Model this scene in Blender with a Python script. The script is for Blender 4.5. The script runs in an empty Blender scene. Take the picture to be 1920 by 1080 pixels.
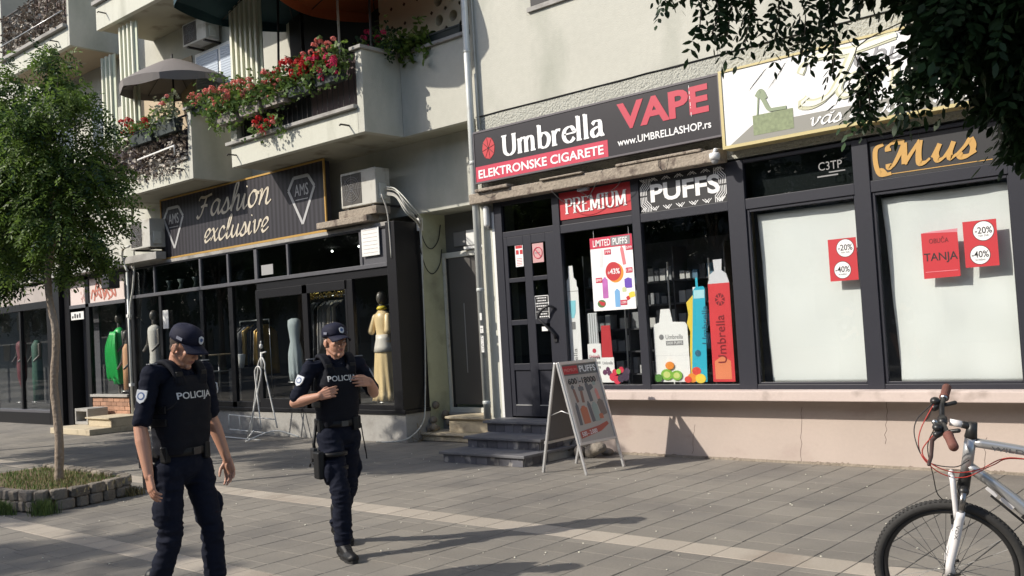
import bpy, bmesh, math, random
import numpy as np
from mathutils import Vector, Matrix, noise
from mathutils.bvhtree import BVHTree
random.seed(7)
rnd = random.random
def U(a, b): return a + (b - a) * random.random()
SC = bpy.context.scene
COL = SC.collection
# ------------------------------------------------------------------ camera, world, sun, exposure
cd = bpy.data.cameras.new('camera'); cam = bpy.data.objects.new('camera', cd); COL.objects.link(cam); SC.camera = cam
cd.sensor_width = 36; cd.lens = 1780 / 1920 * 36; cd.clip_start = .05; cd.clip_end = 500
CAMR = Matrix(((0.75335808, 0.07050872, 0.65381964), (0.65506068, 0.00700774, -0.75554378), (-0.05785422, 0.99748655, -0.04090816)))
cam.matrix_world = Matrix.Translation((0, 0, 1.68)) @ CAMR.to_4x4()
SUN_DIR = Vector((-.575 * .809, -.82 * .809, .588)).normalized()      # towards the sun
W = bpy.data.worlds.new("World"); SC.world = W; W.use_nodes = True
nt = W.node_tree; bg = nt.nodes['Background']; sky = nt.nodes.new('ShaderNodeTexSky')
sky.sky_type = 'NISHITA'; sky.sun_disc = False; sky.sun_elevation = math.radians(36)
sky.sun_rotation = math.atan2(SUN_DIR.x, SUN_DIR.y); sky.dust_density = 1.5
nt.links.new(sky.outputs[0], bg.inputs[0]); bg.inputs[1].default_value = .15
sl = bpy.data.lights.new('sun', 'SUN'); so = bpy.data.objects.new('sun', sl); COL.objects.link(so)
sl.energy = 4.1; sl.angle = math.radians(.55); sl.color = (1, .93, .82)
so.rotation_euler = (-SUN_DIR).to_track_quat('-Z', 'Y').to_euler()
SC.view_settings.view_transform = 'Standard'; SC.view_settings.look = 'None'
SC.view_settings.exposure = .38; SC.view_settings.gamma = 1; SC.view_settings.use_curve_mapping = False
SC.render.engine = 'CYCLES'; SC.cycles.max_bounces = 8; SC.cycles.transparent_max_bounces = 16
# ------------------------------------------------------------------ materials
MATS = {}
def M(name, col=(.5, .5, .5), rough=.6, metal=0, big=(0, 0), fine=(0, 0), bump=(0, 0), spec=.5, isl=0, obr=0, emit=0, tl=0, alpha=1, col2=None, stain=None, wave=None):
    if name in MATS: return MATS[name]
    m = bpy.data.materials.new(name); m.use_nodes = True; nt = m.node_tree; N = nt.nodes; L = nt.links
    p = N['Principled BSDF']; p.inputs['Roughness'].default_value = rough; p.inputs['Metallic'].default_value = metal
    p.inputs['Specular IOR Level'].default_value = spec; p.inputs['Base Color'].default_value = (*col, 1)
    tc = N.new('ShaderNodeNewGeometry')
    cur = None
    def val():
        rgb = N.new('ShaderNodeRGB'); rgb.outputs[0].default_value = (*col, 1); return rgb.outputs[0]
    def mul(c, fac, amt):      # c * (1 + amt*(fac-.5)*2)
        mr = N.new('ShaderNodeMapRange'); mr.inputs[1].default_value = 0; mr.inputs[2].default_value = 1
        mr.inputs[3].default_value = 1 - amt; mr.inputs[4].default_value = 1 + amt; L.new(fac, mr.inputs[0])
        v = N.new('ShaderNodeVectorMath'); v.operation = 'SCALE'; L.new(c, v.inputs[0]); L.new(mr.outputs[0], v.inputs['Scale']); return v.outputs[0]
    def noi(scale, det=4, sx=None):
        n = N.new('ShaderNodeTexNoise'); n.inputs['Scale'].default_value = scale; n.inputs['Detail'].default_value = det
        if sx:
            mp = N.new('ShaderNodeMapping'); mp.inputs['Scale'].default_value = sx; L.new(tc.outputs['Position'], mp.inputs[0]); L.new(mp.outputs[0], n.inputs['Vector'])
        else: L.new(tc.outputs['Position'], n.inputs['Vector'])
        return n.outputs['Fac']
    c = val(); use = False
    if col2:
        mx = N.new('ShaderNodeMix'); mx.data_type = 'RGBA'; r = N.new('ShaderNodeMapRange'); r.inputs[1].default_value = .42; r.inputs[2].default_value = .6
        L.new(noi(col2[0]), r.inputs[0]); L.new(r.outputs[0], mx.inputs[0]); L.new(c, mx.inputs[6]); mx.inputs[7].default_value = (*col2[1], 1); c = mx.outputs[2]; use = True
    if stain:   # (scale, colour, lo, hi, mapping)
        mx = N.new('ShaderNodeMix'); mx.data_type = 'RGBA'; r = N.new('ShaderNodeMapRange'); r.inputs[1].default_value = stain[2]; r.inputs[2].default_value = stain[3]
        L.new(noi(stain[0], 6, stain[4] if len(stain) > 4 else None), r.inputs[0]); L.new(r.outputs[0], mx.inputs[0]); L.new(c, mx.inputs[6]); mx.inputs[7].default_value = (*stain[1], 1); c = mx.outputs[2]; use = True
    if big[1]: c = mul(c, noi(big[0]), big[1]); use = True
    if fine[1]: c = mul(c, noi(fine[0], 6), fine[1]); use = True
    if isl: c = mul(c, tc.outputs['Random Per Island'], isl); use = True
    if obr:
        oi = N.new('ShaderNodeObjectInfo'); c = mul(c, oi.outputs['Random'], obr); use = True
    if use: L.new(c, p.inputs['Base Color'])
    if bump[1]:
        b = N.new('ShaderNodeBump'); b.inputs['Strength'].default_value = bump[1]; b.inputs['Distance'].default_value = bump[2] if len(bump) > 2 else .01
        L.new(noi(bump[0], 5), b.inputs['Height']); L.new(b.outputs[0], p.inputs['Normal'])
    if wave:    # corrugation print along x : (scale, amount)
        wv = N.new('ShaderNodeTexWave'); wv.inputs['Scale'].default_value = wave[0]; wv.bands_direction = 'X'; L.new(tc.outputs['Position'], wv.inputs['Vector'])
        c = mul(c, wv.outputs['Fac'], wave[1]); L.new(c, p.inputs['Base Color'])
    if emit: p.inputs['Emission Color'].default_value = (*col, 1); p.inputs['Emission Strength'].default_value = emit
    if tl:
        t = N.new('ShaderNodeBsdfTranslucent'); t.inputs[0].default_value = (*[min(1, x * 1.6) for x in col], 1)
        if use: L.new(c, t.inputs[0])
        mx = N.new('ShaderNodeMixShader'); mx.inputs[0].default_value = tl; L.new(p.outputs[0], mx.inputs[1]); L.new(t.outputs[0], mx.inputs[2]); L.new(mx.outputs[0], N['Material Output'].inputs[0])
    MATS[name] = m; return m
def glassmat(name, tint, refl=1.0, rough=.0, dirt=0.0):
    m = bpy.data.materials.new(name); m.use_nodes = True; N = m.node_tree.nodes; L = m.node_tree.links; N.remove(N['Principled BSDF'])
    t = N.new('ShaderNodeBsdfTransparent'); t.inputs[0].default_value = (*tint, 1)
    g = N.new('ShaderNodeBsdfGlossy'); g.inputs['Roughness'].default_value = rough; lw = N.new('ShaderNodeLayerWeight'); lw.inputs[0].default_value = .5; pw = N.new('ShaderNodeMath'); pw.operation = 'POWER'; pw.inputs[1].default_value = 5; L.new(lw.outputs['Facing'], pw.inputs[0]); f = N.new('ShaderNodeMath'); f.operation = 'MULTIPLY_ADD'; f.inputs[1].default_value = .95; f.inputs[2].default_value = .045; L.new(pw.outputs[0], f.inputs[0])
    ge = N.new('ShaderNodeNewGeometry'); n = N.new('ShaderNodeTexNoise'); n.inputs['Scale'].default_value = .9; L.new(ge.outputs['Position'], n.inputs['Vector'])
    b = N.new('ShaderNodeBump'); b.inputs['Strength'].default_value = .03; b.inputs['Distance'].default_value = .02; n.inputs['Detail'].default_value = 0; L.new(n.outputs[0], b.inputs['Height']); L.new(b.outputs[0], g.inputs['Normal'])
    ml = N.new('ShaderNodeMath'); ml.operation = 'MULTIPLY'; ml.inputs[1].default_value = refl; L.new(f.outputs[0], ml.inputs[0])
    mx = N.new('ShaderNodeMixShader'); L.new(ml.outputs[0], mx.inputs[0]); L.new(t.outputs[0], mx.inputs[1]); L.new(g.outputs[0], mx.inputs[2])
    L.new(mx.outputs[0], N['Material Output'].inputs[0]); MATS[name] = m; return m
# ------------------------------------------------------------------ mesh builder
def catmull(pts, n=6, closed=False):
    P = [Vector(p) for p in pts]
    if len(P) < 3 : return P
    out = []; m = len(P); rng = range(m if closed else m - 1)
    for i in rng:
        p0 = P[(i - 1) % m] if (closed or i > 0) else P[0] * 2 - P[1]; p1 = P[i]; p2 = P[(i + 1) % m]
        p3 = P[(i + 2) % m] if (closed or i + 2 < m) else P[-1] * 2 - P[-2]
        for k in range(n):
            t = k / n; out.append(.5 * ((2 * p1) + (p2 - p0) * t + (2 * p0 - 5 * p1 + 4 * p2 - p3) * t * t + (3 * p1 - p0 - 3 * p2 + p3) * t ** 3))
    if not closed: out.append(P[-1])
    return out
class Fr:
    def __init__(s, o, u=(1, 0, 0), v=(0, 0, 1)):
        s.o = Vector(o); s.u = Vector(u); s.v = Vector(v); s.n = s.u.cross(s.v).normalized()
    def __call__(s, a, b, c=0): return s.o + s.u * a + s.v * b + s.n * c
def FY(Y): return Fr((0, Y, 0))
class MB:
    def __init__(s): s.v = []; s.f = []; s.mi = []; s.m = 0; s.sm = []
    def add(s, vs, fs, smooth=False):
        b = len(s.v); s.v += [tuple(x) for x in vs]
        for f in fs: s.f.append(tuple(i + b for i in f)); s.mi.append(s.m); s.sm.append(smooth)
        return s
    def box(s, x0, y0, z0, x1, y1, z1):
        vs = [(x, y, z) for z in (z0, z1) for y in (y0, y1) for x in (x0, x1)]
        return s.add(vs, [(0, 2, 3, 1), (4, 5, 7, 6), (0, 1, 5, 4), (2, 6, 7, 3), (0, 4, 6, 2), (1, 3, 7, 5)])
    def fbox(s, fr, a0, b0, a1, b1, c0, c1):
        vs = [fr(a, b, c) for c in (c0, c1) for b in (b0, b1) for a in (a0, a1)]
        return s.add(vs, [(0, 2, 3, 1), (4, 5, 7, 6), (0, 1, 5, 4), (2, 6, 7, 3), (0, 4, 6, 2), (1, 3, 7, 5)])
    def prism(s, fr, poly, c0, c1):
        n = len(poly); ar = sum(poly[i][0] * poly[(i + 1) % n][1] - poly[(i + 1) % n][0] * poly[i][1] for i in range(n))
        if ar < 0: poly = list(poly)[::-1]
        vs = [fr(a, b, c0) for a, b in poly] + [fr(a, b, c1) for a, b in poly]
        return s.add(vs, [tuple(range(n - 1, -1, -1)), tuple(range(n, 2 * n))] + [(i, (i + 1) % n, n + (i + 1) % n, n + i) for i in range(n)])
    def disc(s, fr, a, b, r, c0, c1, n=20, ry=None):
        ry = ry or r; return s.prism(fr, [(a + r * math.cos(2 * math.pi * i / n), b + ry * math.sin(2 * math.pi * i / n)) for i in range(n)], c0, c1)
    def tube(s, pts, r, n=8, closed=False, caps=True):
        P = [Vector(p) for p in pts]; m = len(P); rr = r if isinstance(r, (list, tuple)) else [r] * m
        vs = []; T = []
        for i in range(m):
            if closed: t = P[(i + 1) % m] - P[i - 1]
            else: t = P[min(i + 1, m - 1)] - P[max(i - 1, 0)]
            T.append(t.normalized() if t.length > 1e-9 else Vector((0, 0, 1)))
        ref = Vector((0, 0, 1)) if abs(T[0].z) < .9 else Vector((1, 0, 0)); a = T[0].cross(ref).normalized()
        for i in range(m):
            a = (a - T[i] * a.dot(T[i]));
            a = a.normalized() if a.length > 1e-6 else T[i].orthogonal().normalized()
            b = T[i].cross(a)
            for k in range(n): an = 2 * math.pi * k / n; vs.append(P[i] + (a * math.cos(an) + b * math.sin(an)) * rr[i])
        fs = []
        for i in range(m if closed else m - 1):
            j = (i + 1) % m
            for k in range(n): l = (k + 1) % n; fs.append((i * n + k, i * n + l, j * n + l, j * n + k))
        if caps and not closed: fs += [tuple(range(n - 1, -1, -1)), tuple((m - 1) * n + k for k in range(n))]
        return s.add(vs, fs, n > 5)
    def bar(s, p, q, r, n=8): return s.tube([p, q], r, n)
    def sbar(s, p, q, w, h, up=(0, 0, 1)):      # rectangular bar
        p = Vector(p); q = Vector(q); t = (q - p).normalized(); a = t.cross(Vector(up)).normalized() * w / 2; b = a.cross(t).normalized() * h / 2
        vs = [c + x for c in (p, q) for x in (-a - b, a - b, a + b, -a + b)]
        return s.add(vs, [(0, 3, 2, 1)[::-1], (4, 5, 6, 7)[::-1], (0, 1, 5, 4)[::-1], (1, 2, 6, 5)[::-1], (2, 3, 7, 6)[::-1], (3, 0, 4, 7)[::-1]])
    def lathe(s, prof, o=(0, 0, 0), n=20, M3=None, smooth=True):
        vs = []; o = Vector(o)
        for r, z in prof:
            for k in range(n):
                an = 2 * math.pi * k / n; p = Vector((r * math.cos(an), r * math.sin(an), z)); vs.append(o + (M3 @ p if M3 else p))
        m = len(prof); fs = [(i * n + k, i * n + (k + 1) % n, (i + 1) * n + (k + 1) % n, (i + 1) * n + k) for i in range(m - 1) for k in range(n)]
        fs += [tuple(range(n - 1, -1, -1)), tuple((m - 1) * n + k for k in range(n))]
        return s.add(vs, fs, smooth)
    def ell(s, c, r, M3=None, nu=16, nv=10):
        c = Vector(c); prof = [(math.sin(math.pi * (j + .0) / nv), -math.cos(math.pi * j / nv)) for j in range(nv + 1)]
        prof[0] = (1e-4, -1); prof[-1] = (1e-4, 1); S = Matrix.Diagonal(Vector(r)); Q = (M3 @ S) if M3 else S
        return s.lathe(prof, c, nu, Q)
    def cap(s, p, r1, q, r2, n=14):
        p = Vector(p); q = Vector(q); t = q - p; L = t.length; Q = t.to_track_quat('Z', 'Y').to_matrix() if L > 1e-6 else Matrix.Identity(3)
        prof = [(r1 * math.cos(a), r1 * math.sin(a)) for a in [(-89 + i * 89 / 4) * math.pi / 180 for i in range(5)]] + [(r2 * math.cos(a), L + r2 * math.sin(a)) for a in [(i * 89 / 4) * math.pi / 180 for i in range(5)]]
        return s.lathe(prof, p, n, Q)
    def pen(s, fr, pts, w, c=.002, nib=0., m=.3, th=.004, sm=True, n=5):
        P = catmull([(x, y, 0) for x, y in pts], n) if sm and len(pts) > 2 else [Vector((x, y, 0)) for x, y in pts]
        k = len(P); vs = []
        Lf = []; Rt = []
        for i in range(k):
            t = (P[min(i + 1, k - 1)] - P[max(i - 1, 0)]); t = t.normalized() if t.length > 1e-9 else Vector((1, 0, 0))
            hw = w * .5 * (m + (1 - m) * abs(math.sin(math.atan2(t.y, t.x) - nib))); nn = Vector((-t.y, t.x, 0)) * hw
            Lf.append(P[i] + nn); Rt.append(P[i] - nn)
        vs = [fr(p.x, p.y, c + th) for p in Lf] + [fr(p.x, p.y, c + th) for p in Rt] + [fr(p.x, p.y, c) for p in Lf] + [fr(p.x, p.y, c) for p in Rt]
        fs = []
        for i in range(k - 1):
            fs += [(k + i, k + i + 1, i + 1, i), (i, i + 1, 2 * k + i + 1, 2 * k + i), (k + i + 1, k + i, 3 * k + i, 3 * k + i + 1)]
        fs += [(0, 2 * k, 3 * k, k), (k - 1, 2 * k - 1, 4 * k - 1, 3 * k - 1)]
        return s.add(vs, fs)
    def build(s, name, mat, parent=None, bev=0, label=None):
        me = bpy.data.meshes.new(name)
        off = Vector((0, 0, 0)); V = s.v
        if parent is not None and not parent.get('_loc'):
            r = parent
            while r.parent: r = r.parent
            off = r.location
            V = [(x - off.x, y - off.y, z - off.z) for x, y, z in s.v]
        o = bpy.data.objects.new(name, me); COL.objects.link(o)
        if parent is None and V:
            xs = [v[0] for v in V]; ys = [v[1] for v in V]; zs = [v[2] for v in V]; off = Vector(((min(xs) + max(xs)) / 2, (min(ys) + max(ys)) / 2, min(zs)))
            V = [(x - off.x, y - off.y, z - off.z) for x, y, z in s.v]; o.location = off
        me.from_pydata(V, [], s.f); mats = mat if isinstance(mat, (list, tuple)) else [mat]
        for m in mats: me.materials.append(m)
        me.polygons.foreach_set('material_index', s.mi); me.polygons.foreach_set('use_smooth', s.sm); me.update()
        if parent is not None:
            o.parent = parent
            if parent.get('_loc'): o['_loc'] = 1
        if bev:
            b = o.modifiers.new('bevel', 'BEVEL'); b.width = bev; b.segments = 2; b.limit_method = 'ANGLE'; b.angle_limit = .7
        if label: o['label'] = label
        return o
def tag(o, label, cat, group=None):
    o['label'] = label; o['category'] = cat
    if group: o['group'] = group
    return o
def thing(name, label, cat, loc=(0, 0, 0), rz=0, group=None, local=False, rot=None):
    o = bpy.data.objects.new(name, None); COL.objects.link(o); o.location = loc; o.empty_display_size = .1
    o.rotation_euler = rot or (0, 0, rz); tag(o, label, cat, group)
    if local: o['_loc'] = 1
    return o
def struct(o): o['kind'] = 'structure'; return o
def stuff(o): o['kind'] = 'stuff'; return o
def dup(o, parent=None, loc=None, rz=None, label=None, rot=None):
    c = o.copy(); COL.objects.link(c); c.parent = parent
    if loc is not None: c.location = loc
    if rz is not None: c.rotation_euler = (0, 0, rz)
    if rot is not None: c.rotation_euler = rot
    if label: c['label'] = label
    for ch in list(o.children): dup(ch, c)
    return c
_tc = {}
def txt(s, box, fr, mat, parent, name='lettering', bold=0, c=.002, th=.003, shear=0, mb=None, sp=1.0):
    """text fitted into box (a0,b0,a1,b1) of frame fr"""
    cu = bpy.data.curves.new('t', 'FONT'); cu.body = s; cu.size = 1; cu.offset = bold; cu.resolution_u = 3; cu.shear = shear; cu.space_character = sp
    o = bpy.data.objects.new('t', cu); me = bpy.data.meshes.new_from_object(o)
    V = [v.co.copy() for v in me.vertices]; Fc = [tuple(p.vertices) for p in me.polygons]
    # outline edges for sides
    bpy.data.objects.remove(o); bpy.data.curves.remove(cu); bpy.data.meshes.remove(me)
    x0 = min(v.x for v in V); x1 = max(v.x for v in V); y0 = min(v.y for v in V); y1 = max(v.y for v in V)
    a0, b0, a1, b1 = box; k = mb or MB(); n = len(V)
    Q = [(a0 + (v.x - x0) / (x1 - x0) * (a1 - a0), b0 + (v.y - y0) / (y1 - y0) * (b1 - b0)) for v in V]
    ed = {}
    for f in Fc:
        for i in range(len(f)):
            e = (f[i], f[(i + 1) % len(f)]); ed[e] = 1
    sides = [(a + n, b + n, b, a)[::-1] for (a, b) in ed if (b, a) not in ed]
    k.add([fr(x, y, c + th) for x, y in Q] + [fr(x, y, c) for x, y in Q], Fc + sides)
    if mb: return mb
    return k.build(name, mat, parent)
# ---- drawn glyphs (em: x-height .5, cap .72)
GL = {
 'U': (.62, [[(.1, .7), (.1, .25), (.15, .08), (.3, 0), (.45, .08), (.5, .25), (.5, .7)]], [(0, .7, .2), (.42, .7, .58)]),
 'm': (.8, [[(.1, 0), (.1, .47)], [(.1, .36), (.2, .48), (.31, .47), (.36, .36), (.36, 0)], [(.36, .36), (.46, .48), (.57, .47), (.62, .36), (.62, 0)]], [(0.02, 0, .18), (.28, 0, .44), (.54, 0, .72), (.02, .47, .1)]),
 'b': (.55, [[(.1, .0), (.1, .78)], [(.1, .35), (.2, .48), (.33, .48), (.44, .36), (.45, .2), (.38, .05), (.25, -.01), (.1, .06)]], [(0.02, .78, .1)]),
 'r': (.42, [[(.1, 0), (.1, .47)], [(.1, .33), (.18, .44), (.27, .49), (.35, .46)]], [(.02, 0, .2), (.02, .47, .1)]),
 'e': (.5, [[(.06, .27), (.42, .29), (.41, .4), (.33, .49), (.22, .49), (.1, .41), (.05, .24), (.1, .08), (.23, -.01), (.35, .03), (.43, .12)]], []),
 'l': (.26, [[(.1, 0), (.1, .78)]], [(.02, 0, .19), (.02, .78, .1)]),
 'a': (.5, [[(.08, .4), (.16, .48), (.27, .49), (.35, .42), (.36, .1), (.41, .0), (.47, .03)], [(.36, .3), (.2, .27), (.08, .2), (.06, .08), (.14, -.01), (.25, .02), (.36, .12)]], []),
 'P': (.55, [[(.1, 0), (.1, .7)], [(.1, .69), (.32, .7), (.45, .62), (.46, .46), (.36, .36), (.1, .35)]], [(0, .7, .12), (0, 0, .2)]),
 'R': (.6, [[(.1, 0), (.1, .7)], [(.1, .69), (.32, .7), (.44, .62), (.44, .46), (.34, .37), (.1, .36)], [(.25, .36), (.4, .16), (.52, .0)]], [(0, .7, .12), (0, 0, .2), (.48, 0, .6)]),
 'E': (.52, [[(.1, 0), (.1, .7)], [(.08, .69), (.44, .69), (.45, .6)], [(.1, .36), (.36, .36)], [(.08, .01), (.45, .01), (.47, .12)]], [(0, .7, .12), (0, 0, .12), ]),
 'M': (.78, [[(.12, 0), (.12, .7)], [(.12, .7), (.37, .06)], [(.37, .06), (.62, .7)], [(.63, .7), (.63, 0)]], [(0, .7, .13), (.62, .7, .74), (.03, 0, .22), (.53, 0, .74)]),
 'I': (.28, [[(.12, 0), (.12, .7)]], [(.02, .7, .22), (.02, 0, .22)]),
}
def serif(mb, fr, s, x0, z0, x1, h, w=.1, c=.003, cap=False):
    tot = sum(GL[ch][0] for ch in s); k = (x1 - x0) / tot; kz = h / .7; x = x0; n = 0
    F2 = Fr(fr(x0, z0, 0), fr.u * 1, fr.v * 1)
    for ch in s:
        adv, st, se = GL[ch]
        for q in st:
            n += 1; straight = len(q) == 2 or ch in 'EPR' and len(q) < 5
            mb.pen(fr, [(x + p[0] * k, z0 + p[1] * kz) for p in q], w * kz, c=c + (n % 4) * .0004, nib=0, m=.28, sm=not straight, th=.004)
        for a, b, d in se:
            n += 1; mb.pen(fr, [(x + a * k - .01 * kz, z0 + b * kz), (x + d * k + .01 * kz, z0 + b * kz)], w * kz * 1.1, c=c + (n % 4) * .0004, m=.3, sm=False, th=.004)
        x += adv * k
SG = {  # script skeletons
 'F': (.62, [[(.02, .6), (.1, .7), (.3, .68), (.62, .74)], [(.38, .68), (.3, .4), (.2, .1), (.08, 0), (0, .08)], [(.16, .36), (.3, .4), (.46, .38)]]),
 'T': (.7, [[(0, .5), (.05, .66), (.2, .72), (.45, .68), (.85, .76)], [(.48, .68), (.42, .4), (.32, .1), (.18, 0), (.06, .04), (.1, .12)]]),
 'M': (1.0, [[(.02, .12), (.05, .02), (.13, .04), (.22, .3), (.30, .68)], [(.30, .68), (.36, .3), (.40, .04)], [(.40, .04), (.52, .36), (.66, .68)], [(.66, .68), (.68, .3), (.74, .02), (.86, .0), (.96, .1)], [(-.04, .5), (-.06, .64), (.06, .74), (.3, .70)]]),
 'a': (.5, [[(.4, .42), (.28, .5), (.12, .4), (.06, .18), (.14, .02), (.26, .06), (.38, .28), (.42, .48)], [(.42, .48), (.38, .2), (.42, .02), (.56, .1)]]),
 's': (.42, [[(.0, .06), (.16, .3), (.24, .5)], [(.24, .5), (.34, .26), (.3, .04), (.14, 0), (.06, .1)], [(.28, .02), (.42, .12)]]),
 'h': (.5, [[(0, .08), (.2, .5), (.28, .85), (.2, .9), (.14, .7), (.1, .3), (.08, 0)], [(.09, .1), (.22, .42), (.34, .48), (.36, .3), (.34, .06), (.4, 0), (.52, .1)]]),
 'i': (.28, [[(0, .1), (.12, .48)], [(.12, .48), (.1, .15), (.16, 0), (.28, .1)], [(.17, .68), (.18, .72)]]),
 'o': (.46, [[(.34, .46), (.2, .5), (.07, .36), (.06, .14), (.16, 0), (.3, .06), (.38, .26), (.33, .44)], [(.33, .44), (.46, .4)]]),
 'n': (.52, [[(.02, .44), (.1, .48), (.1, .3), (.06, 0)], [(.08, .1), (.22, .42), (.34, .48), (.36, .3), (.34, .06), (.42, 0), (.54, .1)]]),
 'e': (.42, [[(.02, .12), (.2, .22), (.34, .38), (.26, .5), (.12, .42), (.06, .2), (.14, .0), (.28, .03), (.42, .14)]]),
 'x': (.44, [[(.0, .42), (.1, .48), (.18, .3), (.26, .04), (.34, 0), (.44, .1)], [(.38, .48), (.2, .28), (.02, .02)]]),
 'c': (.4, [[(.34, .4), (.24, .5), (.1, .4), (.05, .18), (.14, .0), (.28, .03), (.4, .14)]]),
 'l': (.3, [[(0, .1), (.18, .45), (.26, .82), (.2, .88), (.12, .6), (.1, .14), (.16, 0), (.3, .1)]]),
 'u': (.52, [[(.02, .1), (.12, .48)], [(.12, .48), (.08, .2), (.14, .02), (.26, .06), (.38, .3), (.42, .48)], [(.42, .48), (.38, .18), (.42, .02), (.54, .1)]]),
 'v': (.46, [[(.0, .42), (.1, .48), (.12, .2), (.18, .02), (.32, .2), (.36, .46)], [(.36, .46), (.46, .42)]]),
 'j': (.36, [[(.04, .1), (.16, .48)], [(.16, .48), (.1, .0), (.0, -.25), (-.12, -.22), (.1, .0), (.34, .12)], [(.2, .68), (.21, .72)]]),
 'd': (.5, [[(.36, .42), (.24, .5), (.1, .4), (.05, .16), (.14, 0), (.28, .08), (.4, .34)], [(.5, .88), (.42, .5), (.38, .12), (.44, 0), (.54, .1)]]),
 'b': (.44, [[(0, .1), (.16, .45), (.25, .82), (.18, .88), (.12, .6), (.08, .1), (.18, 0), (.32, .1), (.34, .36), (.24, .44)], [(.3, .42), (.44, .4)]]),
 'k': (.48, [[(0, .08), (.2, .5), (.28, .85), (.2, .9), (.14, .7), (.1, .3), (.08, 0)], [(.1, .2), (.3, .44), (.32, .34), (.14, .24)], [(.14, .24), (.3, .02), (.38, 0), (.5, .1)]]),
 'r': (.38, [[(.0, .1), (.12, .5), (.2, .44)], [(.2, .44), (.3, .46), (.26, .2), (.28, .02), (.4, .1)]]),
 ' ': (.3, []),
}
def script(mb, fr, s, x0, z0, x1, xh, w=.09, c=.003, shear=.3, rise=0):
    tot = sum(SG[ch][0] for ch in s); k = (x1 - x0) / tot; kz = xh / .5; x = x0; n = 0
    for ch in s:
        adv, st = SG[ch]
        for q in st:
            n += 1
            mb.pen(fr, [(x + p[0] * k + p[1] * kz * shear, z0 + p[1] * kz + rise * (x - x0)) for p in q], w * kz, c=c + (n % 5) * .0004, nib=.6, m=.32)
        x += adv * k
# ------------------------------------------------------------------ palette
stucco = M('stucco', (.47, .465, .41), .9, big=(.9, .13), fine=(14, .07), bump=(60, .35, .01), stain=(1.1, (.30, .31, .26), .52, .75, (1, 1, .35)))
stucco_pale = M('stucco_pale', (.52, .52, .45), .9, big=(1.2, .1), fine=(20, .06), bump=(70, .3, .008), stain=(1.6, (.34, .34, .28), .56, .8, (1.4, 1.4, .3)))
rough_st = M('rough_stucco', (.42, .42, .37), .95, big=(2, .1), fine=(60, .2), bump=(38, 1.0, .03))
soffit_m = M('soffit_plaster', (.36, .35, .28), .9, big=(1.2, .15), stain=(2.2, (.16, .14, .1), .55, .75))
green_wall = M('green_plaster', (.46, .48, .34), .9, big=(1.1, .15), fine=(15, .08), bump=(50, .3, .01), stain=(1.8, (.22, .22, .16), .55, .8))
beige_wall = M('beige_plaster', (.46, .37, .26), .9, big=(1, .1))
pink_wall = M('pink_plaster', (.46, .385, .34), .85, big=(1.3, .12), fine=(25, .05), bump=(50, .25, .006), stain=(1.5, (.36, .27, .24), .56, .8, (1, 1, 1.8)))
sill_m = M('sill_paint', (.55, .46, .42), .7, big=(2, .08), fine=(30, .08), stain=(3, (.3, .24, .21), .58, .75))
concrete = M('concrete', (.33, .32, .30), .9, big=(1.5, .15), fine=(18, .15), bump=(40, .4, .01), stain=(2.4, (.18, .17, .155), .5, .75))
oldconc = M('crumbling_concrete', (.30, .255, .205), .95, big=(5, .2), fine=(30, .3), bump=(30, .9, .02), stain=(6, (.14, .11, .09), .55, .66))
frame_m = M('anthracite_frame', (.026, .027, .036), .45, spec=.3, big=(1, .08), fine=(30, .1))
black_m = M('black_frame', (.008, .008, .010), .42, spec=.3, fine=(20, .2))
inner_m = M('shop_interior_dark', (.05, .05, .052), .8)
shelf_m = M('shelf_dark', (.03, .03, .035), .5)
white_m = M('white_plastic', (.72, .72, .7), .45, big=(2, .05))
white_d = M('aged_white', (.55, .55, .5), .6, big=(3, .12), stain=(6, (.3, .27, .2), .55, .75))
sheet_m = M('white_sheet', (.70, .725, .72), .75, big=(1, .03))
red_m = M('red_print', (.47, .025, .035), .5, big=(4, .06)); darkred = M('crimson_print', (.50, .03, .07), .45)
blk = M('black_print', (.015, .015, .018), .5); wht = M('white_print', (.78, .78, .78), .5); gry = M('grey_print', (.2, .2, .21), .5)
signblk = M('sign_charcoal', (.022, .020, .025), .4, spec=.35, big=(1.5, .2))
gold = M('gold_print', (.50, .29, .08), .45); cream = M('cream_print', (.68, .62, .40), .5)
blue_m = M('blue_print', (.03, .42, .58), .4); orange_m = M('orange_print', (.75, .25, .03), .5); yellow_m = M('yellow_print', (.75, .55, .06), .5)
green_m = M('green_print', (.2, .42, .05), .5); purple_m = M('purple_print', (.12, .06, .4), .5); pinkp = M('pink_print', (.75, .3, .35), .5)
steel = M('brushed_steel', (.5, .5, .5), .35, metal=1); alu = M('aluminium_profile', (.62, .62, .62), .45, metal=.8, big=(3, .1))
pipe_m = M('painted_zinc_pipe', (.50, .52, .50), .45, metal=.2, big=(2, .1), fine=(20, .08), stain=(5, (.3, .28, .24), .6, .75))
cable_m = M('grey_cable', (.36, .35, .32), .6); cable_b = M('black_cable', (.02, .02, .02), .6)
iron_m = M('dark_iron', (.03, .026, .024), .6)
glass = glassmat('shop_glass', (.965, .975, .97), 1.0); glass_d = glassmat('dark_glass', (.62, .66, .66), 1.3)
tile_dark = M('step_tile', (.10, .10, .115), .55, obr=.35, big=(6, .25), stain=(5, (.34, .32, .3), .56, .64))
slab_dark = M('step_slab', (.13, .13, .14), .6, big=(3, .2), fine=(25, .15), stain=(2.5, (.24, .23, .22), .5, .7))
stone_b = M('beige_stone', (.50, .43, .31), .85, big=(3, .15), fine=(22, .12), bump=(40, .4, .01), stain=(4, (.25, .2, .14), .55, .75))
paver_m = M('grey_paver', (.188, .172, .148), .88, obr=.07, isl=.07, big=(.35, .26), fine=(55, .22), bump=(120, .45, .004), stain=(.9, (.135, .125, .112), .46, .68))
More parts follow.
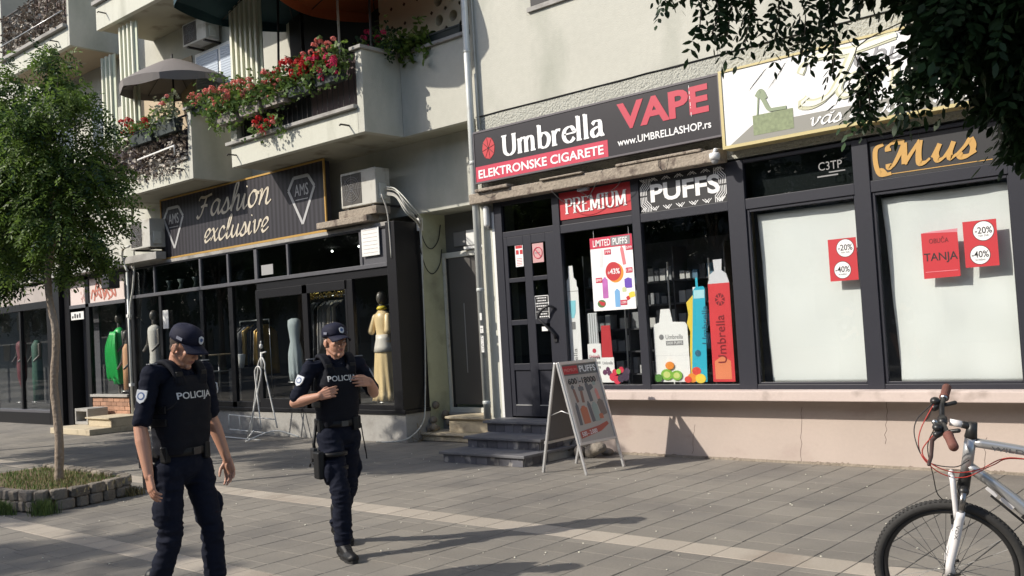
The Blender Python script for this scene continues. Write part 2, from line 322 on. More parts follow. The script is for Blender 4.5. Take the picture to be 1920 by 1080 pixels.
paver_l = M('sand_paver', (.34, .30, .25), .88, obr=.08, isl=.08, big=(.7, .12), fine=(55, .18), bump=(120, .45, .004), stain=(1.4, (.26, .22, .18), .52, .7))
joint_m = M('joint_sand', (.125, .115, .10), .95, fine=(50, .3), stain=(3.5, (.3, .27, .22), .58, .66))
brick_m = M('red_brick', (.36, .20, .13), .9, obr=.25, fine=(30, .15), bump=(50, .4, .01))
rock_m = M('rough_stone', (.20, .175, .145), .9, obr=.3, isl=.2, big=(8, .2), fine=(40, .2), bump=(35, .7, .02))
soil = M('dry_soil', (.16, .11, .07), 1, fine=(20, .3), bump=(20, .8, .03))
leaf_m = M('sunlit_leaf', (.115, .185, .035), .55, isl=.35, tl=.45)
leaf_d = M('shaded_leaf', (.024, .052, .018), .5, isl=.35, tl=.18, spec=.3)  # darker copy of the leaf above, crown shade put into its colour
leaf_g = M('geranium_leaf', (.10, .17, .045), .6, isl=.3, tl=.3)
dry_leaf = M('dry_ivy', (.13, .10, .08), .8, isl=.5, tl=.15)
bark = M('bark', (.27, .215, .165), .95, big=(3, .2), fine=(30, .3), bump=(25, 1, .02), stain=(4, (.32, .28, .24), .55, .7, (1, 1, .3)))
petal_r = M('red_petal', (.62, .03, .03), .6, tl=.25, isl=.2); petal_p = M('salmon_petal', (.78, .28, .24), .6, tl=.25, isl=.15); petal_m = M('magenta_petal', (.55, .03, .12), .6, tl=.25)
# ------------------------------------------------------------------ ground
g = MB(); g.add([(-150, -120, -.030), (150, -120, -.030), (150, 120, -.030), (-150, 120, -.030)], [(0, 1, 2, 3)])
struct(g.build('ground', M('asphalt', (.09, .085, .08), .95, fine=(30, .3), big=(.3, .2))))
g = MB(); g.add([(-30, 1.5, -.009), (3, 1.5, -.009), (3, 10.6, -.009), (-30, 10.6, -.009)], [(0, 1, 2, 3)])
pave = struct(g.build('pavement', joint_m))
def paver_mesh(lx, ly):
    k = MB(); h = .0028; e = .003
    x, y = lx / 2 - h, ly / 2 - h
    vs = [(-x, -y, -.02), (x, -y, -.02), (x, y, -.02), (-x, y, -.02), (-x, -y, -e), (x, -y, -e), (x, y, -e), (-x, y, -e), (-x + e, -y + e, 0), (x - e, -y + e, 0), (x - e, y - e, 0), (-x + e, y - e, 0)]
    fs = [(8, 9, 10, 11)] + [(a, (a + 1) % 4, 4 + (a + 1) % 4, 4 + a) for a in range(4)] + [(4 + a, 4 + (a + 1) % 4, 8 + (a + 1) % 4, 8 + a) for a in range(4)]
    return vs, fs
PX, PY = .31, .325; cells = []
def band(y):   # sand-coloured strips
    return (5.93 <= y <= 6.22) or (3.78 <= y <= 4.035)
rows = [(1.6, 3.78, PY), (3.78, 4.035, .255), (4.035, 5.93, .3158), (5.93, 6.22, .29), (6.22, 10.2, .3317)]
x = -27.3; ci = 0
while x < 1.2:
    off = random.choice((0, .33, .5, .66)); ci += 1
    for y0, y1, py in rows:
        if y1 - y0 < .3: cells.append((x + PX / 2, (y0 + y1) / 2, PX, y1 - y0, 1)); continue
        o = off * py; ys = [y0] + ([y0 + o] if o > .05 else []); t = ys[-1]
        while t + py < y1 - .07: t += py; ys.append(t)
        ys.append(y1)
        for a, b in zip(ys, ys[1:]):
            if b - a > .03: cells.append((x + PX / 2, (a + b) / 2, PX, b - a, 0))
    x += PX
def inplanter(cx, cy): return -13 < cx < -10.55 and 4.15 < cy < 5.35
VIEWR = CAMR.transposed()
def proj(p):
    c = VIEWR @ (Vector(p) - Vector((0, 0, 1.68)))
    if c.z > -.1: return None
    return (960 + 1780 * c.x / -c.z, 540 - 1780 * c.y / -c.z, -c.z)
vis = []; rest = []
for c in cells:
    if inplanter(c[0], c[1]): continue
    q = proj((c[0], c[1], 0))
    if q and -60 < q[0] < 1980 and 600 < q[1] < 1130 and c[3] > .15: vis.append((q[2], c))
    else: rest.append(c)
vis.sort(key=lambda t: t[0]); near = vis[:292]; rest += [c for d, c in vis[292:]]
cache = {}
for d, (cx, cy, lx, ly, l) in near:
    key = (round(lx, 3), round(ly, 3), l)
    if key not in cache:
        vs, fs = paver_mesh(lx, ly); me = bpy.data.meshes.new('paver'); me.from_pydata(vs, [], fs); me.materials.append(paver_l if l else paver_m); cache[key] = me
    o = bpy.data.objects.new('paver', cache[key]); COL.objects.link(o); o.parent = pave
    o.location = Vector((cx, cy, U(-.0012, .0012))) - pave.location; o.rotation_euler = (U(-.003, .003), U(-.003, .003), U(-.004, .004))
k = MB()
for cx, cy, lx, ly, l in rest:
    vs, fs = paver_mesh(lx, ly); z = U(-.001, .001); k.m = l; k.add([(v[0] + cx, v[1] + cy, v[2] + z) for v in vs], fs)
stuff(k.build('distant_pavers', [paver_m, paver_l], pave))
# pale specks and petals fallen on the paving
k = MB()
for i in range(260):
    px, py = U(-13, -1.2), U(2.8, 9.5); r = U(.004, .011)
    k.ell((px, py, .003), (r, r * U(.5, 1), r * .5), None, 6, 4)
o = stuff(k.build('fallen_petals', M('pale_petal', (.62, .60, .5), .8))); o['label'] = 'small pale petals and grit scattered over the grey paving'; o['category'] = 'litter'
# ------------------------------------------------------------------ right building (vape shop and shoe shop)
D = 9.92
RB = thing('apartment_building', 'pale stucco building on the right with two anthracite shopfronts and a pink plinth', 'building', (-3, D, 0))
k = MB(); k.box(-9.1, D, 4.70, 6, 16, 13); k.build('wall', stucco, RB)
k = MB(); k.box(-9.1, D + .012, 3.46, 6, 15.9, 4.685); k.build('textured_band', rough_st, RB)
k = MB(); k.box(-9.1, D, .0, -8.885, 10.4, 3.46); k.build('wall_pier', stucco_pale, RB)
k = MB(); k.box(-8.885, D - .008, .43, -8.84, D + .05, 3.3); k.build('plaster_reveal', white_m, RB)
k = MB(); k.box(-9.1, 10.41, 0, -8.9, 15.9, 3.455); k.box(-8.9, 13.2, 0, 6, 15.9, 3.45); k.build('rear_wall', inner_m, RB)
# plinth with flaking seams, sill
k = MB(); k.box(-7.72, D, 0, -1.2, 10.3, .70); k.build('plinth', pink_wall, RB)
k = MB(); k.box(-1.195, D, 0, 3, 10.3, .70); k.build('plinth', pink_wall, RB)
k = MB(); k.box(-7.72, 9.67, .708, 3, 10.2, .815); k.build('window_sill', sill_m, RB, .008)
k = MB(); k.box(-7.72, D - .006, 0, 3, D, .03); k.build('plinth_foot', oldconc, RB)
crk = M('crack_shadow', (.12, .09, .08), .9); random.seed(77)
for x, z0_, z1_ in ((-4.55, .02, .62), (-3.62, .25, .69), (-5.9, .05, .4), (-2.7, .02, .35)):
    pts = [(x + U(-.012, .012) + (i * .006), D - .0005, z0_ + (z1_ - z0_) * i / 9) for i in range(10)]; MB().tube(pts, .0022, 4).build('hairline_crack', crk, RB)
k = MB()
for i in range(60):
    x = U(-7.6, -1.3); w_ = U(.05, .3); h_ = U(.01, .05); k.prism(FY(D - .0012 - i * .00001), [(x + w_ * t_, .0) for t_ in (0, 1)] + [(x + w_ * (1 - t_ / 5), h_ * U(.3, 1)) for t_ in range(6)], 0, .0004)
stuff(k.build('splash_dirt', M('splash_dirt', (.25, .20, .165), .95, fine=(40, .3)), RB))
# concrete ledge carrying the signs
led = MB(); led.box(-9.12, 9.72, 3.43, -5.19, D + .01, 3.575); led.box(-8.95, 9.66, 3.576, -8.35, D, 3.62); led.box(-7.8, 9.68, 3.576, -7.1, D, 3.60); led.box(-6.6, 9.7, 3.576, -5.4, D, 3.61)
led.build('concrete_ledge', oldconc, RB, .012)
# shopfront frame members
def member(x0, z0, x1, z1, nm='frame_member', y0=D - .01, y1=D + .07, m=frame_m, par=RB): return MB().box(x0, y0, z0, x1, y1, z1).build(nm, m, par, .005)
for x0, x1, zb in ((-8.84, -8.70, .43), (-7.80, -7.68, .43), (-6.54, -6.42, .80), (-5.22, -5.0, .80), (-3.745, -3.575, .80), (-2.27, -2.08, .80)):
    member(x0, zb, x1, 3.43)
for x0, x1, z0, z1 in ((-7.68, -6.54, .80, .875), (-6.42, -5.22, .80, .875), (-5.0, -3.745, .80, .87), (-3.575, -2.27, .80, .87),
                       (-8.70, -7.80, 2.92, 3.0), (-7.68, -6.54, 2.875, 2.985), (-6.42, -5.22, 2.875, 2.985), (-5.0, -3.745, 2.86, 2.98), (-3.575, -2.27, 2.86, 2.98), (-8.7, -7.8, 3.37, 3.43), (-7.68, -6.54, 3.41, 3.43), (-6.42, -5.22, 3.41, 3.43), (-5.0, -3.745, 3.39, 3.43), (-3.575, -2.27, 3.39, 3.43)):
    member(x0, z0, x1, z1, y0=D - .004)
member(-2.08, .8, 3, 3.43, 'side_cladding', D + .02, D + .1)
for x0, x1 in ((-5.0, -3.745), (-3.575, -2.27)):      # inner casement of the shoe shop panes
    for a, b, c, d in ((x0, .87, x0 + .035, 2.86), (x1 - .02, .87, x1, 2.86), (x0 + .035, 2.825, x1 - .02, 2.86), (x0 + .035, .87, x1 - .02, .895)): member(a, b, c, d, 'casement', D + .012, D + .06)
def pane(x0, z0, x1, z1, Y=D + .035, m=glass, par=RB, nm='window_glass'): return MB().box(x0, Y, z0, x1, Y + .006, z1).build(nm, m, par)
pane(-7.68, .875, -6.54, 2.875); pane(-6.42, .875, -5.22, 2.875)
pane(-4.965, .895, -3.765, 2.825); pane(-3.54, .895, -2.29, 2.825)
pane(-8.7, 3.0, -7.8, 3.37, m=glass_d)
pane(-5.0, 2.98, -3.745, 3.39, m=glass_d); pane(-3.575, 2.98, -2.27, 3.39, m=glass_d)
# rooms behind
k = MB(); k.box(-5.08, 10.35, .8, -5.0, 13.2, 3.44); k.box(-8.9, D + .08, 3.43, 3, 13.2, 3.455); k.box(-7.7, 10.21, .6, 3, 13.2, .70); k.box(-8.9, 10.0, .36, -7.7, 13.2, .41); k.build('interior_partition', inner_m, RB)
k = MB(); k.box(-5.18, 10.0, .875, -5.09, 10.34, 2.87); k.box(-5.50, 10.9, .70, -5.1, 10.95, 2.6); k.build('interior_board', M('pale_wood', (.45, .36, .22), .6), RB)
# display shelves in the vape shop
sh = thing('display_shelf', 'dark display shelving full of small boxes inside the vape shop window', 'shelf', (-6.7, 10.8, .71))
k = MB(); k.box(-7.9, 10.95, .71, -5.6, 10.98, 2.7)
for z in (.95, 1.25, 1.55, 1.85, 2.15): k.box(-7.85, 10.6, z, -5.65, 10.94, z + .02)
for x in (-7.85, -7.15, -6.42, -5.68): k.box(x - .01, 10.6, .71, x + .01, 10.94, 2.6)
k.build('shelf_frame', M('shelf_rail', (.09, .09, .1), .4), sh)
cols = [M('box_white', (.5, .5, .5), .5), M('box_grey', (.25, .26, .28), .5), M('box_blue', (.1, .2, .3), .5), M('box_dark', (.06, .06, .07), .5)]
for z in (.97, 1.27, 1.57, 1.87, 2.17):
    k = MB(); x = -7.8
    while x < -5.8:
        w = U(.05, .14)
        if rnd() < .85: k.m = random.choice((0, 0, 1, 1, 2, 3)); k.box(x, 10.64, z + .001, x + w * .9, 10.80, z + U(.09, .22))
        x += w + U(0, .03)
    k.build('boxed_stock', cols, sh)
for x in (-6.9, -6.2, -5.6): MB().box(x - .3, 10.58, .8, x - .285, 10.60, 2.4).build('light_strip', white_m, sh)
# --- upper windows of the building
k = MB(); k.box(-8.0, D - .04, 5.92, -7.1, D + .02, 5.98); k.build('upper_sill', concrete, RB)
k = MB(); k.box(-7.95, D - .012, 5.985, -7.15, D + .0, 7.3); k.build('upper_window', black_m, RB)
# crack / seam relief
k = MB(); k.tube([(-9.0 + i * .4, D - .001, 4.693 + U(-.006, .006)) for i in range(28)], .006, 5); k.build('seam', blk, RB)
# --- shop door
dr = MB()
X0, X1 = -8.70, -7.80; Y0, Y1 = D + .0, D + .05
for a in ((X0, .45, -8.63, 2.92), (-8.34, .45, -8.20, 2.92), (-7.95, .45, X1, 2.92)): dr.box(a[0], Y0, a[1], a[2], Y1, a[3])
for z0, z1 in ((2.80, 2.92), (2.29, 2.35), (1.70, 1.77), (1.08, 1.17), (.45, .60)):
    for xa, xb in ((-8.63, -8.34), (-8.20, -7.95)): dr.box(xa, Y0, z0, xb, Y1, z1)
door = dr.build('door', frame_m, RB, .004)
for xa, xb in ((-8.63, -8.34), (-8.20, -7.95)):
    for z0, z1 in ((2.35, 2.80), (1.77, 2.29), (1.17, 1.70)): MB().box(xa, Y0 + .02, z0, xb, Y0 + .026, z1).build('door_pane', glass_d, door)
    MB().box(xa, Y0 + .02, .60, xb, Y0 + .035, 1.08).build('door_panel', frame_m, door, .004)
    MB().box(xa + .0, Y0 - .004, .598, xb, Y0 + .02, .608).build('drip_bar', alu, door)
k = MB(); k.tube(catmull([(-7.86, D - .02, 1.50), (-7.86, D - .05, 1.56), (-7.98, D - .10, 1.70), (-8.06, D - .11, 1.78), (-8.0, D - .10, 1.88), (-7.9, D - .06, 1.93), (-7.85, D - .02, 1.90)], 6), .018, 8); k.box(-7.89, D - .02, 1.45, -7.83, D - .001, 1.53); k.build('door_handle', blk, door)
# --- notices on the door
def notice(nm, label, x0, z0, x1, z1, base, deco, cat='notice', Y=D - .004, th=.003):
    t = thing(nm, label, cat, ((x0 + x1) / 2, Y, z0)); MB().fbox(FY(Y), x0, z0, x1, z1, 0, th).build('sheet', base, t)
    deco(t, x0, z0, x1, z1, FY(Y - th)); return t
def d1(t, x0, z0, x1, z1, f):
    k = MB(); k.fbox(f, x0 + .01, z1 - .05, x1 - .01, z1 - .01, .0005, .0015)
    for i in range(2): k.fbox(f, x0 + .015 + i * .07, z1 - .13, x0 + .065 + i * .07, z1 - .07, .0005, .0015)
    for i in range(5): k.fbox(f, x0 + .02, z0 + .02 + i * .022, x1 - .02, z0 + .026 + i * .022, .0005, .0015)
    stuff(k.build('print', red_m, t))
notice('door_notice', 'white sheet with red heading taped in the upper left door pane', -8.50, 2.50, -8.36, 2.80, wht, d1, Y=D + .015)
def d2(t, x0, z0, x1, z1, f):
    k = MB(); cx, cz = (x0 + x1) / 2, (z0 + z1) / 2
    n = 28; k.tube([f(cx + .075 * math.cos(i * 6.283 / n), cz + .075 * math.sin(i * 6.283 / n), .002) for i in range(n)], .006, 5, True); k.pen(f, [(cx - .05, cz + .055), (cx + .05, cz - .055)], .012, c=.001, m=1); k.build('ban_ring', darkred, t)
    k = MB(); k.fbox(f, cx - .05, cz - .006, cx + .03, cz + .008, .001, .002); k.build('cigarette', gry, t)
notice('no_smoking_sign', 'faded pink no smoking square in the upper right door pane', -8.19, 2.53, -8.0, 2.79, M('faded_pink', (.52, .30, .30), .6), d2, Y=D + .015)
def d3(t, x0, z0, x1, z1, f):
    k = MB()
    for i in range(9):
        z = z1 - .04 - i * .036
        if i == 5: k.fbox(f, x0 + .01, z, x1 - .01, z + .004, .0005, .0015); continue
        w = U(.06, .11); cx = (x0 + x1) / 2; xx = cx - w
        while xx < cx + w: l = U(.01, .03); k.fbox(f, xx, z, xx + l, z + .014, .0005, .0015); xx += l + .008
    for a in ((x0, z0, x1, z0 + .008), (x0, z1 - .008, x1, z1), (x0, z0, x0 + .008, z1), (x1 - .008, z0, x1, z1)): k.fbox(f, *a, .0005, .0016)
    stuff(k.build('print', wht, t))
notice('opening_hours_sticker', 'black sticker with white opening hours beside the curved door handle', -8.2, 1.72, -7.96, 2.08, blk, d3, Y=D + .015)
MB().fbox(FY(D - .001), -8.09, 1.60, -7.99, 1.66, 0, .004).build('sticker', wht, door)
# --- transom prints
pr_ = thing('premium_panel', 'red panel lettered PREMIUM above the shop window', 'sign', (-7.1, D, 3.0))
MB().box(-7.68, D + .02, 2.985, -6.54, D + .035, 3.41).build('patterned_backing', signblk, pr_)
MB().box(-7.68, D + .008, 3.05, -6.545, D + .02, 3.408).build('red_board', red_m, pr_)
k = MB(); serif(k, FY(D + .008), 'PREMIUM', -7.58, 3.125, -6.60, .19, .115); k.build('lettering', wht, pr_)
pf = thing('puffs_panel', 'black panel with white maze lines and the word PUFFS', 'sign', (-5.8, D, 3.0))
MB().box(-6.42, D + .014, 2.985, -5.22, D + .03, 3.41).build('board', blk, pf)
k = MB(); f = FY(D + .014); random.seed(3)
def ml(pts, i=[0]):
    i[0] += 1; k.pen(f, [(min(-5.235, max(-6.405, p)), min(3.400, max(2.995, q))) for p, q in pts], .0085, c=.001 + i[0] * .00002, m=1, sm=False, th=.001)
for s in (-1, 1):            # nested bent lines at both ends
    for j in range(5):
        x = -5.82 + s * (.50 + .022 * j) * 1.0
        for z, up in ((3.20, 1), (3.18, -1)): ml([(x, z), (x, z + up * (.05 + .012 * j)), (x + s * -.06, z + up * (.11 + .012 * j)), (x + s * -.06, z + up * (.20))])
for i in range(13):          # short angled lines above and below the word
    x = -6.36 + i * .09; d = .05 if i % 2 else -.05
    for z, up in ((3.362, 1), (3.05, -1)):
        ml([(x, z), (x + d * .2, z + up * .012), (x + d, z + up * .045)]); ml([(x + .03, z + up * .0), (x + .03 + d, z + up * .05)])
stuff(k.build('maze_lines', wht, pf)); txt('PUFFS', (-6.26, 3.10, -5.31, 3.325), f, wht, pf, bold=.03, c=.003, th=.002)
# thin cables under the ledge
t = thing('dangling_cable', 'loops of thin dark cable hanging below the ledge over the PREMIUM panel', 'cable', (-7, 9.8, 3.2))
for pts in ([(-7.65, 9.73, 3.43), (-7.45, 9.75, 3.25), (-7.2, 9.78, 3.2), (-7.0, 9.74, 3.33), (-6.8, 9.72, 3.58)], [(-7.2, 9.74, 3.36), (-7.05, 9.8, 3.26), (-6.9, 9.78, 3.24), (-6.6, 9.75, 3.36), (-6.55, 9.73, 3.5)], [(-5.95, 9.72, 3.62), (-5.98, 9.7, 3.5), (-5.9, 9.72, 3.42), (-5.84, 9.72, 3.58)], [(-8.9, 9.7, 3.6), (-8.75, 9.66, 3.53), (-8.5, 9.68, 3.62)]):
    MB().tube(catmull(pts, 7), .004, 6).build('cable', cable_b, t)
k = MB(); k.box(-7.28, 9.8, 3.37, -7.12, 9.86, 3.41); k.build('terminal_box', gry, t)
# wall lamp, camera, drainpipe
t = thing('wall_lamp', 'white capsule lamp fixed beside the drainpipe at the top of the door frame', 'lamp', (-8.9, 9.86, 3.1))
MB().cap((-8.92, 9.85, 3.14), .045, (-8.92, 9.85, 3.36), .045).build('diffuser', white_m, t); MB().box(-8.97, 9.89, 3.08, -8.88, 9.92, 3.40).build('base_plate', gry, t)
t = thing('security_camera', 'white dome security camera under the right end of the red and black sign', 'camera', (-5.2, 9.68, 3.4))
MB().lathe([(.02, 0), (.05, .0), (.062, .03), (.062, .07), (.05, .08)], (-5.22, 9.68, 3.44), 16).build('housing', white_m, t)
MB().ell((-5.22, 9.68, 3.44), (.045, .045, .05)).build('dome', M('camera_dome', (.3, .3, .3), .2), t); MB().tube([(-5.22, 9.68, 3.52), (-5.22, 9.7, 3.56), (-5.22, 9.85, 3.57)], .02).build('bracket', white_m, t)
t = thing('drainpipe', 'tall painted drainpipe running down the corner beside the shop door', 'drainpipe', (-9.08, 9.8, 0))
MB().bar((-9.07, 9.80, .42), (-9.07, 9.80, 9), .05, 16).build('pipe', pipe_m, t)
for z in (.62, 2.2, 4.0, 5.6): MB().lathe([(.054, 0), (.058, .01), (.058, .04), (.054, .05)], (-9.07, 9.8, z), 16).build('clamp', pipe_m, t)
MB().tube(catmull([(-9.0, 9.86, .43), (-9.0, 9.87, 1.2), (-8.995, 9.86, 2.6), (-9.0, 9.88, 3.4), (-8.99, 9.88, 4.6), (-9.0, 9.88, 6.0), (-9.0, 9.88, 9)], 5), .008, 6).build('wire', white_d, t)
MB().bar((-9.01, 9.88, 4.5), (-9.01, 9.88, 5.3), .014).build('conduit', white_d, t)
k = MB(); k.fbox(Fr((-9.045, 9.752, 0)), -.025, 1.62, .035, 1.72, 0, .004); k.fbox(Fr((-9.045, 9.752, 0)), -.02, 1.35, .03, 1.58, 0, .004); k.fbox(Fr((-9.045, 9.752, 0)), -.02, 1.80, .02, 1.90, 0, .004); k.build('sticker', white_m, t)
k = MB(); random.seed(5)
for i in range(14): k.fbox(Fr((-9.045, 9.7475, 0)), -.015 + U(0, .02), 1.38 + i * .023, .005 + U(0, .02), 1.388 + i * .023, 0, .001)
k.build('graffiti_tag', blk, t)
# --- steps
st = thing('entrance_steps', 'three dark tiled steps leading up to the vape shop door', 'steps', (-8.2, 9.2, 0))
random.seed(9)
for (x0, x1, y0, z0, z1) in ((-8.82, -7.42, 8.60, 0, .105), (-8.78, -7.50, 9.02, .14, .245), (-8.86, -7.70, 9.5, .28, .395)):
    MB().box(x0 + .03, y0 + .035, z0, x1 - .03, D, z1).build('step_core', concrete, st)
    MB().box(x0 - .02, y0 - .01, z1, x1 + .02, D - (.0), z1 + .035).build('tread', slab_dark, st, .006)
    n = 7; w = (x1 - x0 - .06) / n
    for i in range(n): MB().box(x0 + .03 + i * w + .003, y0 + .022, z0 + .002, x0 + .03 + (i + 1) * w - .003, y0 + .035, z1 - .002).build('tile', tile_dark, st)
    for i in range(3): MB().box(x1 - .03, y0 + .05 + i * .15, z0 + .002, x1 - .018, y0 + .19 + i * .15, z1 - .002).build('tile', tile_dark, st)
k = MB()
for i in range(16):
    k.ell((-7.45 + U(-.05, .45), 9.55 + U(-.05, .3), U(.03, .18)), (U(.06, .12), U(.06, .1), U(.05, .09)), Matrix.Rotation(U(0, 3), 3, 'Z'), 8, 6)
t = k.build('rubble_stone', rock_m); tag(t, 'rough stones piled at the foot of the shop wall behind the sandwich board', 'stones'); stuff(t)
# ------------------------------------------------------------------ signs
vs_ = thing('shop_sign', 'long charcoal sign with white Umbrella lettering and red VAPE', 'sign', (-7, 9.75, 3.72)); YS = 9.72; f = FY(YS)
MB().box(-8.96, YS, 3.715, -5.135, YS + .17, 4.42).build('sign_box', signblk, vs_, .006)
k = MB()
for a in ((-8.97, 3.70, -5.125, 3.722), (-8.97, 4.405, -5.125, 4.43), (-8.97, 3.722, -8.955, 4.405), (-5.14, 3.722, -5.125, 4.405)): k.fbox(f, *a, -.05, .008)
k.build('sign_frame', M('sign_edge', (.10, .09, .10), .4), vs_)
MB().fbox(f, -8.95, 3.724, -6.70, 3.935, .0005, .003).build('red_band', darkred, vs_)
txt('ELEKTRONSKE CIGARETE', (-8.90, 3.765, -6.765, 3.885), f, wht, vs_, bold=.02, c=.0035)
k = MB(); serif(k, f, 'Umbrella', -8.44, 4.01, -6.73, .27, .17, c=.002); k.build('lettering', wht, vs_)
txt('VAPE', (-6.53, 4.015, -5.27, 4.345), f, M('sign_red', (.46, .03, .06), .45), vs_, bold=.035, c=.002)
txt('www.UMBRELLASHOP.rs', (-6.55, 3.825, -5.255, 3.915), f, wht, vs_, bold=.012, c=.002)
k = MB(); n = 8; cx, cz, R1 = -8.69, 4.165, .155
for i in range(n):
    a0 = 2 * math.pi * (i + .04) / n + .2; a1 = 2 * math.pi * (i + .96) / n + .2; am = (a0 + a1) / 2; q = .012
    k.prism(f, [(cx + q * math.cos(am), cz + q * math.sin(am)), (cx + R1 * .75 * math.cos(a0), cz + R1 * math.sin(a0)), (cx + R1 * .72 * math.cos(am), cz + R1 * .93 * math.sin(am)), (cx + R1 * .75 * math.cos(a1), cz + R1 * math.sin(a1))], .001, .005)
k.build('umbrella_emblem', red_m, vs_)
k = MB(); random.seed(2); z = 4.0
while z < 4.38: l = U(.01, .05); k.fbox(f, -5.505 - (z - 4) * .03, z, -5.499 - (z - 4) * .03, z + l, .006, .0065); z += l + U(.01, .05)
k.build('scratch', wht, vs_)
ts = thing('shop_sign', 'white shoe shop sign with yellow edge, high heel and Tanja in pale letters', 'sign', (-3, 9.75, 3.55))
MB().box(-5.10, YS, 3.575, -1.0, YS + .18, 4.43).build('sign_box', M('sign_white', (.74, .74, .74), .4, big=(1, .06)), ts, .004)
k = MB()
for a in ((-5.125, 3.545, -.98, 3.58), (-5.125, 4.415, -.98, 4.44), (-5.125, 3.58, -5.09, 4.415), (-1.015, 3.58, -.98, 4.415)): k.fbox(f, *a, -.19, .012)
k.build('yellow_edge', M('yellow_edge', (.50, .42, .20), .45), ts)
grybr = M('print_grey_brown', (.24, .235, .21), .5)
k = MB(); k.prism(f, [(-5.03, 3.583), (-4.75, 3.76), (-1.02, 3.76), (-1.02, 3.583)], .0005, .002); k.build('floor_print', grybr, ts)
k = MB(); k.fbox(f, -4.74, 3.64, -4.27, 3.86, .0025, .004); k.build('stone_block_print', M('print_olive', (.2, .24, .13), .6, fine=(30, .5)), ts)
k = MB()
k.pen(f, [(-4.68, 3.86), (-4.665, 3.98), (-4.655, 4.06)], .018, c=.004, m=.6); k.pen(f, [(-4.66, 4.10), (-4.60, 4.02), (-4.54, 3.90), (-4.46, 3.885), (-4.34, 3.88)], .05, c=.0045, m=.7); k.pen(f, [(-4.68, 4.06), (-4.62, 4.12), (-4.57, 4.02)], .05, c=.005, m=.7)
k.build('high_heel_print', M('heel_print', (.22, .27, .17), .5), ts)
k = MB()
for i in range(9):
    a = -.3 + i * .12; x0 = -4.55; z0 = 4.12 + i * .018
    k.pen(f, [(x0 + .02 * i, z0), (x0 + .10 + .02 * i, z0 + .06 + .008 * i), (x0 + .14 + .02 * i, z0 + .02)], .010, c=.001, m=.3, th=.001); k.pen(f, [(x0 + .02 * i, z0), (x0 - .12 + .02 * i, z0 + .10), (x0 - .22 + .02 * i, z0 + .02)], .010, c=.0012, m=.3, th=.001)
k.build('feather_print', M('feather_print', (.69, .69, .67), .5), ts)
sgold = M('print_sage', (.50, .50, .35), .5)
k = MB(); script(k, f, 'T', -4.23, 3.86, -3.42, .34, .22, shear=.2); script(k, f, 'anja', -3.80, 3.87, -2.45, .20, .24, shear=.1, c=.006); k.build('lettering', sgold, ts)
k = MB(); script(k, Fr((.012, YS, .0)), 'T', -4.23, 3.86, -3.42, .34, .11, shear=.2, c=.0085); script(k, Fr((.006, YS, 0)), 'anja', -3.80, 3.87, -2.45, .20, .11, shear=.1, c=.0105); k.build('lettering_highlight', M('print_pale', (.72, .72, .60), .5), ts)
txt('obu\u0107a', (-3.58, 4.14, -2.75, 4.36), f, M('print_grey', (.25, .25, .26), .5), ts, shear=.3, c=.002)
k = MB(); script(k, f, 'vas udoban korak', -4.10, 3.625, -2.25, .085, .16, c=.004, shear=.3); k.pen(f, [(-3.86, 3.735), (-3.84, 3.722), (-3.815, 3.74)], .012, c=.004, m=.8); stuff(k.build('small_lettering', wht, ts))
# dark fascia lettering
k = MB(); fz = FY(D + .034); txt('C3TP', (-4.13, 3.17, -3.87, 3.26), fz, gry, None, mb=k, c=.002); k.fbox(fz, -4.15, 3.10, -3.92, 3.115, .002, .003); k.fbox(fz, -4.02, 3.135, -3.84, 3.148, .002, .003)
tag(k.build('fascia_lettering', M('print_lightgrey', (.22, .22, .22), .5)), 'small grey letters C3TP on the dark glass above the left papered window', 'lettering')
mu = thing('window_sign', 'dark glass strip with ornate orange script above the right papered window', 'sign', (-2.9, D, 3.0))
k = MB(); k.box(-3.57, D + .022, 2.985, -2.28, D + .033, 3.385); k.build('backing', blk, mu)
k = MB(); fm = FY(D + .021); script(k, fm, 'Mus', -3.40, 3.09, -2.55, .17, .2, shear=.25); k.build('lettering', gold, mu)
k = MB(); k.pen(fm, [(-3.42, 3.34), (-3.50, 3.30), (-3.51, 3.15), (-3.47, 3.03), (-3.36, 3.03)], .05, c=.002, m=.6); k.pen(fm, [(-3.5, 3.04), (-3.46, 3.08), (-3.41, 3.02)], .05, c=.003, m=.7); k.fbox(fm, -3.36, 3.02, -2.4, 3.028, .002, .003); k.build('ornament', gold, mu)
# --- papered windows of the shoe shop
def sheet(x0, x1, z0, z1, Y, seed, label):
    nx, nz = 40, 60; vs = []; fs = []
    for j in range(nz + 1):
        for i in range(nx + 1):
            a = i / nx; b = j / nz; x = x0 + (x1 - x0) * a + (.03 * (1 - b) if i == 0 else 0) + (seed % 3) * .02 * (1 - b) * (1 - a); z = z0 + (z1 - z0) * b
            amp = 1.0 if seed < 3 else 2.0; y = Y + amp * .016 * noise.noise(Vector((x * 1.1 + z * .9, z * .9 - x * .6, seed))) + amp * .010 * noise.noise(Vector((x * 3 + z * 2.0, z * 1.1 - x * 1.6, seed + 5)))
            vs.append((x, y, z))
    for j in range(nz):
        for i in range(nx): p = j * (nx + 1) + i; fs.append((p, p + 1, p + nx + 2, p + nx + 1))
    k = MB(); k.add(vs, fs, True); o = k.build('window_sheet', sheet_m); s = o.modifiers.new('s', 'SOLIDIFY'); s.thickness = .002
    tag(o, label, 'sheet')
sheet(-4.93, -3.745, .885, 2.80, D + .14, 1, 'white sheet covering the left shoe shop window with one red poster')
sheet(-3.52, -2.27, .885, 2.80, D + .14, 5, 'creased white sheet covering the right shoe shop window with two red posters')
MB().box(-5.0, D + .19, .8, -2.08, D + .2, 3.42).build('interior_board', inner_m, RB)
